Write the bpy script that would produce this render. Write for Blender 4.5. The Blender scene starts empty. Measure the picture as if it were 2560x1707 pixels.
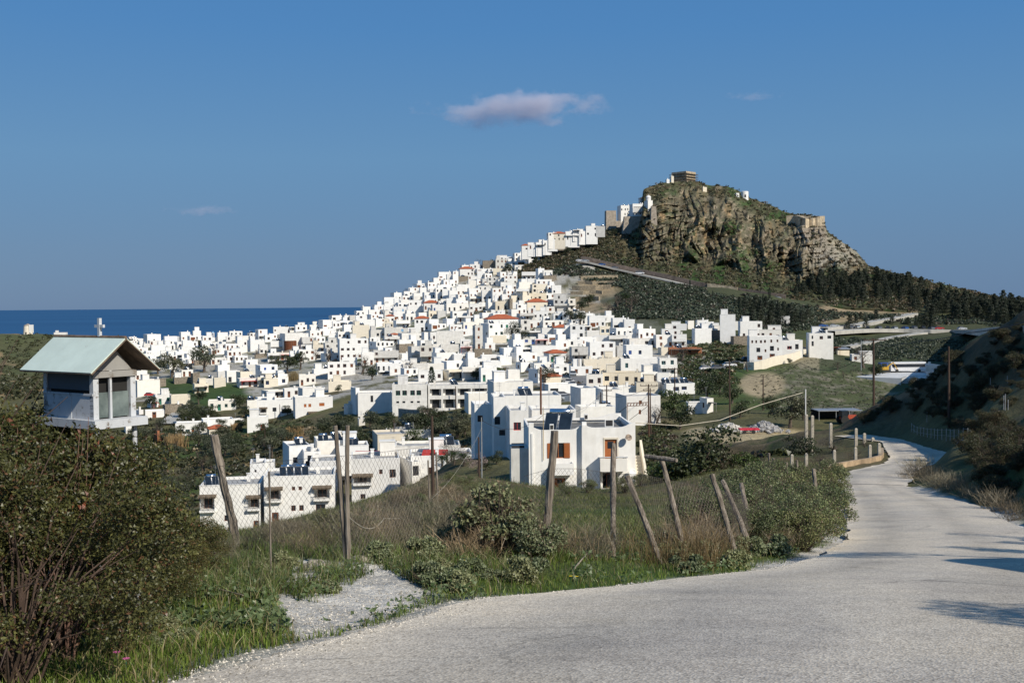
import bpy, bmesh, math, random
import numpy as np
from mathutils import Vector, Matrix
R = math.radians
rnd = random.Random(7)
NR = np.random.RandomState(11)
scene = bpy.context.scene
COL = scene.collection

# ------------------------------------------------------------------ camera
F = 2745.0                      # focal length in pixels of a 2560 px wide picture
PITCH, ROLL = 0.0337, 0.0086
_f = np.array([0, math.cos(PITCH), -math.sin(PITCH)])
_u0 = np.array([0, math.sin(PITCH), math.cos(PITCH)])
_x0 = np.array([1.0, 0, 0])
_r = _x0*math.cos(ROLL) - _u0*math.sin(ROLL)
_u = _u0*math.cos(ROLL) + _x0*math.sin(ROLL)
def ray(x, y):
    d = _f + (x-1280.0)/F*_r + (853.5-y)/F*_u
    return d/d[1]
def P(x, y, d):
    return ray(x, y)*d
def pix(X, Y, Z):
    v = np.stack([np.asarray(X, float), np.asarray(Y, float), np.asarray(Z, float)], -1)
    w = v@_f
    return 1280+F*(v@_r)/w, 853.5-F*(v@_u)/w
cam_d = bpy.data.cameras.new('camera'); cam = bpy.data.objects.new('camera', cam_d)
COL.objects.link(cam); scene.camera = cam
M = Matrix.Identity(4)
for i in range(3):
    M[i][0] = _r[i]; M[i][1] = _u[i]; M[i][2] = -_f[i]
cam.matrix_world = M
cam_d.sensor_width = 36.0; cam_d.lens = 36.0*F/2560.0
cam_d.clip_start = 0.1; cam_d.clip_end = 200000

# ------------------------------------------------------------------ noise
def _hash(ix, iy, iz, seed):
    n = (ix*374761393 + iy*668265263 + iz*2147483647 + seed*974711) & 0xffffffff
    n = ((n ^ (n >> 13))*1274126177) & 0xffffffff
    n = (n ^ (n >> 16)) & 0xffffffff
    n = ((n*2246822519) & 0xffffffff); n ^= (n >> 15)
    return (n & 0xffffff)/float(0xffffff)
def vnoise(x, y, z=0.0, seed=0):
    x = np.asarray(x, float); y = np.asarray(y, float); z = np.zeros_like(x)+z
    xi = np.floor(x).astype(np.int64); yi = np.floor(y).astype(np.int64); zi = np.floor(z).astype(np.int64)
    fx = x-xi; fy = y-yi; fz = z-zi
    fx = fx*fx*(3-2*fx); fy = fy*fy*(3-2*fy); fz = fz*fz*(3-2*fz)
    r = 0
    for a in (0, 1):
        for b in (0, 1):
            for c in (0, 1):
                w = (fx if a else 1-fx)*(fy if b else 1-fy)*(fz if c else 1-fz)
                r = r + w*_hash(xi+a, yi+b, zi+c, seed)
    return r*2-1
def fbm(x, y, z=0.0, o=4, seed=0, g=.5):
    s = 0; a = 1; t = 0
    for k in range(o):
        s = s + a*vnoise(np.asarray(x)*2**k, np.asarray(y)*2**k, np.asarray(z)*2**k, seed+k*17); t += a; a *= g
    return s/t
def sstep(a, b, x):
    t = np.clip((np.asarray(x, float)-a)/(b-a), 0, 1); return t*t*(3-2*t)

# ------------------------------------------------------------------ tags, objects
def tag(o, label=None, cat=None, group=None, kind=None):
    if label: o['label'] = label
    if cat: o['category'] = cat
    if group: o['group'] = group
    if kind: o['kind'] = kind
    return o
def empty(name, loc=(0, 0, 0), rz=0, **k):
    o = bpy.data.objects.new(name, None); COL.objects.link(o)
    o.location = [float(a) for a in loc]; o.rotation_euler = (0, 0, rz)
    o.empty_display_size = .3
    return tag(o, **k)
def link(name, me, mats=None, parent=None, loc=None):
    o = bpy.data.objects.new(name, me); COL.objects.link(o)
    if mats is not None and len(me.materials) == 0:
        for m in (mats if isinstance(mats, (list, tuple)) else [mats]): me.materials.append(m)
    if parent is not None: o.parent = parent
    if loc is not None: o.location = [float(a) for a in loc]
    return o
_kids = {}
def copy_tree(o, parent=None, top=None):
    c = o.copy(); COL.objects.link(c)
    if parent is not None: c.parent = parent
    for ch in list(o.children): copy_tree(ch, c)
    return c

def np_mesh(name, V, faces_idx, nper, mat_idx=None, smooth=False, cols=None, colname='Col'):
    """V (n,3); faces_idx flat int array; nper verts per face (int)"""
    me = bpy.data.meshes.new(name)
    V = np.asarray(V, dtype=np.float32); f = np.asarray(faces_idx, dtype=np.int32).ravel()
    nf = len(f)//nper
    me.vertices.add(len(V)); me.vertices.foreach_set('co', V.ravel())
    me.loops.add(len(f)); me.loops.foreach_set('vertex_index', f)
    me.polygons.add(nf); me.polygons.foreach_set('loop_start', np.arange(0, nf*nper, nper, dtype=np.int32))
    if mat_idx is not None: me.polygons.foreach_set('material_index', np.asarray(mat_idx, dtype=np.int32))
    me.polygons.foreach_set('use_smooth', np.full(nf, smooth, dtype=bool))
    me.update(calc_edges=True)
    if cols is not None:
        a = me.color_attributes.new(colname, 'FLOAT_COLOR', 'POINT')
        c = np.ones((len(V), 4), dtype=np.float32); c[:, :cols.shape[1]] = cols
        a.data.foreach_set('color', c.ravel())
    return me

class MB:
    """collects boxes, tubes, quads into one mesh"""
    def __init__(s): s.v = []; s.f = []; s.m = []
    def quad(s, pts, m=0):
        n = len(s.v); s.v += [tuple(float(c) for c in p) for p in pts]; s.f.append(tuple(range(n, n+len(pts)))); s.m.append(m)
    def box(s, x0, x1, y0, y1, z0, z1, m=0, bottom=True):
        n = len(s.v)
        s.v += [(x0, y0, z0), (x1, y0, z0), (x1, y1, z0), (x0, y1, z0), (x0, y0, z1), (x1, y0, z1), (x1, y1, z1), (x0, y1, z1)]
        fs = [(4, 5, 6, 7), (0, 1, 5, 4), (1, 2, 6, 5), (2, 3, 7, 6), (3, 0, 4, 7)]
        if bottom: fs.append((3, 2, 1, 0))
        for q in fs: s.f.append(tuple(n+i for i in q)); s.m.append(m)
    def obox(s, c, ax, ay, az, m=0):
        """oriented box: centre + 3 half vectors"""
        c, ax, ay, az = [np.array(t, float) for t in (c, ax, ay, az)]; n = len(s.v)
        for sz in (-1, 1):
            for sx, sy in ((-1, -1), (1, -1), (1, 1), (-1, 1)): s.v.append(tuple(c+sx*ax+sy*ay+sz*az))
        for q in [(4, 5, 6, 7), (0, 1, 5, 4), (1, 2, 6, 5), (2, 3, 7, 6), (3, 0, 4, 7), (3, 2, 1, 0)]: s.f.append(tuple(n+i for i in q)); s.m.append(m)
    def tube(s, pts, rad, n=6, m=0, cap=True):
        pts = [np.array(p, float) for p in pts]; k = len(pts)
        rad = rad if hasattr(rad, '__len__') else [rad]*k
        base = len(s.v); up = None
        for i in range(k):
            t = pts[min(i+1, k-1)]-pts[max(i-1, 0)]; t = t/(np.linalg.norm(t)+1e-9)
            if up is None:
                a = np.array([0, 0, 1.0]) if abs(t[2]) < .9 else np.array([1.0, 0, 0])
                up = a
            b = np.cross(t, up); b /= (np.linalg.norm(b)+1e-9); c = np.cross(b, t); up = c
            for j in range(n):
                an = 2*math.pi*j/n
                s.v.append(tuple(pts[i]+rad[i]*(math.cos(an)*b+math.sin(an)*c)))
        for i in range(k-1):
            for j in range(n):
                a = base+i*n+j; b_ = base+i*n+(j+1) % n
                s.f.append((a, b_, b_+n, a+n)); s.m.append(m)
        if cap:
            s.f.append(tuple(base+(k-1)*n+j for j in range(n))); s.m.append(m)
            s.f.append(tuple(base+j for j in reversed(range(n)))); s.m.append(m)
    def lathe(s, prof, c=(0, 0, 0), n=16, m=0):
        base = len(s.v)
        for r_, z in prof:
            for j in range(n):
                a = 2*math.pi*j/n; s.v.append((c[0]+r_*math.cos(a), c[1]+r_*math.sin(a), c[2]+z))
        for i in range(len(prof)-1):
            for j in range(n):
                a = base+i*n+j; b = base+i*n+(j+1) % n
                s.f.append((a, b, b+n, a+n)); s.m.append(m)
        s.f.append(tuple(base+(len(prof)-1)*n+j for j in range(n))); s.m.append(m)
    def mesh(s, name='m', smooth=False):
        me = bpy.data.meshes.new(name); me.from_pydata(s.v, [], s.f)
        me.polygons.foreach_set('material_index', s.m)
        if smooth: me.polygons.foreach_set('use_smooth', [True]*len(s.f))
        me.update(); return me
    def build(s, name, mats, parent=None, loc=None, smooth=False):
        return link(name, s.mesh(name, smooth), mats, parent, loc)

# ------------------------------------------------------------------ materials
def newmat(name):
    m = bpy.data.materials.new(name); m.use_nodes = True
    nt = m.node_tree; b = nt.nodes['Principled BSDF']; b.inputs['Roughness'].default_value = .85
    return m, nt, b
def N(nt, t, **k):
    n = nt.nodes.new(t)
    for a, v in k.items():
        if a in n.inputs: n.inputs[a].default_value = v
        else: setattr(n, a, v)
    return n
def noise_node(nt, scale, detail=4, rough=.55, coord='Object', stretch=None):
    tc = nt.nodes.new('ShaderNodeTexCoord'); n = N(nt, 'ShaderNodeTexNoise'); src = tc.outputs[coord]
    if coord == 'World':
        src = None
    if stretch:
        mp = nt.nodes.new('ShaderNodeMapping'); mp.inputs['Scale'].default_value = stretch
        nt.links.new(src, mp.inputs['Vector']); src = mp.outputs['Vector']
    nt.links.new(src, n.inputs['Vector'])
    n.inputs['Scale'].default_value = scale; n.inputs['Detail'].default_value = detail; n.inputs['Roughness'].default_value = rough
    return n
def ramp(nt, fac, stops):
    r_ = nt.nodes.new('ShaderNodeValToRGB'); cr = r_.color_ramp
    while len(cr.elements) < len(stops): cr.elements.new(.5)
    for e, (p, c) in zip(cr.elements, stops):
        e.position = p; e.color = (c[0], c[1], c[2], 1) if hasattr(c, '__len__') else (c, c, c, 1)
    nt.links.new(fac, r_.inputs['Fac']); return r_
def mix(nt, a, b, fac, mode='MIX'):
    m = nt.nodes.new('ShaderNodeMix'); m.data_type = 'RGBA'; m.blend_type = mode
    for sock, v in ((m.inputs[0], fac), (m.inputs[6], a), (m.inputs[7], b)):
        if hasattr(v, 'is_linked') or hasattr(v, 'links'): nt.links.new(v, sock)
        elif hasattr(v, '__len__'): sock.default_value = (v[0], v[1], v[2], 1)
        else: sock.default_value = v
    return m.outputs[2]
def bump(nt, b, h, strength=.3, dist=.05):
    n = nt.nodes.new('ShaderNodeBump'); n.inputs['Strength'].default_value = strength; n.inputs['Distance'].default_value = dist
    nt.links.new(h, n.inputs['Height']); nt.links.new(n.outputs['Normal'], b.inputs['Normal'])
MATS = {}
def plain(name, c, rough=.8, var=.18, scale=3.0, metal=0, bmp=.15, dist=.02, stretch=None, spec=None):
    """colour with two-scale mottling and a little bump"""
    if name in MATS: return MATS[name]
    m, nt, b = newmat(name)
    n1 = noise_node(nt, scale, 6, .65, stretch=stretch); n2 = noise_node(nt, scale*.17, 3)
    lo = [max(0, v*(1-var*1.6)) for v in c]; hi = [min(1, v*(1+var)) for v in c]
    r1 = ramp(nt, n1.outputs['Fac'], [(.3, lo), (.7, hi)])
    r2 = ramp(nt, n2.outputs['Fac'], [(.3, (1-var, 1-var, 1-var)), (.7, (1, 1, 1))])
    nt.links.new(mix(nt, r1.outputs[0], r2.outputs[0], .7, 'MULTIPLY'), b.inputs['Base Color'])
    b.inputs['Roughness'].default_value = rough; b.inputs['Metallic'].default_value = metal
    if spec is not None: b.inputs['Specular IOR Level'].default_value = spec
    if bmp: bump(nt, b, n1.outputs['Fac'], bmp, dist)
    MATS[name] = m; return m
# ------------------------------------------------------------------ road profile (height below the lens against distance)
_zd = np.array([-60, -20, 0, 6.5, 11.5, 14, 20, 26, 40, 55, 70, 90, 120, 150, 200, 300])
_zz = np.array([2.5, .2, -1.25, -2.24, -3.1, -3.54, -4.62, -5.64, -7.66, -9.4, -10.85, -12.5, -14.9, -17.2, -21, -26])
def zroad(Y): return np.interp(Y, _zd, _zz)
def hit_road(x, y):
    r_ = ray(x, y); ds = np.linspace(1, 250, 5000)
    k = np.where(ds*r_[2] < zroad(ds))[0]
    return r_*ds[k[0]] if len(k) else r_*150
LEFT = [(500,1707),(800,1611),(1000,1554),(1110,1526),(1187,1499),(1342,1487),(1574,1462),(1700,1450),(1931,1422),(2047,1392),(2113,1355),(2118,1286),(2108,1228),(2082,1186),(2150,1172),(2212,1158),(2226,1142),(2202,1104)]
RIGHT = [(2560,1332),(2469,1270),(2264,1216),(2300,1172),(2400,1139),(2326,1121),(2252,1098)]
Lw = [hit_road(*p)[:2] for p in LEFT]; Rw = [hit_road(*p)[:2] for p in RIGHT]
Lw = [np.array([-14.0,-22.0]), np.array([-8.5,-8.0]), np.array([-5.0,0.0])]+Lw+[np.array([36.5,124])]
Rw = [np.array([-4.0,-26.0]), np.array([1.5,-10.0]), np.array([4.5,-1.0]), np.array([6.5,8.0]), np.array([9.4,18.0])]+Rw+[np.array([41.0,126])]
def resample(pts, n):
    pts = np.array(pts); s = np.r_[0, np.cumsum(np.linalg.norm(np.diff(pts, axis=0), axis=1))]
    t = np.linspace(0, s[-1], n); q = np.stack([np.interp(t, s, pts[:, i]) for i in (0, 1)], 1)
    for _ in range(3): q[1:-1] = (q[:-2]+2*q[1:-1]+q[2:])/4
    return q
# pair left and right edges by nearest position along the road
ROADPOLY = np.array(list(Lw)+list(reversed(Rw)))
def in_poly(X, Y, poly):
    X = np.asarray(X, float); Y = np.asarray(Y, float); c = np.zeros(X.shape, bool); n = len(poly); j = n-1
    for i in range(n):
        xi, yi = poly[i]; xj, yj = poly[j]
        t = ((yi > Y) != (yj > Y))
        c ^= t & (X < (xj-xi)*(Y-yi)/((yj-yi) if abs(yj-yi) > 1e-9 else 1e-9)+xi); j = i
    return c
def dist_poly(X, Y, pl, closed=False):
    X = np.asarray(X, float); Y = np.asarray(Y, float); d = np.full(X.shape, 1e9); n = len(pl)
    for i in range(n if closed else n-1):
        a = pl[i]; b = pl[(i+1) % n]; ab = b-a; L = ab@ab+1e-9
        t = np.clip(((X-a[0])*ab[0]+(Y-a[1])*ab[1])/L, 0, 1)
        d = np.minimum(d, np.hypot(X-a[0]-t*ab[0], Y-a[1]-t*ab[1]))
    return d

# ------------------------------------------------------------------ terrain control points: picture x, y and distance
C = [
 # verge, fence line
 (0,1707,6),(300,1690,6.5),(0,1600,8),(0,1500,10),(0,1420,13),(250,1560,9),(250,1450,12),(500,1500,10.5),(500,1420,14),(600,1345,17),(750,1560,9.6),(750,1420,14.5),(870,1408,14.5),(1000,1480,12),(1150,1400,14.8),
 (1350,1440,14.2),(1550,1400,16.5),(1700,1390,17),(1850,1370,19),(2000,1340,23),(2060,1300,30),(2070,1240,45),(2030,1200,58),
 # slope behind the fence
 (0,1370,22),(300,1360,22),(600,1354,23),(870,1360,19),(870,1346,26),(1000,1354,24),(1000,1299,40),(1150,1339,26),(1150,1279,45),(1350,1330,28),(1550,1340,24),(1550,1290,50),(1550,1250,80),(1700,1290,48),(1700,1240,70),
 (1150,1219,72),(1080,1224,78),(1150,1194,92),(1100,1189,97),(1030,1224,84),(1000,1244,72),(920,1306,58),(850,1321,48),(780,1341,38),(1250,1200,95),(1330,1232,106),(1450,1236,108),(1590,1228,110),(1640,1190,118),(1650,1150,135),(1450,1160,125),
 (1750,1180,95),(1850,1180,80),(1900,1150,100),(1980,1140,105),(2060,1120,112),(2120,1100,125),
 # valley under the slope
 (1000,1262,150),(1130,1152,150),(1120,1042,250),(1190,1050,236),(900,1290,150),(700,1345,140),(600,1365,110),(500,1380,90),(650,1338,172),(800,1315,172),(500,1340,178),(900,1262,180),(1000,1225,190),(1080,1165,190),(450,1300,200),(250,1300,190),(0,1330,160),
 (500,1240,225),(250,1220,240),(0,1240,220),(500,1170,260),(250,1130,290),(0,1150,270),(500,1110,300),(700,1130,250),(900,1150,215),(900,1100,240),(1050,1110,232),(1250,1142,150),(1300,1122,160),(1150,1075,245),(1230,1060,240),
 (700,1060,320),(500,1060,330),(400,1020,370),(250,1050,340),(0,1060,350),(900,1050,285),(1000,1033,292),(1100,1028,288),(700,1010,360),(500,990,400),(700,960,420),(500,940,455),(400,950,450),(250,985,430),(0,1000,440),(850,990,340),
 # town, left wing
 (400,910,510),(550,910,500),(700,910,480),(850,930,425),(400,880,570),(550,875,570),(700,870,560),(850,880,500),(380,850,640),(500,845,660),(600,845,650),(750,835,650),(850,800,690),(900,845,570),(950,890,470),(1000,950,380),
 # town, centre
 (1000,900,460),(1000,850,545),(1000,800,630),(960,765,690),(1030,730,715),(1130,690,730),(1230,660,745),(1300,645,750),(1360,625,760),(1120,740,660),(1120,790,580),(1120,850,500),(1120,910,410),(1120,960,350),
 (1300,700,660),(1300,760,580),(1300,820,500),(1300,880,420),(1300,940,350),(1300,990,290),(1380,680,650),(1400,720,600),(1430,770,560),(1450,820,480),(1450,880,400),(1450,940,330),(1450,1000,270),(1330,1050,225),(1450,1060,205),
 (1600,1040,230),(1600,1000,265),(1600,950,310),(1600,900,360),(1600,860,410),(1600,820,450),(1550,780,510),(1550,730,570),(1500,690,615),(1480,655,640),(1600,1090,190),(1700,1040,235),(1700,1000,262),(1700,1075,205),
 # right centre
 (1700,950,320),(1760,900,370),(1760,850,410),(1760,810,455),(1850,880,370),(1850,930,320),(1850,990,255),(1850,1040,210),(1800,1080,185),(1900,1085,178),(1950,1055,195),(2030,1030,212),(1900,905,345),(2000,892,350),(2080,900,345),(2150,950,312),(2100,980,270),(1950,960,290),(2200,1010,250),(2000,1010,245),
 (2150,1040,200),(1900,950,300),
 (1760,770,505),(1760,730,560),(1920,740,585),(1920,790,510),(1920,830,450),(2050,770,570),(2050,810,510),(2050,835,480),(2050,870,400),(2200,780,580),(2200,820,520),(2300,800,560),(2250,838,500),(2400,838,480),(2560,845,470),(2200,880,430),(2350,880,420),(2200,930,350),(2350,925,345),(2300,955,322),(2500,880,430),(2250,980,300),
 (2400,760,600),(2560,770,600),(2560,800,560),(2420,790,570),
 # near hill on the right: crest and flank
 (2130,1075,128),(2150,1050,135),(2180,1018,140),(2240,985,138),(2300,945,132),(2350,915,128),(2400,885,122),(2480,845,115),(2560,800,108),(2700,740,100),(2900,700,95),(3300,680,90),
 (2250,1060,125),(2320,1055,118),(2350,1000,118),(2420,1065,102),(2420,960,108),(2500,1000,85),(2560,950,85),(2480,1080,72),(2560,1040,58),(2520,1140,54),(2440,1160,60),(2360,1180,60),(2560,1140,46),(2600,1180,40),(2560,1230,39),(2520,1270,44),(2640,1050,44),
 (2640,1300,31),(2750,1200,30),(2750,1050,45),(2800,1350,22),(3000,1250,22),(3000,1100,30),(3400,1300,16),(3400,1100,20),(3400,900,45),
 # hill under the castle (kept below the rock)
 (1300,700,700),(1500,720,720),(1700,740,760),(1900,760,760),(2100,790,720),(2300,800,680),(1300,690,900),(1600,720,950),(1900,740,950),(2200,760,900),(2560,780,900),
 # behind the skylines
 (400,880,760),(600,880,760),(800,880,780),(950,820,850),(1100,770,880),(1250,730,900),(400,905,950),(800,900,980),(1100,860,1080),(1500,840,1200),(2000,850,1200),(2560,850,1200),(600,985,1250),(1000,985,1300),(1500,960,1500),(2200,950,1500),
 (2150,1110,170),(2250,1060,185),(2350,1000,200),(2450,960,220),(2600,920,240),
 # windmill hill, far left
 (0,832,1080),(70,834,1080),(200,838,1060),(330,842,1040),(0,870,950),(120,880,920),(250,890,860),(0,900,860),(0,930,740),(200,940,690),(0,965,560),(330,868,900),(0,860,1250),(200,866,1250),(350,880,1250),(100,960,1500),
 (-300,825,1050),(-300,900,800),(-300,1000,420),(-300,1150,260),(-300,1330,160),(-300,1400,25),(-300,1500,10),(-700,860,1000),(-700,1000,400),(-700,1250,200),
 (2900,850,470),(2900,800,600),(2900,820,1000),(3300,900,400),(3300,850,1000),
]
CW = [P(*c) for c in C]
# road profile points and the land behind the camera
for Y in (-60, -30, -12, -4, 0, 3):
    for X in (-60, -25, -10, -3, 1, 6): CW.append(np.array([X*1.0, Y, float(zroad(Y))-.1-(.25*abs(X+3) if X < -10 else 0)]))
    CW.append(np.array([14, Y, float(zroad(Y))+5.0])); CW.append(np.array([30, Y, float(zroad(Y))+12.0])); CW.append(np.array([70, Y, float(zroad(Y))+16.0]))
for p in [(-3,5),(-1,8),(2,10),(4,14),(6,10),(8,16),(9,22),(13,33),(17,48),(23,72),(33,90),(37,102),(40,115),(38,126)]: CW.append(np.array([p[0], p[1], float(zroad(p[1]))]))
for p in [(11,12,4),(15,20,3.5),(18,28,2),(22,38,3),(10.5,4,3.5)]: CW.append(np.array([p[0], p[1], float(zroad(p[1]))+p[2]]))
for a in range(-170, 181, 20):
    if abs(a) > 50:
        for rr, z in ((150, -8), (600, -20), (1500, -40)): CW.append(np.array([rr*math.sin(R(a)), rr*math.cos(R(a)), z+(20 if a > 0 and rr < 1000 else 0)]))
for a in range(-180, 181, 15): CW.append(np.array([4000*math.sin(R(a)), 4000*math.cos(R(a)), -160.0]))
CW = np.array(CW)
KA = 1.6
def feat(X, Y):
    r_ = np.hypot(X, Y); return np.stack([KA*np.arctan2(X, Y), np.log(np.maximum(r_, .8))], -1), r_
ff, rr_ = feat(CW[:, 0], CW[:, 1]); sv = CW[:, 2]/np.maximum(rr_, 6)
CE = .012
def phi(D2): return np.sqrt(D2+CE*CE)
D2 = ((ff[:, None]-ff[None])**2).sum(-1)
A_ = phi(D2)+np.eye(len(ff))*-.004
Wt = np.linalg.solve(np.block([[A_, np.ones((len(ff), 1))], [np.ones((1, len(ff))), np.zeros((1, 1))]]), np.r_[sv, 0])
def rbf(X, Y):
    f2, r_ = feat(X.ravel(), Y.ravel()); out = np.empty(len(f2))
    for i in range(0, len(f2), 20000):
        q = f2[i:i+20000]
        d2 = (q[:, None, 0]-ff[None, :, 0])**2+(q[:, None, 1]-ff[None, :, 1])**2
        out[i:i+20000] = phi(d2)@Wt[:-1]+Wt[-1]
    return (out*np.maximum(r_, 6)).reshape(X.shape)

TH = np.concatenate([np.linspace(-math.pi, -.52, 70, endpoint=False), np.linspace(-.52, .56, 600, endpoint=False), np.linspace(.56, math.pi, 70)])
LR = np.concatenate([np.linspace(math.log(1.0), math.log(6), 24, endpoint=False), np.linspace(math.log(6), math.log(900), 400, endpoint=False), np.linspace(math.log(900), math.log(4500), 60)])
GT, GL = np.meshgrid(TH, LR, indexing='ij'); GR = np.exp(GL)
GX = GR*np.sin(GT); GY = GR*np.cos(GT)
GZ = rbf(GX, GY)
_near = GR < 170
din = np.zeros_like(GX)+99.0
_in = in_poly(GX[_near], GY[_near], ROADPOLY)
_ds = dist_poly(GX[_near], GY[_near], ROADPOLY, True)
din[_near] = np.where(_in, -_ds, _ds)
GZraw = GZ.copy()
nz = fbm(GX/9, GY/9, o=3, seed=3)*(.22*sstep(12, 60, GR)+.3*sstep(110, 160, GR))+fbm(GX/1.7, GY/1.7, o=3, seed=5)*.13*sstep(3, 12, GR)+fbm(GX/40, GY/40, o=3, seed=8)*2.0*sstep(200, 600, GR)
hillR = sstep(20, 26, GX)*sstep(2.0, 9.0, din)*(GR < 165)
nz = nz+hillR*(fbm(GX/7, GY/7, o=4, seed=23)*1.1)
GZ = GZ+nz
wr = 1-sstep(.0, 2.2, din)
GZ = GZ*(1-wr)+(zroad(GY)-.07+.0)*wr
GZ = GZ-.10*(1-sstep(-1.2, -.35, din))
def _bil(G, X, Y):
    X = np.atleast_1d(np.asarray(X, float)); Y = np.atleast_1d(np.asarray(Y, float))
    th = np.arctan2(X, Y); lr = np.log(np.maximum(np.hypot(X, Y), 1.001))
    i = np.clip(np.searchsorted(TH, th)-1, 0, len(TH)-2); j = np.clip(np.searchsorted(LR, lr)-1, 0, len(LR)-2)
    a = np.clip((th-TH[i])/(TH[i+1]-TH[i]), 0, 1); b = np.clip((lr-LR[j])/(LR[j+1]-LR[j]), 0, 1)
    return (G[i, j]*(1-a)*(1-b)+G[i+1, j]*a*(1-b)+G[i, j+1]*(1-a)*b+G[i+1, j+1]*a*b)
def gz(X, Y):
    r_ = _bil(GZ, X, Y); return float(r_[0]) if np.ndim(X) == 0 else r_
_DS = np.exp(np.linspace(math.log(3), math.log(2200), 2600))
def hit(x, y, dmin=3):
    """first point of the terrain along the line of sight through a picture point"""
    r_ = ray(x, y); ds = _DS[_DS >= dmin]; z = gz(r_[0]*ds, ds)
    k = np.where(r_[2]*ds <= z)[0]
    if len(k) == 0: return None
    d = ds[k[0]]; return np.array([r_[0]*d, d, float(z[k[0]])])

# ------------------------------------------------------------------ castle rock: relief between a foot line and a skyline
SKY = [(1290,648),(1307,640),(1371,614),(1440,600),(1490,588),(1511,576),(1530,570),(1561,562),(1596,545),(1604,510),(1608,474),(1632,464),(1665,455),(1684,454),(1747,453),(1763,461),(1798,465),(1817,465),(1842,475),(1869,493),(1899,503),(1940,518),(1953,527),(1990,537),(2005,536),(2048,541),(2060,551),(2068,578),(2100,601),(2143,630),(2172,664),(2232,682),(2284,693),(2330,705),(2421,726),(2483,740),(2560,752),(2700,775),(2850,790)]
FOOT = [(1290,700),(1380,680),(1461,658),(1545,674),(1654,697),(1768,722),(1841,731),(1924,742),(1959,752),(2050,765),(2238,775),(2400,800),(2560,812),(2700,830),(2850,845)]
_sx = np.array([p[0] for p in SKY]); _sy = np.array([p[1] for p in SKY])
_fx = np.array([p[0] for p in FOOT]); _fy = np.array([p[1] for p in FOOT])
TOPD = np.interp(np.arange(0, 3000), [1290,1511,1600,1700,1900,2070,2300,2560,2850], [770,775,790,830,830,790,740,700,690])
def footd(x):
    return np.interp(x, [1290,1461,1600,1768,1924,2050,2238,2400,2560,2850], [668,652,640,618,600,590,578,590,600,600])
def rock_mask(x, v):
    n = fbm(x/55, v*5, o=3, seed=41)
    m = sstep(1540, 1600, x)*(1-sstep(2120, 2190, x))*sstep(.12, .3, v+.12*n)*(1-sstep(.80, .93, v+.1*n))
    m2 = sstep(1975, 2010, x)*(1-sstep(2060, 2085, x))*sstep(.7, .74, v)*(1-sstep(.97, 1, v))       # bastion wall
    return np.clip(m, 0, 1), m2
NXR, NVR = 640, 190
RX = np.linspace(1290, 2850, NXR); RV = np.linspace(0, 1, NVR)
RXX, RVV = np.meshgrid(RX, RV, indexing='ij')
ysky = np.interp(RX, _sx, _sy)+fbm(RX/14, RX*0, o=3, seed=2)*1.8*(RX < 2400)
yfoot = np.interp(RX, _fx, _fy)
RYY = yfoot[:, None]*(1-RVV)+ysky[:, None]*RVV
db = footd(RX)[:, None]; dt = np.interp(RX, np.arange(0, 3000), TOPD)[:, None]
cl, bast = rock_mask(RXX, RVV)
_n0 = fbm(RXX/160, RVV*1.3, o=2, seed=77)
gcl = RVV+(.07*np.sin(RVV*math.pi*2))*(sstep(1540, 1620, RXX)*(1-sstep(2100, 2200, RXX)))*(1+_n0*.6)
RD = db+(dt-db)*gcl
_wx = fbm(RXX/60, RYY/60, o=2, seed=88)*18; _wy = fbm(RXX/50, RYY/50, o=2, seed=89)*12
def ridge(u, v, o, seed): return .5-np.abs(fbm(u, v, o=o, seed=seed))*2.0
rid = ridge((RXX+_wx)/85, (RYY+_wy)/150, 3, 51)
rid2 = ridge((RXX+_wx)/24, (RYY+_wy)/38, 3, 57)
rid3 = fbm(RXX/8, RYY/9, o=3, seed=61)
edge = sstep(0, .12, RVV)*(1-sstep(.93, 1., RVV)*.85)
rid4 = np.abs(fbm((RXX+_wx*1.4)/20, (RYY+_wy)/110, o=3, seed=91))*2-.5
st_ = (RYY+_wy*1.2+RXX*.25)/17; st_ = (st_-np.floor(st_))
RD = RD-(cl*(rid*24-rid2*9+rid4*9+rid3*3.2+(sstep(0, .8, st_)-sstep(.85, 1, st_)-.4)*4.0*np.clip(.5+_n0*2, 0, 1))+(1-cl)*(rid2*5.0+rid3*2.2))*edge
_dirs = np.array([_f[i]+(RXX-1280)/F*_r[i]+(853.5-RYY)/F*_u[i] for i in range(3)])
_dirs = _dirs/_dirs[1]
KX = _dirs[0]*RD; KY = RD.copy(); KZ = _dirs[2]*RD
def rock_at(x, v):
    i = min(NXR-1, max(0, int(round((x-1290)/(2850-1290)*(NXR-1))))); j = min(NVR-1, max(0, int(round(v*(NVR-1)))))
    return np.array([KX[i, j], KY[i, j], KZ[i, j]])
def rock_px(x, y):
    i = min(NXR-1, max(0, int(round((x-1290)/(2850-1290)*(NXR-1)))))
    return rock_at(x, np.clip((yfoot[i]-y)/(yfoot[i]-ysky[i]), 0, 1))
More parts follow.
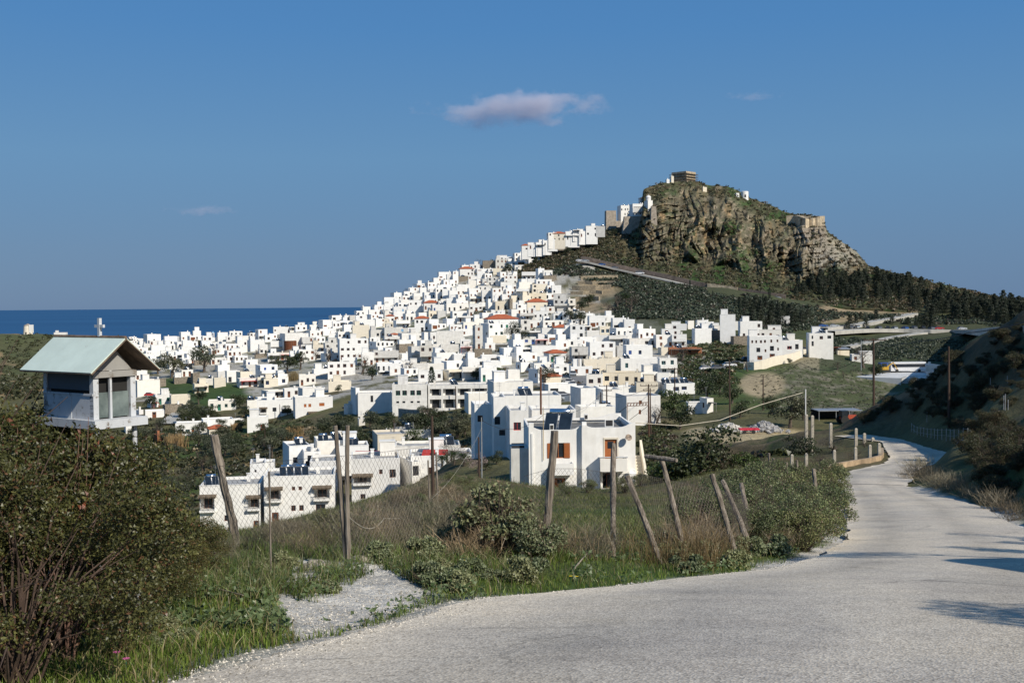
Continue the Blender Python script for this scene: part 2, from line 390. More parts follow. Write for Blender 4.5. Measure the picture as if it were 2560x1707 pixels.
# ------------------------------------------------------------------ light and sky
SUN_EL, SUN_AZ = R(36), R(44)          # azimuth measured from straight behind the camera towards the right
sdir = Vector((math.sin(SUN_AZ)*math.cos(SUN_EL), -math.cos(SUN_AZ)*math.cos(SUN_EL), math.sin(SUN_EL)))
sl = bpy.data.lights.new('sun', 'SUN'); sun = bpy.data.objects.new('sun', sl); COL.objects.link(sun)
sl.energy = 4.8; sl.angle = R(.53); sl.color = (1.0, .93, .81)
sun.rotation_euler = sdir.to_track_quat('Z', 'Y').to_euler()
w = bpy.data.worlds.new('World'); scene.world = w; w.use_nodes = True
nt = w.node_tree; bg = nt.nodes['Background']
sky = nt.nodes.new('ShaderNodeTexSky'); sky.sky_type = 'NISHITA'; sky.sun_disc = False
sky.sun_elevation = SUN_EL; sky.sun_rotation = math.atan2(sdir.x, sdir.y)
sky.altitude = 80; sky.air_density = 1.0; sky.dust_density = .25; sky.ozone_density = 2.2
tc = nt.nodes.new('ShaderNodeTexCoord'); sp = nt.nodes.new('ShaderNodeSeparateXYZ'); nt.links.new(tc.outputs['Generated'], sp.inputs[0])
# the clear winter sky of the photograph, darker and greyer near the sea than the Nishita model makes it
rp = ramp(nt, sp.outputs['Z'], [(0.0, (.84,1.68,3.1)), (.05, (.95,1.9,3.4)), (.13, (1.0,2.28,4.05)), (.24, (.62,1.96,4.25)), (.42, (.38,1.54,3.95)), (1, (.4,1.3,2.8))])
mx = mix(nt, sky.outputs[0], rp.outputs[0], .93)
nt.links.new(mx, bg.inputs['Color']); bg.inputs['Strength'].default_value = .115
scene.view_settings.view_transform = 'Standard'; scene.view_settings.look = 'None'
scene.view_settings.exposure = 0; scene.view_settings.gamma = 1
scene.cycles.max_bounces = 6; scene.cycles.diffuse_bounces = 3; scene.cycles.glossy_bounces = 2; scene.cycles.transmission_bounces = 2
scene.cycles.transparent_max_bounces = 6; scene.cycles.volume_bounces = 3; scene.cycles.volume_max_steps = 64

# ------------------------------------------------------------------ sea
m, nt, b = newmat('sea_water')
n1 = noise_node(nt, .02, 8, .7, stretch=(1, .35, 1)); n2 = noise_node(nt, .0006, 3, stretch=(.3, 1.4, 1))
r1 = ramp(nt, n2.outputs['Fac'], [(.35, (.012,.060,.150)), (.65, (.018,.080,.185))])
nt.links.new(r1.outputs[0], b.inputs['Base Color']); b.inputs['Roughness'].default_value = .42
b.inputs['IOR'].default_value = 1.33; b.inputs['Specular IOR Level'].default_value = .22
bump(nt, b, n1.outputs['Fac'], .5, 1.0)
V = []; S = 70000
for Y in (300, 900, 1500, 2500, 5000, 12000, 30000, S):
    for X in np.linspace(-1, 1, 9)*max(4000, Y*1.2): V.append((X, Y, -97.0))
Fc = []
for i in range(7):
    for j in range(8): a = i*9+j; Fc += [a, a+1, a+10, a+9]
tag(link('sea', np_mesh('sea', V, Fc, 4), m), kind='structure')

# ------------------------------------------------------------------ ground colours
def blend(base, c, m): return base*(1-m[..., None])+np.array(c)*m[..., None]
gpx, gpy = pix(GX, np.maximum(GY, .5), GZ)
col = np.zeros(GX.shape+(3,))+np.array((.115,.108,.05))
nA = fbm(GX/22, GY/22, o=4, seed=101); nB = fbm(GX/4, GY/4, o=4, seed=102); nC = fbm(GX/.8, GY/.8, o=4, seed=103); nD = fbm(GX/75, GY/75, o=3, seed=104)
col = blend(col, (.13,.105,.062), sstep(-.1, .4, nA+.4*nB))             # dry earth
col = blend(col, (.068,.10,.03), sstep(.05, .4, nD+.35*nB))           # green
front = GY > 1
# town ground: pale plaster lanes, rubble
ex=fbm(GX/30,GY/30,o=3,seed=203)*60
town = front & (GR+ex*1.5 > 300) & (GR < 800) & (gpx+ex > 330) & (gpx+ex < 1480+np.clip((gpy-700)*1.6,0,300)) & (gpy > 600) & (gpy+ex*.5 < 1000)
tm = town*sstep(-.45, -.05, nB+.25*nA)
col = blend(col, (.50,.475,.43), tm*.72)
# near meadow by the fence
nm = front*(GR < 110)*(gpx > 850)*(gpy > 1180)*(1-sstep(0, 200, gpx-2050))
col = blend(col, (.075,.095,.028), nm*.5*sstep(-.5, .2, nC*.6+nB))
col = blend(col, (.155,.12,.065), nm*sstep(.1, .5, nC*.5-nB))
# lush strip along the verge
lv = sstep(-2.6, -.3, -din)*(GX < 13)*front
col = blend(col, (.055,.10,.022), lv*.85)
# pebbly border of the road and gravel lay-by at the corner post
LAY = np.array([hit(*p)[:2] for p in [(740,1400),(935,1405),(990,1440),(1080,1486),(1060,1504),(960,1545),(840,1585),(740,1600),(690,1510)]])
dl = dist_poly(GX, GY, LAY, True); il = in_poly(GX, GY, LAY)
lay = front*(GR < 30)*(1-sstep(-.15, .35, np.where(il, -dl, dl)+.25*nC))
col = blend(col, (.62,.585,.52), lay)
bord = (1-sstep(.25, .85, din+.35*nC))*(GR < 60)
col = blend(col, (.56,.525,.47), bord)
# dirt lot
def ell(cx, cy, rx, ry, soft=.3):
    e = np.sqrt(((gpx-cx)/rx)**2+((gpy-cy)/ry)**2)+.12*nB
    return front*(1-sstep(1-soft, 1+soft*.3, e))
col = blend(col, (.42,.34,.20), ell(1880, 1090, 165, 26)*(GR > 140))
col = blend(col, (.44,.36,.22), ell(1760, 1083, 60, 18)*(GR > 140))
# grassy mound right of centre
md = ell(2080, 970, 210, 85)*(GR > 215)*(GR < 380)
col = blend(col, (.085,.098,.042), md); col = blend(col, (.21,.19,.135), md*sstep(.0, .5, nB+.5*nC))
col = blend(col, (.36,.29,.18), ell(1905, 962, 65, 34)*(GR > 215))
col = blend(col, (.30,.255,.17), ell(2040, 900, 80, 22)*(GR > 215)*.7)
# green mound left
col = blend(col, (.050,.085,.025), ell(540, 985, 90, 40)*(GR > 300))
col = blend(col, (.050,.080,.028), ell(440, 975, 60, 40)*(GR > 300))
col = blend(col, (.27,.20,.115), ell(760, 1085, 75, 22)*(GR > 150))
col = blend(col, (.26,.235,.20), ell(480, 1035, 22, 22)*(GR > 300))
# slopes right of centre
gs = front*(GR > 330)*(gpx > 2050)*(gpy > 840)*(gpy < 930)
col = blend(col, (.045,.062,.028), gs*.85)
sc_ = front*(GR > 400)*(gpx > 1500)*(gpy > 690)*(gpy < 845)
col = blend(col, (.06,.07,.035), sc_*.8)
for (cx, cy, rx, ry) in ((2120, 776, 130, 14), (2060, 797, 110, 12), (2260, 772, 40, 22), (1500, 715, 60, 34), (1470, 770, 70, 16)):
    e = ell(cx, cy, rx, ry); col = blend(col, (.34,.26,.16), e*sstep(-.4, .2, nB+.3)*.9)
# windmill hill
wh = front*(gpx < 380)*(gpy < 1000)*(GR > 500)
col = blend(col, (.10,.105,.045), wh*.8); col = blend(col, (.30,.21,.11), wh*sstep(.15, .4, nA))
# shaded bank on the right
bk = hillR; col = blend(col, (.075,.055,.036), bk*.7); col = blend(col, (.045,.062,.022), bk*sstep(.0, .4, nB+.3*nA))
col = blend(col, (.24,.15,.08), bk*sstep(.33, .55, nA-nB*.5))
col = blend(col, (.10,.13,.05), sstep(-70, -110, GZ)*0)
n_t, n_l = GX.shape
idx = np.arange(n_t*n_l).reshape(n_t, n_l)
q = np.stack([idx[:-1, :-1], idx[1:, :-1], idx[1:, 1:], idx[:-1, 1:]], -1)
q = q[:, :, ::-1]
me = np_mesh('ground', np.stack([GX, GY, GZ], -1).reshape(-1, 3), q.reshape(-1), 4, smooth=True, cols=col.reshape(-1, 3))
m, nt, b = newmat('ground_earth')
at = nt.nodes.new('ShaderNodeVertexColor'); at.layer_name = 'Col'
g = nt.nodes.new('ShaderNodeNewGeometry')
def wn(scale, det):
    n = N(nt, 'ShaderNodeTexNoise'); nt.links.new(g.outputs['Position'], n.inputs['Vector']); n.inputs['Scale'].default_value = scale; n.inputs['Detail'].default_value = det; n.inputs['Roughness'].default_value = .7; return n
a1 = wn(.12, 5); a2 = wn(1.4, 6); a3 = wn(22, 6)
c0 = mix(nt, at.outputs[0], ramp(nt, a1.outputs['Fac'], [(.3, .65), (.7, 1.3)]).outputs[0], .8, 'MULTIPLY')
c0 = mix(nt, c0, ramp(nt, a2.outputs['Fac'], [(.3, .55), (.72, 1.4)]).outputs[0], .75, 'MULTIPLY')
c0 = mix(nt, c0, ramp(nt, a3.outputs['Fac'], [(.35, .6), (.65, 1.4)]).outputs[0], .8, 'MULTIPLY')
nt.links.new(c0, b.inputs['Base Color']); b.inputs['Roughness'].default_value = .95; b.inputs['Specular IOR Level'].default_value = .15
ad = nt.nodes.new('ShaderNodeMath'); ad.operation = 'ADD'; nt.links.new(a2.outputs['Fac'], ad.inputs[0])
mu = nt.nodes.new('ShaderNodeMath'); mu.operation = 'MULTIPLY'; mu.inputs[1].default_value = .12; nt.links.new(a3.outputs['Fac'], mu.inputs[0]); nt.links.new(mu.outputs[0], ad.inputs[1])
bump(nt, b, ad.outputs[0], .8, .25)
tag(link('ground', me, m), kind='structure')

# ------------------------------------------------------------------ road
def road_strip(name, Lp, Rp, n, m_across, zf, mat, lift=.0, cols=None):
    Lq = resample(Lp, n); Rq = resample(Rp, n); V = []
    for i in range(n):
        for j in range(m_across):
            t = j/(m_across-1); p = Lq[i]*(1-t)+Rq[i]*t; V.append((p[0], p[1], zf(p[0], p[1])+lift))
    I = np.arange(n*m_across).reshape(n, m_across)
    q = np.stack([I[:-1, :-1], I[:-1, 1:], I[1:, 1:], I[1:, :-1]], -1)
    return link(name, np_mesh(name, V, q.reshape(-1), 4, smooth=True), mat)
m, nt, b = newmat('worn_asphalt')
g = nt.nodes.new('ShaderNodeNewGeometry')
a1 = wn(.16, 4); a2 = wn(2.2, 6); 
vo = N(nt, 'ShaderNodeTexVoronoi'); nt.links.new(g.outputs['Position'], vo.inputs['Vector']); vo.inputs['Scale'].default_value = 55
vo2 = N(nt, 'ShaderNodeTexVoronoi'); nt.links.new(g.outputs['Position'], vo2.inputs['Vector']); vo2.inputs['Scale'].default_value = 26
c0 = ramp(nt, vo.outputs['Color'], [(.0, (.29,.25,.20)), (.45, (.56,.495,.405)), (1, (.76,.685,.57))]).outputs[0]
c0 = mix(nt, c0, ramp(nt, vo2.outputs['Color'], [(0, .75), (1, 1.2)]).outputs[0], .6, 'MULTIPLY')
c0 = mix(nt, c0, ramp(nt, a1.outputs['Fac'], [(.35, (.84,.85,.87)), (.65, (1.12,1.09,1.04))]).outputs[0], .9, 'MULTIPLY')
c0 = mix(nt, c0, ramp(nt, a2.outputs['Fac'], [(.3, .9), (.7, 1.08)]).outputs[0], .8, 'MULTIPLY')
# wheel tracks: darker bands that follow the carriageway
uvn = nt.nodes.new('ShaderNodeAttribute'); uvn.attribute_name = 'across'
tr = ramp(nt, uvn.outputs['Fac'], [(0, 1.14), (.10, 1.06), (.24, .70), (.36, .98), (.52, 1.05), (.66, .72), (.8, 1.0), (1, 1.08)])
a4 = wn(.5, 3)
c0 = mix(nt, c0, mix(nt, (1, 1, 1), tr.outputs[0], ramp(nt, a4.outputs['Fac'], [(.35, .25), (.65, 1)]).outputs[0]), .9, 'MULTIPLY')
a5 = wn(.9, 4); ds_ = nt.nodes.new('ShaderNodeVectorMath'); ds_.operation = 'MULTIPLY_ADD'; nt.links.new(a5.outputs['Color'], ds_.inputs[0]); ds_.inputs[1].default_value = (1.1, 1.1, 0); nt.links.new(g.outputs['Position'], ds_.inputs[2])
vc = N(nt, 'ShaderNodeTexVoronoi'); vc.feature = 'DISTANCE_TO_EDGE'; nt.links.new(ds_.outputs[0], vc.inputs['Vector']); vc.inputs['Scale'].default_value = .42
ck = ramp(nt, vc.outputs['Distance'], [(0, .45), (.006, .7), (.011, 1)]); a6 = wn(.25, 3)
c0 = mix(nt, c0, mix(nt, (1, 1, 1), ck.outputs[0], ramp(nt, a6.outputs['Fac'], [(.5, 0), (.62, 1)]).outputs[0]), .9, 'MULTIPLY')
a7 = wn(.35, 5); c0 = mix(nt, c0, ramp(nt, a7.outputs['Fac'], [(.38, (.80,.80,.82)), (.5, (1, 1, 1)), (.66, (1.06,1.04,1.0))]).outputs[0], .9, 'MULTIPLY')
ed = ramp(nt, uvn.outputs['Fac'], [(0, (1.3,1.27,1.2)), (.07, (1.14,1.12,1.08)), (.16, (1, 1, 1))]); c0 = mix(nt, c0, ed.outputs[0], .9, 'MULTIPLY')
nt.links.new(c0, b.inputs['Base Color']); b.inputs['Roughness'].default_value = .9
bump(nt, b, vo.outputs['Distance'], .5, .01)
nr, nc = 420, 17
# match edges: split both at the bend so that cross sections stay square to the road
Lq = resample(Lw, nr); Rq = resample(Rw, nr)
V = []; ac = []
for i in range(nr):
    # nearest right edge sample to each left sample, monotone
    V.append(0)
V = []
j0 = 0
sel = []
for i in range(nr):
    d = np.hypot(*(Rq-Lq[i]).T); k = int(np.argmin(d[j0:min(nr, j0+30)]))+j0; j0 = max(j0, k); sel.append(k)
sel = np.array(sel, float); sel[-1] = nr-1; sel[0] = 0
for _ in range(10): sel[1:-1] = (sel[:-2]+sel[1:-1]*2+sel[2:])/4
for i in range(nr):
    k = sel[i]; k0 = int(k); rq = Rq[k0]*(1-(k-k0))+Rq[min(nr-1, k0+1)]*(k-k0)
    wob = .22*float(fbm(Lq[i][0]/1.1, Lq[i][1]/1.1, o=3, seed=9)); wob2 = .25*float(fbm(rq[0]/1.1, rq[1]/1.1, o=3, seed=19))
    dv = (rq-Lq[i])/np.linalg.norm(rq-Lq[i])
    for j in range(nc):
        t = j/(nc-1); p = (Lq[i]+dv*wob)*(1-t)+(rq+dv*wob2)*t
        V.append((p[0], p[1], float(zroad(p[1]))+.02+.05*math.sin(t*math.pi))); ac.append(t)
I = np.arange(nr*nc).reshape(nr, nc); q = np.stack([I[:-1, :-1], I[:-1, 1:], I[1:, 1:], I[1:, :-1]], -1)
me = np_mesh('road', V, q.reshape(-1), 4, smooth=True)
at_ = me.attributes.new('across', 'FLOAT', 'POINT'); at_.data.foreach_set('value', np.array(ac, dtype=np.float32))
tag(link('road', me, m), kind='structure')

# ------------------------------------------------------------------ castle rock mesh
kc = np.zeros(KX.shape+(3,))+np.array((.075,.078,.040))
kn1 = fbm(RXX/30, RYY/30, o=5, seed=131); kn2 = fbm(RXX/9, RYY/9, o=4, seed=132); kn3 = fbm(RXX/12, RYY/35, o=4, seed=137)
kc = blend(kc, (.10,.085,.045), sstep(0, .45, kn1+.3*kn2))
kc = blend(kc, (.045,.082,.025), sstep(.1, .4, -kn1+.3*kn2)*.9)
rockc = np.zeros_like(kc)+np.array((.37,.305,.225)); rockc = blend(rockc, (.46,.32,.185), sstep(.1, .45, kn3)); rockc = blend(rockc, (.17,.145,.12), sstep(.1, .45, -kn3+.2*kn2))
# slope-aware: rock on steep faces, scrub on ledges
gy_ = np.gradient(KY, axis=1); gz_ = np.gradient(KZ, axis=1)
steep = sstep(.25, .9, gz_/(np.abs(gy_)+.35))
rm = np.clip(cl*(.25+1.0*steep)*sstep(-.32, -.04, kn2*.8+.6*kn1+.55*(RVV-.4)+.35*rid2), 0, 1)
kc = kc*(1-rm[..., None])+rockc*rm[..., None]
kc = blend(kc, (.30,.25,.19), np.clip(bast, 0, 1)*.9)
pr_ = 1-sstep(.6, 1.15, np.sqrt(((RXX-2085)/85)**2+((RYY-632)/42)**2)+.5*kn2); kc = blend(kc, (.36,.32,.255), pr_*.75)
lowr = sstep(.55, .9, kn1+.5*kn2)*(RXX > 2150); kc = blend(kc, (.32,.26,.18), lowr*.8)
topr = (RVV > .82)*sstep(.15, .5, kn2); kc = blend(kc, (.30,.245,.17), topr*.6*(RXX > 1500))
# back side
bk_X = []; 
backs = [(12, 3), (40, 14), (120, 70), (300, 260)]
VX = np.concatenate([KX]+[(KX[:, -1:]*(1+a/800)) for a, b_ in backs], 1); VY = np.concatenate([KY]+[KY[:, -1:]+a for a, b_ in backs], 1); VZ = np.concatenate([KZ]+[KZ[:, -1:]-b_ for a, b_ in backs], 1)
kc2 = np.concatenate([kc]+[kc[:, -1:]]*len(backs), 1)
# skirt at the foot
VX = np.concatenate([KX[:, :1], VX], 1); VY = np.concatenate([KY[:, :1], VY], 1); VZ = np.concatenate([KZ[:, :1]-25, VZ], 1); kc2 = np.concatenate([kc2[:, :1], kc2], 1)
a_, b_ = VX.shape; I = np.arange(a_*b_).reshape(a_, b_); q = np.stack([I[:-1, :-1], I[1:, :-1], I[1:, 1:], I[:-1, 1:]], -1)
me = np_mesh('castle_hill', np.stack([VX, VY, VZ], -1).reshape(-1, 3), q.reshape(-1), 4, smooth=False, cols=kc2.reshape(-1, 3))
m, nt, b = newmat('hill_rock')
at = nt.nodes.new('ShaderNodeVertexColor'); at.layer_name = 'Col'; g = nt.nodes.new('ShaderNodeNewGeometry')
a1 = wn(.05, 4); a2 = wn(.4, 8); a3 = wn(1.6, 6)
c0 = mix(nt, at.outputs[0], ramp(nt, a1.outputs['Fac'], [(.3, .75), (.7, 1.2)]).outputs[0], .8, 'MULTIPLY')
c0 = mix(nt, c0, ramp(nt, a2.outputs['Fac'], [(.35, .7), (.65, 1.3)]).outputs[0], .8, 'MULTIPLY')
nt.links.new(c0, b.inputs['Base Color']); b.inputs['Roughness'].default_value = .95; b.inputs['Specular IOR Level'].default_value = .1
bump(nt, b, a2.outputs['Fac'], .8, 1.6)
tag(link('castle_hill', me, m), kind='structure')
# ------------------------------------------------------------------ building materials
def whitewash(name, c=(.86,.85,.82), dirt=.10):
    m, nt, b = newmat(name)
    n1 = noise_node(nt, .8, 5, .6); n2 = noise_node(nt, 2.2, 4, .7, stretch=(1, 1, .22)); n3 = noise_node(nt, 14, 3)
    oi = nt.nodes.new('ShaderNodeObjectInfo')
    k = ramp(nt, n1.outputs['Fac'], [(.3, [v*(1-dirt) for v in c]), (.62, c)]).outputs[0]
    k = mix(nt, k, ramp(nt, n2.outputs['Fac'], [(.28, (.80,.77,.72)), (.55, (1, 1, 1))]).outputs[0], dirt*3.2, 'MULTIPLY')
    k = mix(nt, k, ramp(nt, oi.outputs['Random'], [(0, (.86,.85,.84)), (.3, (1, 1, 1)), (.8, (1, .985, .96)), (1, (.97,.93,.86))]).outputs[0], .9, 'MULTIPLY')
    nt.links.new(k, b.inputs['Base Color']); b.inputs['Roughness'].default_value = .9; b.inputs['Specular IOR Level'].default_value = .2
    bump(nt, b, n3.outputs['Fac'], .25, .03); MATS[name] = m; return m
WHITE = whitewash('whitewash'); WHITE2 = whitewash('weathered_whitewash', (.80,.785,.75), .22)
NEARW = whitewash('stained_whitewash', (.87,.86,.83), .13)
CREAM = whitewash('cream_plaster', (.80,.73,.60), .12); GREYP = whitewash('grey_plaster', (.66,.65,.62), .2)
STONE = plain('rubble_stone', (.30,.25,.19), var=.45, scale=2.2, bmp=.6, dist=.1)
BRICKM = plain('orange_brick', (.42,.16,.07), var=.3, scale=3)
ROOFC = plain('concrete_roof', (.42,.41,.39), var=.2, scale=.8); ROOFB = plain('bitumen_roof', (.20,.19,.17), var=.35, scale=.7)
TILE = plain('terracotta_tiles', (.50,.13,.05), var=.3, scale=5, stretch=(1, 1, 1), bmp=.6, dist=.08)
REDP = plain('red_paint', (.50,.04,.03), var=.12, scale=3)
def glassy(name, c, rough=.15):
    m, nt, b = newmat(name); n1 = noise_node(nt, 1.5, 2)
    nt.links.new(ramp(nt, n1.outputs['Fac'], [(.35, [v*.6 for v in c]), (.65, c)]).outputs[0], b.inputs['Base Color'])
    b.inputs['Roughness'].default_value = rough; MATS[name] = m; return m
PANE = glassy('window_glass', (.030,.036,.045)); SOLARG = glassy('solar_glass', (.020,.030,.045), .2)
WOODB = plain('brown_wood', (.20,.065,.025), var=.3, scale=6, stretch=(6, 6, 1)); WOODO = plain('orange_wood', (.42,.13,.035), var=.2, scale=6, stretch=(6, 6, 1))
BLUE = plain('blue_paint', (.035,.09,.32), var=.15); TEAL = plain('teal_paint', (.10,.34,.34), var=.12); GREEN = plain('green_paint', (.02,.16,.10), var=.12)
LBLUE = plain('pale_blue_paint', (.22,.42,.62), var=.1); WPAINT = plain('white_paint', (.78,.78,.76), var=.06)
STEEL = plain('galvanised_steel', (.50,.51,.52), rough=.4, metal=.7, var=.15); CHROME = plain('tank_chrome', (.75,.76,.78), rough=.16, metal=1, var=.05, bmp=.02)
THATCH = plain('dry_brushwood', (.20,.15,.10), var=.45, scale=9, bmp=.8, dist=.05)
RUST = plain('rusty_iron', (.20,.085,.045), var=.4, scale=8); DARK = plain('dark_iron', (.03,.03,.032), var=.2)
FRAMEC = {'w': WOODB, 'o': WOODO, 'B': BLUE, 'T': TEAL, 'G': GREEN, 'L': LBLUE, 'R': REDP, 'W': WPAINT, 'D': DARK}
WALLM = {'w': WHITE, 'h': NEARW, 'g': WHITE2, 'c': CREAM, 'k': GREYP, 's': STONE, 'b': BRICKM}

# ------------------------------------------------------------------ wall with real openings
def facade(mb, O, U, w, h, ops, m=0, rev=.18):
    """O origin (bottom left), U unit vector along the wall, up is z; ops = (x0,x1,z0,z1). Outward normal = U x Z"""
    O = np.array(O, float); U = np.array(U, float); Nn = np.array([U[1], -U[0], 0.0]); Z = np.array([0, 0, 1.0])
    xs = sorted(set([0, w]+[a for o in ops for a in o[:2]])); zs = sorted(set([0, h]+[a for o in ops for a in o[2:4]]))
    for i in range(len(xs)-1):
        for j in range(len(zs)-1):
            cx = (xs[i]+xs[i+1])/2; cz = (zs[j]+zs[j+1])/2
            if any(o[0] < cx < o[1] and o[2] < cz < o[3] for o in ops): continue
            mb.quad([O+U*xs[i]+Z*zs[j], O+U*xs[i+1]+Z*zs[j], O+U*xs[i+1]+Z*zs[j+1], O+U*xs[i]+Z*zs[j+1]], m)
    for o in ops:
        a, b, c, d = o[:4]; r_ = (o[4] if len(o) > 4 else rev)
        p = [O+U*a+Z*c, O+U*b+Z*c, O+U*b+Z*d, O+U*a+Z*d]; q = [t-Nn*r_ for t in p]
        for k in range(4): mb.quad([p[k], q[k], q[(k+1) % 4], p[(k+1) % 4]], m)
_wc = {}
def win_mesh(w, h, fr, kind):
    """window unit drawn in the x-z plane, facing -y, origin bottom left"""
    key = (round(w, 1), round(h, 1), fr, kind)
    if key in _wc: return _wc[key]
    mb = MB(); t = .07
    if kind == 'door':
        mb.box(0, w, -.03, .03, 0, h, 1); mb.box(0, .06, -.05, .03, 0, h, 1); mb.box(w-.06, w, -.05, .03, 0, h, 1); mb.box(w*.25, w*.75, -.045, -.02, h*.55, h*.9, 0)
    elif kind == 'shut':
        for k in range(2):
            a = k*w/2; mb.box(a+.01, a+w/2-.01, -.05, 0, 0, h, 1)
            for s in range(6): mb.box(a+.06, a+w/2-.06, -.065, -.045, .1+s*(h-.2)/6, .1+s*(h-.2)/6+.05, 1)
    else:
        mb.box(0, w, 0, .04, 0, h, 0)
        for (a, b, c, d) in ((0, t, 0, h), (w-t, w, 0, h), (t, w-t, 0, t), (t, w-t, h-t, h), (w/2-t/2, w/2+t/2, t, h-t)): mb.box(a, b, -.04, -.002, c, d, 1)
    me = mb.mesh('window'); me.materials.append(PANE); me.materials.append(FRAMEC[fr]); _wc[key] = me; return me
def put_window(parent, base, U, x, z, w, h, fr='w', kind='win', inset=.14, name=None):
    U = np.array(U, float); Nn = np.array([U[1], -U[0], 0]); p = np.array(base, float)+U*x+np.array([0, 0, z])-Nn*inset
    o = link(name or ('door' if kind == 'door' else 'window'), win_mesh(w, h, fr, kind), None, parent, p)
    o.rotation_euler = (0, 0, math.atan2(U[1], U[0]))
    return o
_sol = None
def solar_heater(parent, loc, rz=0, s=1.0, top=False):
    """two tilted collectors under a horizontal tank"""
    global _sol
    if _sol is None:
        pm = MB(); tm = MB(); fm = MB()
        for k in (-1, 1):
            c = np.array([k*.56, 0, .62]); ax = np.array([.5, 0, 0]); ay = np.array([0, .68, .62]); ay = ay/np.linalg.norm(ay)*.95; n_ = np.cross([1, 0, 0], ay); n_ = n_/np.linalg.norm(n_)
            pm.obox(c, ax, ay, n_*.04, 1); pm.obox(c+n_*.03, ax*.93, ay*.95, n_*.02, 0)
        tm.tube([(-.8, .85, 1.32), (-.76, .85, 1.32), (.76, .85, 1.32), (.8, .85, 1.32)], [.2, .27, .27, .2], 14)
        for k in (-.9, .9):
            fm.box(k-.02, k+.02, .83, .87, 0, 1.1); fm.box(k-.02, k+.02, -.7, .829, .02, .06)
        fm.box(-.92, .92, .80, .86, .3, .34); fm.box(-.92, .92, -.72, -.66, .0, .07)
        ms = []
        for mb, mm in ((pm, [SOLARG, STEEL]), (tm, [CHROME]), (fm, [STEEL])):
            me = mb.mesh('part', smooth=mb is tm); [me.materials.append(t) for t in mm]; ms.append(me)
        _sol = ms
    e = bpy.data.objects.new('solar_heater', _sol[2]); COL.objects.link(e)
    if parent is not None: e.parent = parent
    e.location = [float(t) for t in loc]; e.rotation_euler = (0, 0, rz); e.scale = (s, s, s)
    for n_, me in (('collector', _sol[0]), ('tank', _sol[1])): link(n_, me, None, e)
    return e
def hip(mb, x0, x1, y0, y1, z, h, m, over=.35):
    x0 -= over; x1 += over; y0 -= over; y1 += over; r_ = min(x1-x0, y1-y0)/2
    if x1-x0 >= y1-y0: a = (x0+r_, (y0+y1)/2, z+h); b = (x1-r_, (y0+y1)/2, z+h)
    else: a = ((x0+x1)/2, y0+r_, z+h); b = ((x0+x1)/2, y1-r_, z+h)
    c = [(x0, y0, z), (x1, y0, z), (x1, y1, z), (x0, y1, z)]
    if x1-x0 >= y1-y0: fs = [(c[0], c[1], b, a), (c[1], c[2], b), (c[2], c[3], a, b), (c[3], c[0], a)]
    else: fs = [(c[0], c[1], a), (c[1], c[2], b, a), (c[2], c[3], b), (c[3], c[0], a, b)]
    for q in fs: mb.quad(q, m)
    mb.quad(list(reversed([(p[0], p[1], z-.002) for p in c])), m)
    mb.box(x0, x1, y0, y1, z-.16, z-.004, m)

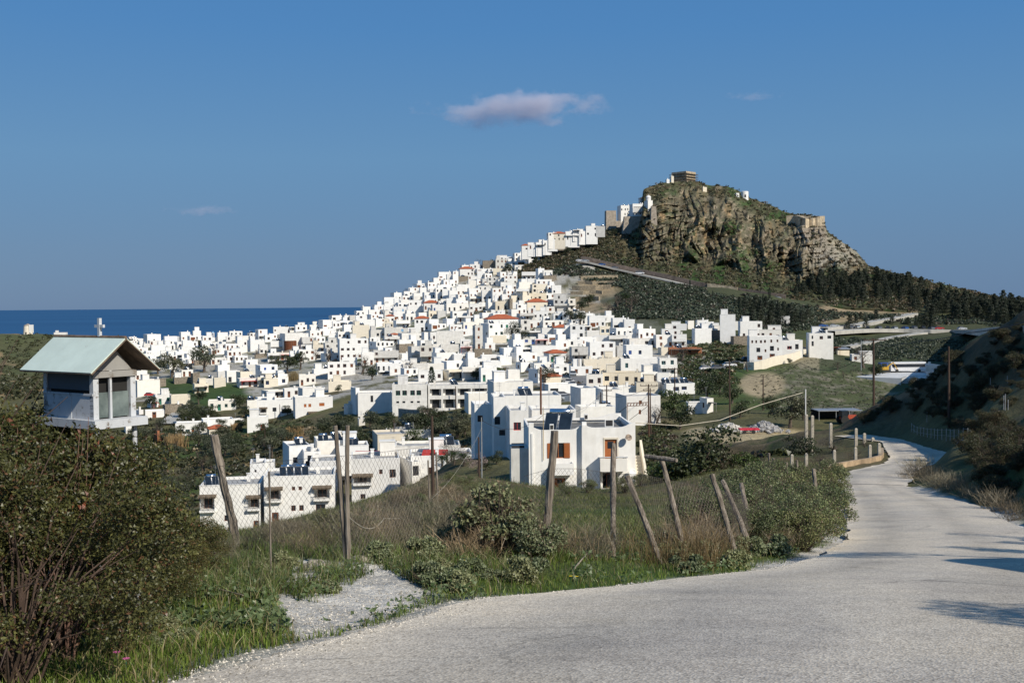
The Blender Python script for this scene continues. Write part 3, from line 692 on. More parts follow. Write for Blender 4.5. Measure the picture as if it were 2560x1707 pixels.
def make_house(x0, y0, x1, y1, flags='', wall='w', fr='w', depth=None, yaw=None, nfl=None, dp=None, label=None, side=None, rs=None, wins=None, name='house', group='whitewashed houses of the hill town'):
    """build a house whose outline fills the picture box, standing where the foot of the box meets the ground"""
    rg = random.Random(int(x0*7+y0*13+x1) if rs is None else rs)
    cx = (x0+x1)/2
    if depth is None:
        p = hit(cx, y1, 120)
        if p is None or p[1] > 900: p = P(cx, y1, 720)
        depth = float(p[1])
    p = P(cx, y1, depth); th = math.atan2(p[0], p[1])
    ye = (R(rg.choice([1, 4, 7, 11, 18, 26])+rg.uniform(-3, 3)) if yaw is None else R(yaw)+th*0)
    yw = ye-th if yaw is None else R(yaw); ye = yw+th
    W = (x1-x0)/F*depth; H = (y1-y0)/F*depth
    k = .75 if dp is None else None
    if k is not None: w_ = W/(math.cos(ye)+k*abs(math.sin(ye))); d_ = max(3.5, min(10, w_*k)) ; w_ = max(1.5, (W-d_*abs(math.sin(ye)))/math.cos(ye))
    else: d_ = dp; w_ = max(1.0, (W-d_*abs(math.sin(ye)))/math.cos(ye))
    fnd = 2.5 if depth < 220 else 5.0
    e = empty(name, p, yw)
    e['px'] = [float(x0), float(y0), float(x1), float(y1)]
    X0, X1, Y0, Y1 = -w_/2, w_/2, 0.0, d_
    # centre the silhouette
    sh = d_*math.sin(ye)/2; e.location = p+np.array([math.cos(th), -math.sin(th), 0])*(sh if True else 0)
    up = 'u' in flags; hm = H
    if up: hm = H*(.74 if H > 5 else .76)
    if nfl is None: nfl = max(1, int(round(hm/3.1)))
    fh = hm/nfl
    opsF, opsL, put = [], [], []
    side_px = max(0, d_*math.sin(ye))*F/depth
    fx = lambda px: (px-x0-side_px)/F*depth/math.cos(ye)
    fz = lambda py: (y1-py)/F*depth
    LOG = []
    if wins is not None:
        for wn_ in wins:
            a, c, b, d2 = fx(wn_[0]), fz(wn_[3]), fx(wn_[2]), fz(wn_[1]); a = max(.12, a); b = min(w_-.12, b); d2 = min(d2, hm-.25)
            if b-a < .2 or d2-c < .2: continue
            k_ = wn_[5] if len(wn_) > 5 else 'win'
            if k_ in ('log', 'gal'): opsF.append((a, b, c+fnd, d2+fnd, 1.3)); LOG.append((a, b, c, d2, wn_[4], k_))
            else: opsF.append((a, b, c+fnd, d2+fnd)); put.append(('F', a, c, b-a, d2-c, k_))
            if k_ not in ('log', 'gal') and len(wn_) > 4: WFR[(round(a, 3), round(c, 3))] = wn_[4]
    elif 'n' not in flags:
        nc = max(1, int(round(w_/rg.uniform(2.2, 3.0)))); nl = max(1, int(round(d_/3.4)))
        for f_ in range(nfl):
            for c_ in range(nc):
                if rg.random() < .22: continue
                ww = rg.choice([.9, 1.0, 1.25]); door = (f_ == 0 and rg.random() < .35) or (f_ > 0 and 'p' in flags and rg.random() < .6)
                hh = min(fh*.78, 2.1 if door else rg.choice([1.1, 1.3, 1.45])); zz = f_*fh+(.05 if door else fh*.33)
                xx = (c_+.5)*w_/nc-ww/2+rg.uniform(-.2, .2)
                if xx < .25 or xx+ww > w_-.25 or zz+hh > hm-.45: continue
                o = (xx, xx+ww, zz+fnd, zz+hh+fnd)
                if any(not (o[1] < q[0]-.1 or o[0] > q[1]+.1 or o[3] < q[2]-.1 or o[2] > q[3]+.1) for q in opsF): continue
                opsF.append(o); put.append(('F', xx, zz, ww, hh, 'door' if door else ('shut' if rg.random() < .25 else 'win')))
            for c_ in range(nl):
                if rg.random() < .45 or math.sin(ye)*d_ < .8: continue
                ww = .9; hh = min(1.1, fh*.5); zz = f_*fh+fh*.35; xx = (c_+.5)*d_/nl-ww/2
                if zz+hh > hm-.45 or xx < .2 or xx+ww > d_-.2: continue
                opsL.append((xx, xx+ww, zz+fnd, zz+hh+fnd)); put.append(('L', xx, zz, ww, hh, 'win'))
    mb = MB(); par = .45 if 'R' not in flags else 0
    hw = hm
    facade(mb, (X0, Y0, -fnd), (1, 0, 0), w_, hw+fnd, opsF); facade(mb, (X0, Y1, -fnd), (0, -1, 0), d_, hw+fnd, [(d_-o[1], d_-o[0], o[2], o[3]) for o in []] or opsL)
    mb.quad([(X1, Y0, -fnd), (X1, Y1, -fnd), (X1, Y1, hw), (X1, Y0, hw)]); mb.quad([(X1, Y1, -fnd), (X0, Y1, -fnd), (X0, Y1, hw), (X1, Y1, hw)])
    t = .22; rz_ = hw-par
    if par:
        ro = [(X0, Y0), (X1, Y0), (X1, Y1), (X0, Y1)]; ri = [(X0+t, Y0+t), (X1-t, Y0+t), (X1-t, Y1-t), (X0+t, Y1-t)]
        for i in range(4):
            j = (i+1) % 4
            mb.quad([(*ro[i], hw), (*ro[j], hw), (*ri[j], hw), (*ri[i], hw)]); mb.quad([(*ri[i], hw), (*ri[j], hw), (*ri[j], rz_), (*ri[i], rz_)])
        mb.quad([(*p_, rz_) for p_ in ri], 1)
    else: mb.quad([(X0, Y0, hw), (X1, Y0, hw), (X1, Y1, hw), (X0, Y1, hw)])
    if up:
        a = X0+w_*rg.choice([.0, .25, .4])+.05; b = a+w_*.58; c = Y0+d_*.3; hu = H-hm
        facade(mb, (a, c, rz_), (1, 0, 0), b-a, hu+par, [(.35*(b-a), .35*(b-a)+.9, .1, min(2.1, hu*.8))] if hu > 1.4 else [])
        mb.quad([(b, c, rz_), (b, Y1-.05, rz_), (b, Y1-.05, H), (b, c, H)]); mb.quad([(a, Y1-.05, rz_), (a, c, rz_), (a, c, H), (a, Y1-.05, H)]); mb.quad([(b, Y1-.05, rz_), (a, Y1-.05, rz_), (a, Y1-.05, H), (b, Y1-.05, H)])
        mb.box(a-.12, b+.12, c-.12, Y1+.07, H+.002, H+.14, 0)
        if hu > 1.4: put.append(('U', .35*(b-a), rz_+.1, .9, min(2.1, hu*.8)-.1, 'door', a, c))
    if 's' == wall or rg.random() < .3:
        mb.box(X0-.06, X1+.06, Y0-.06, Y0+.1, hw+.003, hw+.1, 0) if par else None
    if 'b' in flags or 'p' in flags:      # balcony slab with solid parapet
        for f_ in range(1, nfl) if nfl > 1 else []:
            zb = f_*fh; mb.box(X0+.1, X1-.1, Y0-1.3, Y0-.003, zb-.16, zb, 0); mb.box(X0+.1, X1-.1, Y0-1.3, Y0-1.18, zb+.002, zb+.85, 0); mb.box(X0+.1, X0+.22, Y0-1.175, Y0-.003, zb+.002, zb+.85, 0); mb.box(X1-.22, X1-.1, Y0-1.175, Y0-.003, zb+.002, zb+.85, 0)
    roofm = ROOFB if 'd' in flags else ROOFC
    for (a, b, c, d2, f2, k_) in LOG:      # back wall of a loggia, its door, floor slab, rail and brushwood shade
        yb = Y0+1.3; mb.quad([(X0+a, yb, c), (X0+b, yb, c), (X0+b, yb, d2), (X0+a, yb, d2)])
        if k_ == 'log': mb.box(X0+a-.15, X0+b+.15, Y0-.75, Y0-.003, c-.35, c-.02, 0)
    mb.build('walls', [WALLM[wall], roofm], e)
    for (a, b, c, d2, f2, k_) in LOG:
        nn = 1 if k_ == 'log' else max(1, int((b-a)/2.6))
        for i in range(nn):
            ww = min(1.5, (b-a)*.6) if k_ == 'log' else (b-a)/nn*.62; xx = a+(i+.5)*(b-a)/nn-ww/2
            put_window(e, (X0, Y0+1.3, 0), (1, 0, 0), xx, c+.02, ww, (d2-c)*.92, f2, 'win', inset=-.06, name='window')
        if k_ == 'log':
            r2 = MB(); 
            for q_ in np.arange(X0+a-.1, X0+b+.1, .12): r2.box(q_, q_+.025, Y0-.7, Y0-.675, c-.02, c+.8)
            r2.box(X0+a-.15, X0+b+.15, Y0-.72, Y0-.655, c+.802, c+.85); r2.build('railing', [DARK], e)
            t2 = MB(); rg2 = random.Random(int(a*100))
            for q_ in np.arange(X0+a-.3, X0+b+.3, .09):
                l_ = rg2.uniform(.8, 1.15); z_ = d2+.02+rg2.uniform(-.03, .05); t2.quad([(q_, Y0-l_, z_-.28), (q_+.1, Y0-l_, z_-.28), (q_+.1, Y0-.01, z_), (q_, Y0-.01, z_)]); t2.quad([(q_, Y0-l_, z_-.28), (q_+.1, Y0-l_, z_-.28), (q_+.1, Y0-l_, z_-.5), (q_, Y0-l_, z_-.5)])
            t2.build('canopy', [THATCH], e)
    for o in put:
        if o[0] == 'F': put_window(e, (X0, Y0, 0), (1, 0, 0), o[1], o[2], o[3], o[4], WFR.pop((round(o[1], 3), round(o[2], 3)), fr), o[5])
        elif o[0] == 'L': put_window(e, (X0, Y1, 0), (0, -1, 0), o[1], o[2], o[3], o[4], fr, o[5])
        else: put_window(e, (o[6], o[7], 0), (1, 0, 0), o[1], o[2], o[3], o[4], fr, 'door')
    if depth < 330 and rg.random() < .6 and 'R' not in flags:
        a = MB(); xx = rg.uniform(X0+.5, X1-.5); yy = rg.uniform(Y0+1, Y1-.5); ha = rg.uniform(1.8, 3.4); a.tube([(xx, yy, rz_), (xx, yy, rz_+ha)], .022, 5)
        for q_ in range(3): a.box(xx-.35+q_*.05, xx+.35-q_*.05, yy-.01, yy+.01, rz_+ha-.1-q_*.22, rz_+ha-.07-q_*.22)
        a.build('antenna', [STEEL], e)
    if 'R' in flags:
        r_ = MB(); hip(r_, X0, X1, Y0, Y1, hw+.17, min(2.0, w_*.16), 0); r_.build('roof', [TILE], e)
    else:
        if rg.random() < .55:
            c_ = MB(); xx = rg.uniform(X0+.4, X1-.8); yy = rg.uniform(Y0+.3, Y1-.8); zc = rz_ if not up else rz_
            c_.box(xx, xx+.55, yy, yy+.5, zc, zc+1.3); c_.box(xx-.08, xx+.63, yy-.08, yy+.58, zc+1.303, zc+1.4); c_.build('chimney', [WALLM[wall] if wall != 's' else WHITE], e)
        if rg.random() < .30 and w_ > 4 and not up: solar_heater(e, (rg.uniform(X0+1.2, X1-1.2), Y0+d_*.45, rz_), rg.uniform(-.2, .6))
        if rg.random() < .4 and w_ > 4.5 and not up and 'f' not in flags:
            a = MB(); xx = rg.uniform(X0+.3, X1-3); a.box(xx, xx+2.5, Y1-3.0, Y1-.3, rz_, rz_+2.3); a.box(xx-.1, xx+2.6, Y1-3.1, Y1-.2, rz_+2.303, rz_+2.42); a.build('stair_head', [WALLM[wall] if wall != 's' else WHITE], e)
    if 'v' in flags:      # vine pergola / awning on the front
        a = MB(); zt = min(2.4, hm*.8); a.box(X0+.3, X1-.3, Y0-2.2, Y0-.02, zt, zt+.1)
        for xx in (X0+.4, X1-.5): a.box(xx, xx+.1, Y0-2.15, Y0-2.05, -fnd, zt-.003)
        a.build('awning', [REDP if 'r' in flags else ROOFB], e)
    e['info'] = [w_, d_, hm, float(nfl), float(len([o for o in put if o[0] == 'F']))]
    if label: tag(e, label, 'house')
    else: AUTO.append((e, flags, wall, fr))
    if group: e['group'] = group
    RECTS.append((x0, y0, x1, y1)); HOUSES.append((e, depth, w_, d_))
    return e
AUTO, RECTS, HOUSES, WFR = [], [], [], {}

def rows(ox, oy, s, txt):
    """box list: four picture-crop numbers, then flags:wall:frame"""
    for ln in txt.split(';'):
        ln = ln.strip()
        if not ln: continue
        t = ln.split(); a = [float(v) for v in t[0].split(',')]
        fl, wl, fr = ((t[1] if len(t) > 1 else '-')+'::').split(':')[:3]
        gx_ = (a[2]-a[0])/s*.05+.4; make_house(ox+a[0]/s-gx_, oy+a[1]/s, ox+a[2]/s+gx_, oy+a[3]/s+.8, fl.replace('-', ''), wl or 'w', fr or 'w')
# middle and upper town
rows(960, 620, 4.704, '''735,310,800,420 n:g;800,310,870,420;885,245,1050,325 R;1020,190,1165,250;1165,150,1310,235 n:s;1310,130,1450,245 :k;1340,85,1520,155 u;1520,60,1620,155;1590,60,1760,150 u;1655,130,1865,245 ::D;
1545,200,1720,300 u;1540,260,1640,340;1630,280,1780,370 v;1790,240,1880,360 n;1870,262,1975,345 f;1870,325,2020,405 n:s;1480,310,1590,370 v;1565,400,1730,485 n;1730,425,1910,530 :c:D;1290,240,1415,312 n:c;
1170,300,1265,360;1000,315,1115,375 u;990,380,1080,470 n;1080,365,1150,430 ;1140,365,1215,440 :k;1215,345,1320,440 :k:D;1320,350,1420,440 u;1420,320,1560,425;1085,445,1255,505 :g:D;640,375,770,575 u;490,405,650,525 ;420,465,495,565 n;
340,530,420,610 n;215,560,345,622 ;120,595,200,690;200,610,300,690 n;470,645,640,722 R;300,612,450,690 ;460,520,600,605;600,470,690,600 ::D;690,480,760,590 n;850,450,950,545;870,430,1000,520 n;1150,500,1270,615 :g:D;970,570,1150,645 v;
1270,470,1380,605;1380,510,1480,560 n;1480,560,1600,640 :c:D;1600,555,1720,645 :c:L;1700,530,1900,622 :c:D;1320,625,1460,725 f:c:D;1380,400,1550,495 u;1670,635,1910,730 R:c:L;1900,600,2000,695;2005,540,2240,750 ub:k:D;1990,745,2110,850 u::D;2110,745,2350,840 b::D;
1760,740,1920,845 b::D;1570,770,1760,855 v:k;1470,720,1560,805 b::R;1340,730,1420,800 b::D;1560,660,1670,775 ;1010,655,1150,745 b;1130,760,1260,830 n;790,740,980,815 ::D;1200,640,1330,725 n;980,720,1050,800 :g;510,740,640,832 :c;
625,740,720,815 n:k;280,680,500,765 n;0,680,110,765 ::B;110,690,280,770 b::L;560,665,760,745 ::B;700,830,860,905 n;770,900,910,985 b;910,870,1085,955 ::B;1050,910,1155,1185 :k;1150,885,1460,1125 ::G;1190,835,1560,965 Rf:w:D;
1590,840,1710,985 :k:D;1700,850,1850,940;1850,850,2100,925 ;1640,1045,1780,1135 b::B;1780,1065,1930,1145 vr:w:D;2000,935,2180,1045 R;2070,910,2210,1060 u;2200,905,2352,1060 ::D;1480,1175,1740,1262 v::D;1735,1150,2005,1262 n;1225,1030,1430,1125 n:c;
1560,1340,1740,1450;1450,1435,1560,1545;1730,1350,2000,1445 ;1730,1425,1960,1545 u;1890,1235,2130,1345 R::G;900,1150,1030,1235 vr;290,1155,430,1345 b:k:D;430,1145,570,1345 v:k;565,1130,690,1250 :g;575,1230,830,1365 ;0,1175,160,1335 u;
150,1130,350,1245 n:s;630,980,920,1135 n:g;525,990,630,1105;445,990,525,1085 n;370,830,530,980 R:w:D;120,850,300,940 bv;30,800,115,880 R;0,870,115,945 :c:D;0,935,130,1050 :k;125,940,290,1000 :k:L;290,935,370,1050;180,1000,440,1085 b:g:D;
0,1040,175,1130 v:g;60,1020,180,1090 R;740,590,850,660 n;850,545,980,640;640,600,750,680 u;720,650,980,740 ::D;520,700,620,750 n;0,770,120,850 n:g;230,770,380,850 ::D;380,760,500,830 n;1300,560,1330,720 n;1470,600,1500,720 n:s;
1050,830,1200,900 n;860,800,1060,870 v;1430,940,1600,1020 ::D;1600,980,1860,1050 v::L;1850,940,2000,1050;1280,1125,1480,1180 v:g;1060,1190,1260,1270 n:s;930,1290,1060,1370 n:s;680,1130,870,1230 n:g;160,640,300,700 ::D;1560,820,1700,850 n;
880,335,990,395 n:s;760,500,860,590;840,600,980,690 u;1150,420,1220,480 n;1250,540,1320,600 n;1100,640,1200,690 n;1900,690,2000,760 :g;1700,700,1780,760;1260,730,1340,800 u;2150,600,2240,740 b:g:D;1560,480,1700,560 v''')
# left wing
rows(300, 780, 4.704, '''220,340,275,370;275,372,350,420 n:g;340,335,430,390;370,385,520,465 n;510,330,600,375 u;520,380,640,440 ::D;645,350,735,420;735,335,840,420 n;840,345,910,410;720,405,890,480 n;970,280,1080,350;1095,300,1150,340 n;1150,240,1260,340 n;1250,285,1310,345;
960,340,1160,420 u::D;1000,400,1170,470 n;1170,350,1240,440;890,420,1000,500;490,455,660,535 n;660,440,730,510 ;495,510,660,565 ;690,540,880,610;880,490,1060,560 u;410,575,560,660 ::D;550,570,650,665 n;340,520,420,590 n;640,580,740,630 n;
1310,265,1380,340 n:g;1370,280,1540,360 n:g;1370,330,1500,410;1505,245,1600,300;1600,205,1725,330 v;1510,330,1690,455 n;1635,380,1730,490 f:g:D;1700,270,1780,350;1810,175,1990,245;1990,175,2060,215 v;2060,125,2190,225 u;1900,250,2200,440 n:g;1780,340,1900,465 v;
1240,375,1390,440;1380,410,1490,480 n;1240,430,1420,520 u;1230,515,1340,590;1330,515,1490,590;1130,620,1280,690 n;1070,540,1240,610 :g;880,565,1040,625 n:s;720,610,840,690 n:s;600,680,720,755;720,680,850,755;840,720,935,850 n:s;640,770,850,840 n:s;
2100,330,2260,390 ;2105,385,2260,450 v;2230,150,2352,220;2200,215,2352,300;2270,375,2352,460 :c:D;2000,455,2120,580 b:w:D;2105,440,2280,580 ;1880,480,2000,560 vr:g;1740,480,1890,570 v;170,660,290,700 v;170,690,310,800 ;170,800,450,980 n;390,790,530,880 n:s;
1105,775,1235,880 n:c;1250,690,1400,820 b:w:D;1380,700,1550,840 n:c;1390,780,1620,880 vr:g;1460,560,1610,640 b::B;1465,620,1620,740 n:k;1610,620,1840,800 b:w:B;1840,690,1970,840 u::B;1620,770,1720,870 v:c;1700,785,1850,880 :c:B;1800,770,1960,860 ::B;
2270,665,2352,740;2115,735,2290,860 ;870,840,1030,950 v:c;410,970,600,1085 :g:G;600,975,810,1090 n:c;520,1090,710,1200 n:s;330,1050,440,1120 vr;310,1155,505,1240;180,1150,260,1205 n;1060,1040,1350,1155 f:w:G;1500,1035,1640,1130;1310,1260,1450,1320 v;
1680,920,1930,1010 v;1930,900,2110,1000;2110,890,2352,1010 n;1600,1000,1720,1110;980,1260,1315,1370 ;1040,1370,1240,1450 R:c:D;415,1440,600,1530 n:b;0,905,110,960 :g;60,1325,130,1430;1150,700,1240,780 n:g;1000,780,1110,860 n:g''')
# town below 953 / right of it
rows(1200, 750, 3.672, '''985,280,1090,385;940,235,1020,285 v;1090,240,1190,325 :c:L;1200,255,1395,345 ::D;1410,265,1600,360 ;890,340,1060,425 ;1060,325,1225,405 n;985,385,1230,530 ;830,430,985,570 v:k:D;1235,420,1330,520 b:k:D;1325,355,1600,425 :g:D;1325,415,1570,535 ::B;
1600,320,1775,440;1670,265,1830,335;1770,315,1890,435 b;1765,200,1890,280 u;1890,190,1960,265 n;1985,185,2075,265 n;1955,260,2115,405 n;2070,200,2140,270 n;2110,280,2240,355 n:s;1640,435,1720,505 n:c;1720,440,2020,500 v:b;
940,545,1100,690 b:c:W;1090,530,1280,640 n:c;1290,535,1650,660 b:w:T;1640,535,1800,700 b:w:T;1130,665,1460,775 d:c:D;1450,660,1620,760 ::w;980,680,1120,800;1620,670,1730,765 n;1430,755,1625,875 n:c;1060,800,1430,880 f;
1900,940,2050,1045 n;970,985,1230,1065 ;1060,870,1230,965 ;250,640,360,725;460,630,735,745 b;0,620,135,745 ::G;570,700,735,810 Rn:c;800,210,900,250 ;1190,325,1330,415 v;1330,300,1420,360;2040,900,2120,1040 v''')
rows(600, 750, 3.672, '''820,575,1045,700;670,630,820,680;820,745,1010,830 n:c;775,350,905,510 u:k:D;910,355,1165,545 ::w;1200,380,1400,435 b::D;1225,465,1445,580 b:k;1120,480,1225,595;1255,430,1330,490 n;900,290,1000,355;820,310,910,365 n;
945,225,1040,295;1035,230,1180,355 n:c;850,195,915,260;940,140,1010,200;1010,140,1070,190 n:k;1065,140,1160,215;1080,180,1230,265 n;1230,170,1330,245;1190,275,1325,355 :k:D;565,340,670,455 b:k;665,410,775,495 :c:D;480,460,570,560;
2045,620,2240,725 v;2230,610,2350,725 ::G;1870,640,2060,725 v:c:D;1650,650,1850,745 ;1725,580,1865,700 n;1490,590,1740,645 n:g;80,1070,250,1205 b::R;960,960,1040,1050 n:g;1100,1090,1130,1150 n:g;1180,970,1400,1030 n''')
rows(1300, 400, 3.672, '''250,668,335,745;305,676,410,745 Rf:c:D;415,655,540,730 b::D;475,640,545,675 v;525,635,625,705 u;600,607,705,700 ::D;700,607,775,635 n:k;350,722,440,758 n:s;15,785,95,838 R;75,757,160,815 u;135,757,225,812 v::D;200,740,285,800 ::D;250,728,340,765 n''')
rows(1800, 750, 3.092, '''-70,215,20,240 n;110,165,235,235 n;150,165,315,300;310,200,465,310 u;475,125,535,190 :g:D;90,280,220,350 n:s;1015,400,1170,480 u''')
# fill the gaps of the town the way it grew: small cubes on free ground
TOWN = np.array([(330,850),(520,830),(700,815),(850,785),(960,745),(1040,705),(1130,665),(1230,650),(1330,650),(1400,745),(1460,800),(1560,810),(1620,870),(1640,925),(1600,990),(1480,940),(1400,1000),(1330,935),(1200,950),(1000,940),(900,930),(800,900),(690,860),(600,890),(440,900),(330,900)], float)
def overlap(r_, lim=.42):
    a = (r_[2]-r_[0])*(r_[3]-r_[1]); s_ = 0
    for q_ in RECTS:
        ix = min(r_[2], q_[2])-max(r_[0], q_[0]); iy = min(r_[3], q_[3])-max(r_[1], q_[1])
        if ix > 0 and iy > 0: s_ += ix*iy
    return s_/a > lim
fr_ = random.Random(5); nfill = 0
for tries in range(2600):
    if len(HOUSES) >= 322: break
    x = fr_.uniform(330, 1650); y = fr_.uniform(640, 1000)
    if not in_poly(np.array([x]), np.array([y]), TOWN)[0]: continue
    p_ = hit(x, y, 200)
    if p_ is None: continue
    wpx = fr_.uniform(5.5, 10)/p_[1]*F; hpx = fr_.uniform(2.8, 4.6)/p_[1]*F
    r_ = (x-wpx/2, y-hpx, x+wpx/2, y)
    if overlap(r_, .22): continue
    make_house(*r_, flags=fr_.choice(['', '', 'u', 'b', 'n', 'v', 'u']), wall=fr_.choice('wwwwwwwwgc'), fr=fr_.choice('wwwDDBL')); nfill += 1
# the many further houses of which only a corner or a roof edge shows, as one mass
KEEPFREE = [(745,935,60,32),(930,935,60,22),(470,965,100,38),(540,905,50,16),(1225,895,60,16),(700,900,40,10),(1425,915,22,50),(1435,975,28,40),(860,965,60,16),(1290,865,28,14)]
mb = MB(); nst = 0
for tries in range(9000):
    if nst >= 620: break
    x = fr_.uniform(330, 1660); y = fr_.uniform(632, 990)
    if not in_poly(np.array([x]), np.array([y]), TOWN)[0] or any(((x-a)/c)**2+((y-b_)/d)**2 < 1 for a, b_, c, d in KEEPFREE): continue
    p_ = hit(x, y, 200)
    if p_ is None: continue
    k_ = F/p_[1]; w_ = fr_.uniform(4.0, 9); h_ = fr_.choice([2.4, 2.7, 2.9, 3.1, 4.6]); r_ = (x-w_*k_/2, y-h_*k_, x+w_*k_/2, y)
    if overlap(r_, .55): continue
    RECTS.append(r_); nst += 1; yw = -math.atan2(p_[0], p_[1])+R(fr_.uniform(0, 22)); d_ = fr_.uniform(4.5, 7.5); sub = MB(); ops = []
    for f_ in range(2 if h_ > 5 else 1):
        for c_ in range(int(w_/2.2)):
            if f_ == 0 and c_ == 0 and w_ > 5.5 and fr_.random() < .4: ops.append((.5, .5+fr_.uniform(1.8, 2.6), 5.2, 7.0)); continue
            if ops and ops[-1][1] > (c_+.5)*w_/int(w_/2.2)-.6 and ops[-1][1]-ops[-1][0] > 1.5: continue
            if fr_.random() < .65: xx = (c_+.5)*w_/int(w_/2.2)-.45; ops.append((xx, xx+.9, 5+f_*3+.9, 5+f_*3+(2.2 if fr_.random() < .7 else 2.1)))
    facade(sub, (-w_/2, 0, -5), (1, 0, 0), w_, h_+5, ops)
    for o in ops: sub.quad([(-w_/2+o[0], .17, o[2]-5), (-w_/2+o[1], .17, o[2]-5), (-w_/2+o[1], .17, o[3]-5), (-w_/2+o[0], .17, o[3]-5)], 2 if fr_.random() < .6 else 3)
    sub.quad([(-w_/2, d_, -5), (-w_/2, 0, -5), (-w_/2, 0, h_), (-w_/2, d_, h_)]); sub.quad([(w_/2, 0, -5), (w_/2, d_, -5), (w_/2, d_, h_), (w_/2, 0, h_)]); sub.quad([(-w_/2, 0, h_), (w_/2, 0, h_), (w_/2, d_, h_), (-w_/2, d_, h_)], 1)
    t = fr_.random()
    for (a, b_, c, d) in ((-w_/2, w_/2, 0, .25), (-w_/2, w_/2, d_-.25, d_), (-w_/2, -w_/2+.25, .251, d_-.251), (w_/2-.25, w_/2, .251, d_-.251)): sub.box(a+.003, b_-.003, c+.003, d-.003, h_+.002, h_+.35)
    if t < .25: a = fr_.uniform(-w_/2+.3, w_/2-2.8); sub.box(a, a+2.5, d_*.4, d_-.3, h_+.004, h_+2.4)
    if t > .3: a = fr_.uniform(-w_/2+.3, w_/2-.8); sub.box(a, a+.5, d_*.3, d_*.3+.5, h_+.004, h_+1.2)
    ca, sa = math.cos(yw), math.sin(yw); n0_ = len(mb.v)
    mb.v += [(p_[0]+v[0]*ca-v[1]*sa, p_[1]+v[0]*sa+v[1]*ca, p_[2]+v[2]) for v in sub.v]; mb.f += [tuple(n0_+i for i in f) for f in sub.f]; mb.m += sub.m
tag(mb.build('town_houses', [WHITE, ROOFC, PANE, WOODB]), 'the many small white houses wedged between the larger ones of the hill town', 'houses', kind='stuff')
print('houses', len(HOUSES), nst)
# ------------------------------------------------------------------ the buildings one can read in the photograph
def boxes(ox, oy, s, L): return [tuple([ox+t[0]/s, oy+t[1]/s, ox+t[2]/s, oy+t[3]/s]+list(t[4:])) for t in L]
Z5 = (480, 1060, 3.178); Z6 = (1140, 940, 4.48); Z2 = (600, 750, 3.672); Z3 = (1200, 750, 3.672); Z4 = (1800, 750, 3.092)
GA = 'white apartment blocks on the slope below the fence'; GB = 'white flat-roofed villas on the slope below the fence'; GM = 'white houses behind the near house'
def H(z, r_, label, wins=(), **k):
    if k.get('group') in (GA, GB, GM) and 'wall' not in k: k['wall'] = 'h'
    r_ = boxes(*z, [r_])[0]; return make_house(*r_, wins=boxes(*z, wins), label=label, rs=int(r_[0]), **k)
HX = 1
def heater_on(e, x, y, rz=0, s=1.0): return solar_heater(e, (x, y, e['info'][2]-.45), rz, s)
H(Z5, (75, 478, 585, 900), 'lowest white apartment block, seen past the leaning grey fence post', [(78,548,187,668,'w','log'),(262,718,307,765,'w'),(285,815,308,845,'w'),(447,565,570,668,'w','log'),(487,770,530,850,'w','door')], depth=174, yaw=9, dp=9, group=GA, name='apartment_house')
eA = H(Z5, (582, 402, 1160, 830), 'white apartment block with two brushwood canopies and solar panels on its flat roof', [(602,488,712,590,'w','log'),(640,692,693,800,'w','door'),(800,490,825,520,'w'),(852,490,878,520,'w'),(792,640,827,685,'w'),(855,640,890,685,'w'),(975,488,1095,590,'w','log'),(985,640,1060,720,'w','win')], depth=175, yaw=8, dp=9, group=GA, name='apartment_house')
for k in range(2): heater_on(eA, -2.2+k*2.4, 3.2, .1, 1.05)
H(Z5, (465, 308, 592, 500), 'small white block with one tiny window behind the low apartment roof', [(500,360,515,380,'D')], depth=190, yaw=12, dp=6, group=GA, name='apartment_house')
H(Z5, (580, 300, 662, 420), 'narrow white rooftop block left of the double solar panels', [], depth=192, yaw=10, dp=4, group=GA, name='apartment_house')
H(Z5, (722, 170, 948, 400), 'tall blue-white block with a shaded corner above the lower apartments', [(805,260,840,305,'D')], depth=200, yaw=20, dp=8, group=GA, name='apartment_house')
e_ = H(Z5, (970, 128, 1242, 380), 'white block with a solar tank on top, behind the split fence post', [(1100,300,1120,330,'o')], depth=204, yaw=14, dp=8, group=GA, name='apartment_house')
heater_on(e_, -1.5, 3, 0, .9)
H(Z5, (878, 216, 1025, 400), 'low white annex with a recessed dark window in front of the tank block', [(920,246,962,290,'D'),(905,290,935,330,'D','door')], depth=196, yaw=14, dp=5, group=GA, name='apartment_house')
H(Z5, (940, 290, 1165, 420), 'long white parapet block with two small brown windows beside the split post', [(1095,368,1112,395,'w'),(1138,360,1158,392,'w')], depth=188, yaw=8, dp=8, group=GA, name='apartment_house')
H(Z5, (1160, 170, 1405, 300), 'white block with a lone square chimney left of the red canopy', [], depth=200, yaw=10, dp=7, group=GA, name='apartment_house')
GB = 'white flat-roofed villas on the slope below the fence'
H(Z5, (1265, 268, 1655, 640), 'flat-roofed white villa with a solid balcony parapet and brown door under an awning', [(1290,388,1425,460,'w','log'),(1490,358,1518,395,'w'),(1572,360,1622,425,'w'),(1340,550,1380,590,'w')], depth=176, yaw=8, dp=9, group=GB, name='villa')
H(Z5, (1652, 296, 1812, 520), 'white villa wing with a tall dark door, shaded by the neighbouring wall', [(1750,330,1803,408,'D','door')], depth=178, yaw=22, dp=7, group=GB, name='villa')
H(Z5, (1720, 246, 2238, 420), 'long white villa wing ending at the grassy slope', [(1875,340,1910,400,'w'),(2080,270,2090,320,'D')], depth=182, yaw=6, dp=9, group=GB, name='villa')
e_ = H(Z5, (1610, 172, 2135, 330), 'white upper terrace carrying the big pair of solar panels', [(1610,250,1725,262,'D')], depth=196, yaw=5, dp=8, group=GB, name='villa')
heater_on(e_, 3.4, 2.2, .1, 1.35)
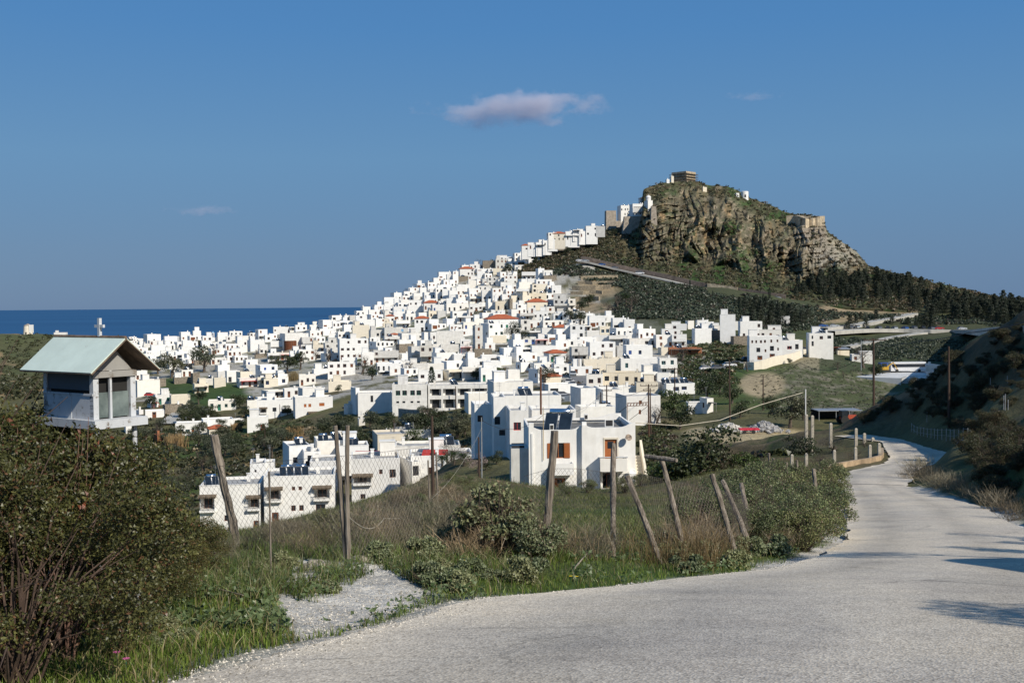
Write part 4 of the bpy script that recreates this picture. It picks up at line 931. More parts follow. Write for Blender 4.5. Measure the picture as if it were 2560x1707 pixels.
H(Z5, (1430, 80, 1720, 240), 'plain beige rendered house with a projecting flat roof', [(1590,130,1630,165,'D')], depth=222, yaw=14, dp=9, wall='c', group=GB, name='villa')
H(Z5, (1540, 45, 1910, 200), 'low pale roof terrace with a round satellite dish behind the beige house', [], depth=236, yaw=6, dp=7, wall='g', group=GB, name='villa')
# red canopies on the villas
for i, (x0_, y0_, x1_, y1_, d_, lb) in enumerate(((1280, 222, 1480, 262, 186, 'wide red awning roof left of the villa terrace'), (1825, 215, 2030, 237, 184, 'narrow red awning below the big solar panels'))):
    b0 = boxes(*Z5, [(x0_, y0_, x1_, y1_)])[0]; p = P((b0[0]+b0[2])/2, b0[3], d_); w_ = (b0[2]-b0[0])/F*d_
    mb = MB(); hh = (b0[3]-b0[1])/F*d_; mb.quad([(-w_/2, 0, 0), (w_/2, 0, 0), (w_/2, 3, hh*.8), (-w_/2, 3, hh*.8)]); mb.box(-w_/2, w_/2, -.05, .0, -.25, -.003); 
    for k in np.linspace(-w_/2+.02, w_/2-.1, 4): mb.box(k, k+.08, -.02, .06, -3.0, -.26)
    tag(mb.build('awning', [REDP], None, p), lb, 'awning')

# school: long two-storey block with galleries
GS = 'long white school building'
H(Z2, (1400, 770, 1732, 1032), 'plain white school block with four dark windows over four small vents', [(a, 828, a+42, 873, 'G') for a in (1432, 1492, 1565, 1622)]+[(a, 926, a+26, 944, 'D') for a in (1436, 1492, 1566, 1626)], depth=283, yaw=3, dp=9, wall='g', name='school', group=None)
H(Z2, (1728, 776, 2290, 1010), 'school wing with two storeys of open galleries between white pillars', [(1745,812,1848,874,'D','gal'),(1866,812,1982,874,'D','gal'),(2000,812,2120,874,'D','gal'),(2134,812,2270,874,'D','gal'),(1745,908,1848,990,'D','gal'),(1866,908,1982,990,'D','gal'),(2000,908,2120,990,'D','gal'),(2134,908,2270,990,'D','gal')], depth=284, yaw=3, dp=9, wall='g', name='school', group=None)
H(Z2, (1018, 806, 1098, 980), 'tall windowless white slab tower left of the school', [], depth=300, yaw=24, dp=5, name='house')
H(Z2, (1085, 850, 1402, 1010), 'white house with a small dark window directly left of the school', [(1200,875,1224,935,'D')], depth=296, yaw=6, dp=8)
H(Z2, (490, 890, 852, 1072), 'white villa with four brown shutters and a recessed ground-floor porch', [(590,950,612,980,'o','shut'),(630,950,655,980,'o','shut'),(728,945,776,975,'o','shut'),(630,1022,760,1058,'D','log')], depth=322, yaw=16, dp=7)
H(Z2, (160, 915, 486, 1060), 'white house with wrap-around balcony and steel rooftop pergola', [(300,985,335,1022,'D'),(190,980,245,1030,'D','log'),(380,1000,470,1040,'D')], depth=332, yaw=12, dp=8)
H(Z2, (548, 806, 780, 895), 'low white L-shaped house with a brick-red gate panel', [(548,838,575,870,'o','door')], depth=385, yaw=14, dp=7)
H(Z2, (1250, 580, 1482, 720), 'white two-storey house with dark arched doors behind a balcony', [(1265,605,1285,645,'D','door'),(1312,605,1330,645,'D','door'),(1362,605,1382,645,'D','door'),(1270,660,1385,695,'D','gal')], depth=410, yaw=10, dp=8)
H((0, 750, 3.672), (1618, 1130, 1905, 1246), 'white house with a full-width balcony and one orange door in the valley', [(1640,1180,1690,1212,'D','win'),(1705,1185,1745,1212,'T','win'),(1760,1183,1782,1212,'o','door'),(1845,1178,1875,1204,'D')], flags='b', yaw=14, dp=7)
# between the school and the near house
GM = 'white houses behind the near house'
H(Z6, (345, 62, 866, 380), 'big white block with one orange shutter and a dish shadow on its wall', [(447,165,487,220,'o','shut')], depth=236, yaw=10, dp=9, group=GM)
H(Z6, (92, 192, 415, 420), 'white terrace block with deep shadow under its parapet', [], depth=262, yaw=12, dp=6, group=GM)
e_ = H(Z6, (412, 216, 1182, 520), 'wide white roof terrace with a dish and a steel water tank', [], depth=196, yaw=4, dp=10, group=GM)
heater_on(e_, -.6, 1.6, .3, 1.2)
H(Z6, (168, 312, 400, 830), 'grey-white shaded house with one brown window by the palms', [(245,437,303,510,'w')], depth=156, yaw=7, dp=6, wall='w', group=GM)
e_ = H(Z6, (392, 232, 562, 780), 'tall narrow white house with an open dark window and iron balcony', [(418,452,497,540,'D'),(485,600,552,665,'D')], depth=150, yaw=4, dp=7, group=GM)
e_ = H(Z6, (554, 380, 806, 872), 'white house with faded red shutters beside a rusty chimney pipe', [(648,515,730,605,'R')], depth=142, yaw=4, dp=8, group=GM)
mb = MB(); mb.tube([(3.0, 1, 5), (3.0, 1, 11.2)], .13, 8); mb.build('chimney_pipe', [RUST], e_)
H(Z6, (800, 376, 1345, 560), 'low white wall house peeping over the back parapet of the near house', [], depth=150, yaw=3, dp=7, group=GM)
H(Z6, (1278, 132, 1565, 420), 'plain white house with a grey flat roof right of the town street', [], depth=246, yaw=14, dp=8, group=GM)
H(Z6, (1560, 150, 1860, 330), 'white house behind the pole cluster with a brown door', [(1625,200,1662,252,'w')], depth=252, yaw=8, dp=8, group=GM)
H(Z6, (1780, 218, 2290, 500), 'wide white house with two small brown shutters behind the steel pergola', [(2050,270,2083,312,'w','shut'),(2048,375,2073,425,'w','shut')], depth=212, yaw=10, dp=8, group=GM)
H(Z6, (1330, 340, 1780, 470), 'small white outbuildings in the gap between two big white houses', [], depth=198, yaw=8, dp=5, group=GM)
e_ = H(Z3, (1622, 762, 1972, 935), 'two-storey white house with blue shutters and a row of rooftop solar panels', [(1645,788,1718,832,'B'),(1775,795,1828,832,'B'),(1850,792,1898,823,'B'),(1648,870,1708,893,'D'),(1800,866,1915,895,'D')], depth=272, yaw=7, dp=9)
for k in range(3): heater_on(e_, -3+k*2.4, 3, .05, 1)
# right hand row on its retaining wall
GR_ = 'white row at the right edge of the town'
H(Z4, (-2, 112, 118, 240), 'high plain white cube at the top of the right-hand row', [], depth=400, yaw=-10, dp=9, group=GR_)
H(Z4, (210, 278, 478, 475), 'four-storey white house with rows of small red-brown windows and garage doors', [(245,310,258,332,'w'),(275,310,288,332,'w'),(310,310,325,332,'w'),(340,308,355,330,'w'),(388,305,402,328,'w'),(435,305,448,325,'w'),(283,368,312,402,'D'),(345,380,358,402,'w'),(385,355,415,392,'D'),(440,368,452,390,'w'),(290,430,328,462,'w','door'),(383,415,422,443,'w','door')], depth=340, yaw=-7, dp=8, group=GR_)
H(Z4, (462, 310, 636, 420), 'white house with three roof lights and a red car below its terrace', [(520,355,555,380,'R'),(580,340,606,380,'D','door')], depth=352, yaw=-9, dp=7, group=GR_)
H(Z4, (668, 255, 872, 385), 'detached white house with dark windows and an outside stair', [(684,275,698,300,'D'),(710,275,722,300,'D'),(770,278,795,303,'w'),(828,275,856,298,'D'),(710,318,726,355,'D','door')], depth=352, yaw=-8, dp=8, group=GR_)

# the near house with balconies
S6 = 110/F/4.48
def cx(px): return (px-820)*S6
def cz(py): return (1300-py)*S6
nh = empty('near_house', P(1140+820/4.48, 940+1300/4.48, 109.5), R(2.5), label='large white house with orange shutters, two solid balconies and solar panels on its roof', cat='house')
mb = MB(); W1 = cx(1410); W2 = cx(2010); D = 9.5; T1 = cz(608); T2 = cz(578); fnd = 3
o1 = [(cx(1040), cx(1280), cz(922)+fnd, cz(750)+fnd, .2), (cx(1085), cx(1228), cz(1290)+fnd, cz(1145)+fnd, .5)]
facade(mb, (0, 0, -fnd), (1, 0, 0), W1, T1+fnd, o1)
pr = .55
facade(mb, (W1, -pr, -fnd), (1, 0, 0), W2-W1, T2+fnd, [(cx(1665)-W1, cx(1800)-W1, cz(938)+fnd, cz(712)+fnd, .22), (cx(1640)-W1, cx(1810)-W1, cz(1270)+fnd, cz(1085)+fnd, .8)])
mb.quad([(W1, 0, -fnd), (W1, -pr, -fnd), (W1, -pr, T2), (W1, 0, T2)])
facade(mb, (0, D, -fnd), (0, -1, 0), D, T1+fnd, [(4, 5, 5.5, 6.7)])
mb.quad([(W2, -pr, -fnd), (W2, D, -fnd), (W2, D, T2), (W2, -pr, T2)]); mb.quad([(W2, D, -fnd), (0, D, -fnd), (0, D, T1), (W2, D, T1)])
rz0 = T1-.25
# stepped, scalloped parapets
def para(xa, xb, y_, base, tops, th=.22):
    n = len(tops); 
    for i in range(n-1):
        x_a = xa+(xb-xa)*i/(n-1); x_b = xa+(xb-xa)*(i+1)/(n-1)
        for yy, fl in ((y_, 1), (y_+th, -1)):
            q_ = [(x_a, yy, base), (x_b, yy, base), (x_b, yy, base+tops[i+1]), (x_a, yy, base+tops[i])]
            mb.quad(q_ if fl > 0 else q_[::-1])
        mb.quad([(x_a, y_, base+tops[i]), (x_b, y_, base+tops[i+1]), (x_b, y_+th, base+tops[i+1]), (x_a, y_+th, base+tops[i])])
sc_l = [.42, .40, .25, .12, .05]+[.03]*9+[.05, .12, .3, .42]
para(0, W1, .002, T1, sc_l[:]); para(W1+.02, W2, -pr+.002, T2, [.3, .28, .1, .02]+[0.01]*8+[.03, .12, .3, .45, .45]); para(0.02, W2-.02, D-.24, T1, [.3, .3, .5, .55, .4]+[.25]*9+[.4, .6, .7, .7])
mb.box(-.002+.004, .22, .23, D-.25, T1, T1+.22); mb.box(W2-.22, W2-.004, .0, D-.25, T1, T1+.40)
mb.box(0+.01, .5, .0+.01, .45, T1+.1, T1+.75); mb.box(W1+.05, W1+.5, -pr+.23, .1, T2+.0, T2+.55)
mb.quad([(0.2, .2, rz0), (W2-.2, .2, rz0), (W2-.2, D-.2, rz0), (.2, D-.2, rz0)], 1)
mb.box(cx(848), cx(872), -.1, -.002, 0, cz(640))                                     # drain pipe chase
mb.build('walls', [NEARW, ROOFB], nh)
def balc(xa, xb, y0, za, zb, nm='balcony'):
    b = MB(); b.box(xa, xb, y0-1.35, y0-.003, za, za+.16); b.box(xa, xb, y0-1.35, y0-1.23, za+.162, zb); b.box(xa, xa+.12, y0-1.228, y0-.003, za+.162, zb); b.box(xb-.12, xb, y0-1.228, y0-.003, za+.162, zb)
    return b
b = balc(cx(1085), cx(1310), 0, cz(1092), cz(962)); b.build('balcony', [WHITE], nh)
b = balc(cx(1595), cx(1895), -pr, cz(1050), cz(905)); o = b.build('balcony', [WHITE], nh)
r_ = MB(); r_.tube([(cx(1585), -pr-1.3, cz(892)), (cx(1900), -pr-1.3, cz(892))], .07, 8); r_.build('handrail', [STEEL], o)
b = MB(); b.quad([(cx(1480), -pr-.01, cz(1180)), (cx(1590), -pr-1.3, cz(1060)), (cx(1590), -pr-1.3, cz(880)), (cx(1480), -pr-.01, cz(1000))]); b.quad([(cx(1480), -pr-.01, cz(1290)), (cx(1590), -pr-1.3, cz(1290)), (cx(1590), -pr-1.3, cz(1062)), (cx(1480), -pr-.01, cz(1182))]); b.quad([(cx(1598), -pr-1.3, cz(1290)), (cx(1598), -pr-.01, cz(1290)), (cx(1598), -pr-.01, cz(1062)), (cx(1598), -pr-1.3, cz(1062))]); b.build('balcony_side_wall', [WHITE], nh)
sw = MB(); sw.box(0, .58, -.03, 0, 0, 1.5, 0)
for s_ in range(12): sw.box(.06, .52, -.05, -.031, .08+s_*.115, .14+s_*.115, 0)
shm = sw.mesh('shutter'); shm.materials.append(WOODO)
for xx, rz in ((cx(1216), R(-2)), (cx(1026), R(2))):
    link('shutter', shm, None, nh, (xx, -.02, cz(922)+.02)).rotation_euler = (0, 0, rz)
put_window(nh, (0, 0, 0), (1, 0, 0), cx(1085), cz(922), cx(1216)-cx(1085), cz(750)-cz(922), 'o', 'win', .12)
put_window(nh, (0, 0, 0), (1, 0, 0), cx(1110), cz(1290), cx(1222)-cx(1110), cz(1150)-cz(1290), 'o', 'door', .4)
put_window(nh, (W1, -pr, 0), (1, 0, 0), cx(1665)-W1, cz(936), cx(1800)-cx(1665), cz(714)-cz(936), 'o', 'door', .18)
put_window(nh, (W1, -pr, 0), (1, 0, 0), cx(1690)-W1, cz(1268), cx(1790)-cx(1690), cz(1110)-cz(1268), 'w', 'win', .7)
fm = MB(); a, b_, t_ = cx(1650), cx(1818), .14
fm.box(a, a+t_, -pr-.05, -pr-.002, cz(938), cz(712)); fm.box(b_-t_, b_, -pr-.05, -pr-.002, cz(938), cz(712)); fm.box(a, b_, -pr-.06, -pr-.002, cz(710), cz(690)); fm.build('door_surround', [CREAM], nh)
def dish(parent, loc, r_=.45, mat=WPAINT, az=0, name='satellite_dish'):
    b = MB(); b.lathe([(0.02, 0), (r_*.5, .04), (r_*.85, .11), (r_, .17), (r_*.99, .19), (r_*.8, .12), (r_*.45, .06), (.01, .03)], n=18); b.tube([(0, 0, 0), (0, 0, -.25), (0, .3, -.35)], .025, 6); b.tube([(0, -r_, .15), (0, 0, .5)], .012, 5)
    o = b.build(name, [mat], parent, loc, smooth=True); o.rotation_euler = (R(65), 0, az); return o
dish(nh, (cx(1920), -pr-.5, cz(690)), .34, plain('rusted_dish', (.42,.33,.26), var=.6, scale=5), .25); dish(nh, (cx(1962), -pr-.6, cz(1075)), .38, WPAINT, .3)
ac = MB(); ac.box(-.2, .2, -.15, .15, 0, .6); ac.box(-.15, .15, -.17, -.151, .08, .5, 1)
acm = ac.mesh('vent'); acm.materials.append(WPAINT); acm.materials.append(DARK)
for q_ in ((cx(1080), .3, T1), (cx(1575), D-.6, T1+.1)): link('air_unit', acm, None, nh, q_)
b = MB(); b.box(0, .9, 0, .08, 0, .75, 0); b.box(.1, .8, -.02, -.001, .1, .68, 1); b.build('roof_hatch', [WPAINT, DARK], nh, (cx(1675), -pr+.5, T2))
solar_heater(nh, (cx(1175), 2.4, rz0), -.25, 1.32)
b = MB(); b.tube([(cx(982), -.15, cz(940)), (cx(982), -.15, cz(345))], .035, 6); b.build('mast', [plain('ochre_pipe', (.45,.33,.14))], nh)
b = MB()        # outside stair with its curb wall on the right
for k in range(12): b.box(W2+.1, W2+1.0, -.6+k*.28, -.6+(k+1)*.28, -1, .2+k*.27)
b.quad([(W2+1.02, -.6, -1), (W2+1.02, 3.2, -1), (W2+1.02, 3.2, 4.7), (W2+1.02, -.6, 1.3)]); b.quad([(W2+1.25, -.6, 1.3), (W2+1.25, 3.2, 4.7), (W2+1.25, 3.2, -1), (W2+1.25, -.6, -1)]); b.quad([(W2+1.02, -.6, -1), (W2+1.02, -.6, 1.3), (W2+1.25, -.6, 1.3), (W2+1.25, -.6, -1)][::-1]); b.quad([(W2+1.02, -.6, 1.3), (W2+1.02, 3.2, 4.7), (W2+1.25, 3.2, 4.7), (W2+1.25, -.6, 1.3)][::-1])
b.build('stairs', [CREAM], nh)
b = MB(); b.box(-1.75, -.02, 1.0, 4.5, -2, cz(820)); b.box(-1.7, -.4, 1.0, 1.06, cz(815), cz(790), 1); b.box(-1.7, -.4, 1.0, 1.06, cz(772), cz(760), 1); b.build('side_terrace', [GREYP, DARK], nh)
RECTS.append((1318, 1065, 1600, 1235))

# ------------------------------------------------------------------ castle hill buildings (picture-derived places on the rock)
def on_rock(x, y, dd=-1.0):
    p = rock_px(x, y); d = p[1]+dd; return P(x, y, d), d
# tower-like keep on the summit, wrapped in scaffolding
p, d = on_rock(1715, 455, 3); S5 = d/F/3.672
k_ = empty('castle_keep', P(1300+1525/3.672, 400+215/3.672, d), R(46), label='square tan stone keep wrapped in scaffolding on the summit of the rock', cat='castle')
wl = 115*S5/math.sin(R(46)); wr = 105*S5/math.cos(R(46)); hh = 112*S5
mb = MB(); mb.box(0, wr, 0, wl, -9, hh-1.2); 
ro = [(-.15, -.15), (wr+.15, -.15), (wr+.15, wl+.15), (-.15, wl+.15)]; 
mb.box(-.15, wr+.15, -.15, .45, hh-1.198, hh); mb.box(-.15, wr+.15, wl-.45, wl+.15, hh-1.198, hh); mb.box(-.15, .45, .452, wl-.452, hh-1.198, hh); mb.box(wr-.45, wr+.15, .452, wl-.452, hh-1.198, hh)
TANS = plain('tan_ashlar', (.58,.47,.32), var=.3, scale=.5, bmp=.5, dist=.3)
mb.build('walls', [TANS], k_)
sb = MB(); 
for z_ in (.34, .56, .78):
    zz = hh*z_; sb.box(-1.3, wr+1.3, -1.3, -.25, zz, zz+.22); sb.box(-1.3, -.25, -.24, wl+1.3, zz, zz+.22)
for t_ in np.linspace(-1.25, wr+1.2, 8): sb.box(t_, t_+.14, -1.32, -1.18, -4, hh*.86)
for t_ in np.linspace(-1.0, wl+1.2, 9): sb.box(-1.32, -1.18, t_, t_+.14, -4, hh*.86)
sb.build('scaffolding', [plain('scaffold_boards', (.13,.09,.055), var=.3)], k_)
mb = MB(); mb.box(-3, wr+3, -3, wl+3, -10, 1.5); mb.build('footing', [plain('summit_rock', (.38,.30,.21), var=.4, scale=.4, bmp=1, dist=.8)], k_)
G5 = (1300, 400, 3.672)
def RH(r_, label, wins=(), flags='n', **k):
    b0 = boxes(*G5, [r_])[0]; p_ = rock_px((b0[0]+b0[2])/2, min(b0[3], np.interp((b0[0]+b0[2])/2, _fx, _fy)-1)); dd = k.pop('dd', -2)
    return make_house(*b0, flags=flags, wins=boxes(*G5, wins), depth=float(p_[1])+dd, label=label, **k)
RH((1335,178,1372,196), 'tiny white ruin left of the keep on the summit', wall='w', group=None, yaw=10, dp=3)
RH((1378,150,1412,188), 'pale broken wall leaning against the scaffolded keep', wall='c', group=None, yaw=10, dp=3)
RH((1655,250,1715,272), 'low whitish ruin just below the keep', wall='c', group=None, yaw=20, dp=4)
RH((1973,305,2012,332), 'small white shed beside the round chapel', wall='w', group=None, yaw=10, dp=3)
p, d = on_rock(1300+2062/3.672, 400+345/3.672); b = MB(); rr2 = 34*d/F/3.672; b.lathe([(rr2, -4), (rr2, 52*d/F/3.672), (rr2*.9, 55*d/F/3.672), (.01, 58*d/F/3.672)], n=20)
e_ = empty('round_chapel', p, 0, label='round white chapel drum on the shoulder of the rock', cat='chapel'); b.build('walls', [WHITE], e_); b = MB(); b.box(-.5, .5, -rr2-.15, -rr2+.3, 0, 1.9); b.build('door', [DARK], e_)
# monastery
GMn = None
RH((893,418,1018,545), 'blue-white monastery wing with two rows of small windows', [(905,448,915,466,'D'),(930,448,940,466,'D'),(962,446,972,464,'D'),(985,444,994,462,'D'),(960,488,969,508,'D'),(985,486,994,506,'D')], yaw=16, dp=7, group=GMn, name='monastery', dd=-6)
e_ = RH((1005,404,1190,545), 'white monastery house with a long dark wooden balcony', [(1030,488,1040,504,'D'),(1062,486,1072,502,'D'),(1100,484,1110,500,'D'),(1132,482,1142,498,'D')], yaw=10, dp=8, group=GMn, name='monastery', dd=-7)
S = e_['info']; w0, _, h0 = S[0], S[1], S[2]; b = MB()
for zz in (.40,): b.box(-w0*.44, w0*.2, -.7, -.01, h0*zz, h0*zz+.2)
b.box(-w0*.44, w0*.2, -.8, -.7, h0*.40+.8, h0*.40+.95); b.box(-w0*.44, w0*.2, -.3, -.01, h0*.78, h0*.80)
for t_ in np.linspace(-w0*.44, w0*.19, 6): b.box(t_, t_+.14, -.85, -.72, h0*.40, h0*.78)
b.build('wooden_balcony', [plain('dark_wood', (.05,.032,.02))], e_)
RH((1088,352,1130,440), 'small white bell tower with a red cap on the monastery', flags='nR', yaw=20, dp=3, name='bell_tower', group=None, dd=2)
e_ = RH((1140,372,1218,470), 'white monastery church with a domed drum on its roof', [(1160,400,1170,420,'D')], yaw=18, dp=6, name='church', group=None, dd=1)
b = MB(); h0 = e_['info'][2]; b.lathe([(1.7, -.5), (1.7, 1.9), (1.85, 1.95), (1.85, 2.15), (1.5, 2.9), (.8, 3.4), (.05, 3.6)], (0, 3, h0), 14); b.tube([(0, 3, h0+3.5), (0, 3, h0+4.4)], .08, 5); b.build('dome', [WHITE], e_)
STG = plain('grey_masonry', (.40,.34,.27), var=.3, scale=.6, bmp=.6, dist=.3)
def slab(name, r_, dd, label, cat, mat, lean=.0, rx=0):
    b0 = boxes(*G5, [r_])[0]; p_ = rock_px((b0[0]+b0[2])/2, b0[3]-1); d_ = float(p_[1])+dd; w_ = (b0[2]-b0[0])/F*d_; h_ = (b0[3]-b0[1])/F*d_
    b = MB(); n_ = 8
    for i in range(n_):
        z0, z1 = -5+i*(h_+5)/n_, -5+(i+1)*(h_+5)/n_; k0, k1 = lean*(1-z0/h_), lean*(1-z1/h_)
        for (xa, xb, ya, yb) in ((0, 1, 0, 0),):
            b.quad([(-w_/2-k0, -k0, z0), (w_/2+k0, -k0, z0), (w_/2+k1, -k1, z1), (-w_/2-k1, -k1, z1)]); b.quad([(-w_/2-k0, 5, z0), (-w_/2-k0, -k0, z0), (-w_/2-k1, -k1, z1), (-w_/2-k1, 5, z1)]); b.quad([(w_/2+k0, -k0, z0), (w_/2+k0, 5, z0), (w_/2+k1, 5, z1), (w_/2+k1, -k1, z1)])
    b.quad([(-w_/2, 0, h_), (w_/2, 0, h_), (w_/2, 5, h_), (-w_/2, 5, h_)])
    o = b.build(name, [mat], None, P((b0[0]+b0[2])/2, b0[3], d_)); o.rotation_euler = (0, 0, R(rx)); return tag(o, label, cat)
slab('terrace_wall', (960,518,1172,612), -12, 'battered grey stone retaining wall under the monastery', 'wall', STG, .9, 3)
slab('stone_tower', (1208,425,1250,535), -1, 'tall plain stone buttress tower right of the monastery', 'tower', STG, .4, 0)
slab('ruined_tower', (792,466,884,612), -4, 'ruined square stone tower at the left end of the monastery', 'tower', STG, .2, 8)
slab('bastion_wall', (845,560,965,612), -5, 'low stone wall on the slope left of the monastery retaining wall', 'wall', STG, .3, 8)
# curved bastion right
def strip_wall(name, pts, h, label, cat, mat, depthf=None, thick=.8, below=3.0, hpx=None):
    """pts picture points of the wall foot; h height in metres"""
    W = []
    for (x, y) in pts:
        if depthf is None: p_ = hit(x, y, 12); 
        else: p_ = P(x, y, depthf(x, y))
        W.append(p_)
    W = np.array(W); b = MB(); up_ = np.array([0, 0, 1.0]); hs = h if hasattr(h, '__len__') else [h]*len(W)
    for i in range(len(W)-1):
        t = W[i+1]-W[i]; n_ = np.array([-t[1], t[0], 0]); n_ = n_/np.linalg.norm(n_)*thick
        if n_[1] < 0: n_ = -n_
        a, c = W[i], W[i+1]
        b.quad([a-up_*below, c-up_*below, c+up_*hs[i+1], a+up_*hs[i]]); b.quad([a+up_*hs[i], c+up_*hs[i+1], c+n_+up_*hs[i+1], a+n_+up_*hs[i]]); b.quad([c+n_-up_*below, a+n_-up_*below, a+n_+up_*hs[i], c+n_+up_*hs[i+1]])
    for w_, sg in ((W[0], 1), (W[-1], -1)):
        q_ = [w_-up_*below, w_+up_*(hs[0] if sg > 0 else hs[-1]), w_+n_+up_*(hs[0] if sg > 0 else hs[-1]), w_+n_-up_*below]; b.quad(q_ if sg > 0 else q_[::-1])
    return tag(b.build(name, [mat]), label, cat)
xs_ = np.linspace(1984, 2062, 14)
strip_wall('bastion', [(x, 567+7*math.sin((x-1984)/78*3)) for x in xs_], [7.8+.5*math.sin(x/9) for x in xs_], 'curved tan fortification wall on the right shoulder of the rock', 'wall', TANS, depthf=lambda x, y: float(rock_px(x, 560)[1])-4-5*math.sin((x-1984)/78*math.pi), thick=5, below=3)
# hill road with its long retaining wall
hr = [(1461,652),(1500,661),(1545,672),(1600,684),(1654,695),(1710,708),(1768,721),(1841,731),(1924,743),(1962,748)]
HRD = lambda x, y: float(footd(x))-14
xs_ = np.linspace(1452, 1964, 40); hx = [p[0] for p in hr]; hy = [p[1] for p in hr]
strip_wall('retaining_wall', [(x, np.interp(x, hx, hy)) for x in xs_ if not 1770 < x < 1842], 2.6, 'long grey-brown stone wall along the road climbing below the rock', 'wall', plain('brown_masonry', (.20,.155,.125), var=.3, scale=.5, bmp=.5, dist=.3), depthf=HRD)
strip_wall('retaining_wall', [(x, np.interp(x, hx, hy)-.3) for x in np.linspace(1768, 1843, 8)], 2.7, 'pale tan section of the wall along the climbing road', 'wall', TANS, depthf=lambda x, y: HRD(x, y)-.5)
def ribbon(name, W, width, mat, kind='structure', skirt=8, label=None):
    W = np.array(W); V = []
    for i in range(len(W)):
        t = W[min(i+1, len(W)-1)]-W[max(i-1, 0)]; n_ = np.array([-t[1], t[0], 0]); n_ /= np.linalg.norm(n_)
        if n_[1] > 0: n_ = -n_
        V += [W[i], W[i]+n_*width, W[i]+n_*(width+.01)-np.array([0, 0, skirt]), W[i]-n_*.01-np.array([0, 0, skirt])]
    q_ = []
    for i in range(len(W)-1):
        for j, k2 in ((0, 1), (1, 2), (3, 0)): q_ += [i*4+j, (i+1)*4+j, (i+1)*4+k2, i*4+k2]
    o = link(name, np_mesh(name, np.array(V), q_, 4), mat); tag(o, kind=kind); return o
PALE = plain('pale_concrete', (.46,.44,.39), var=.15, scale=.3)
ribbon('hill_road', [P(x, np.interp(x, hx, hy)+.2, HRD(x, 0)-.9) for x in xs_], 6.0, PALE, skirt=.8)
def draped(pts, n=24, dmin=100, lift=.35):
    pts = np.array(pts, float); t = np.linspace(0, len(pts)-1, n); out = []
    for k in t:
        i = min(int(k), len(pts)-2); q_ = pts[i]*(1-(k-i))+pts[i+1]*(k-i); p_ = hit(q_[0], q_[1], dmin)
        if p_ is not None: out.append(p_+np.array([0, 0, lift]))
    out = np.array(out)
    for _ in range(4): out[1:-1] = (out[:-2]+2*out[1:-1]+out[2:])/4
    return out
ribbon('valley_road', draped([(2093,868),(2153,857),(2224,843),(2311,830)]), 5, PALE, skirt=1.2)
ribbon('car_park_road', draped([(2040,832),(2130,826),(2230,826),(2340,828),(2420,830),(2560,836)], lift=.8), 9, PALE, skirt=1.6)
ribbon('upper_road', draped([(2038,823),(2100,817),(2156,808),(2220,797),(2268,786)], lift=.6), 6, PALE, skirt=1.6)
ribbon('town_street', draped([(1446,908),(1432,930),(1424,950),(1434,975),(1424,1000)], lift=.5), 9, plain('street_asphalt', (.21,.205,.20), scale=.5), skirt=1.0)
ribbon('side_road', draped([(490,1020),(470,1040),(445,1062)], lift=.3), 6, PALE, skirt=1)
ribbon('yard', draped([(2205,930),(2260,931),(2335,932)], lift=.4), 34, plain('white_yard', (.62,.62,.60), var=.1, scale=.3), skirt=2)
strip_wall('retaining_wall', [(1866,924),(1885,925),(1905,923),(1925,918),(1945,913),(1965,909),(1985,904),(2000,896),(2008,887),(2018,880)], [2.3,2.3,2.6,2.8,2.8,2.7,2.6,2.4,1.8,1.0], 'curved cream retaining wall below the row of parked cars', 'wall', CREAM)
strip_wall('boundary_wall', [(1390,788),(1420,791),(1456,797),(1490,803),(1515,808)], 2.0, 'long low white wall at the foot of the scrub slope', 'wall', WHITE2)
strip_wall('boundary_wall', [(1330,1007),(1400,1006),(1425,1004)], 1.5, 'low white yard wall beside the town street', 'wall', WHITE2)
for i, (a, b_, y_, h_, lb) in enumerate(((1452,1545,701,2.2,'uppermost tan terrace wall of the stepped field'),(1444,1536,713,1.8,'second tan terrace wall from the top of the stepped field'),(1430,1527,727,2.4,'broad middle terrace wall of the stepped field'),(1426,1505,738,1.8,'fourth terrace wall from the top of the stepped field'),(1437,1497,754,2.2,'lowest pale terrace wall of the stepped field'))):
    strip_wall('terrace_wall', [(x, y_+(x-a)*-.03) for x in np.linspace(a, b_, 6)], h_, lb, 'wall', plain('dry_stone', (.38,.31,.21), var=.35, scale=1.2, bmp=.6, dist=.2))
strip_wall('garden_wall', [(640,897),(680,893),(712,890),(730,884)], 2, 'grey rubble garden wall below the round slatted tower', 'wall', STONE)
strip_wall('garden_wall', [(996,1058),(1020,1062),(1050,1064)], 3.5, 'pale rubble wall under the school yard', 'wall', plain('pale_rubble', (.42,.38,.32), var=.4, scale=1.6, bmp=.8, dist=.2))
strip_wall('garden_wall', [(1150,905),(1180,912),(1240,914)], 2.6, 'ruined stone terrace wall left of the balcony apartments', 'wall', STONE)

# windmill tower far left
p = hit(70, 836, 300); p = P(70, 836, 1080) if p is None else p; k = p[1]/F
e_ = empty('windmill', p, 0, label='old white windmill tower with a low conical cap on the far headland', cat='windmill')
b = MB(); b.lathe([(12*k, -3), (10.6*k, 8*k), (9.6*k, 20*k), (9.4*k, 22*k)], n=20); b.build('tower', [CREAM], e_, smooth=True); b = MB(); b.lathe([(10.2*k, 22*k), (.05, 27*k)], n=20); b.build('cap', [STG], e_); b = MB(); b.box(-1*k, 1.5*k, -12.2*k, -10*k, 0, 6*k); b.build('door', [DARK], e_); b = MB(); b.box(7*k, 10*k, -4, 4, 4*k, 24*k); b.build('side_buttress', [WHITE], e_)
make_house(136, 831, 168, 837.5, flags='n', depth=1085, label='long low white building on the far headland beside the windmill', group=None, yaw=5, dp=6)
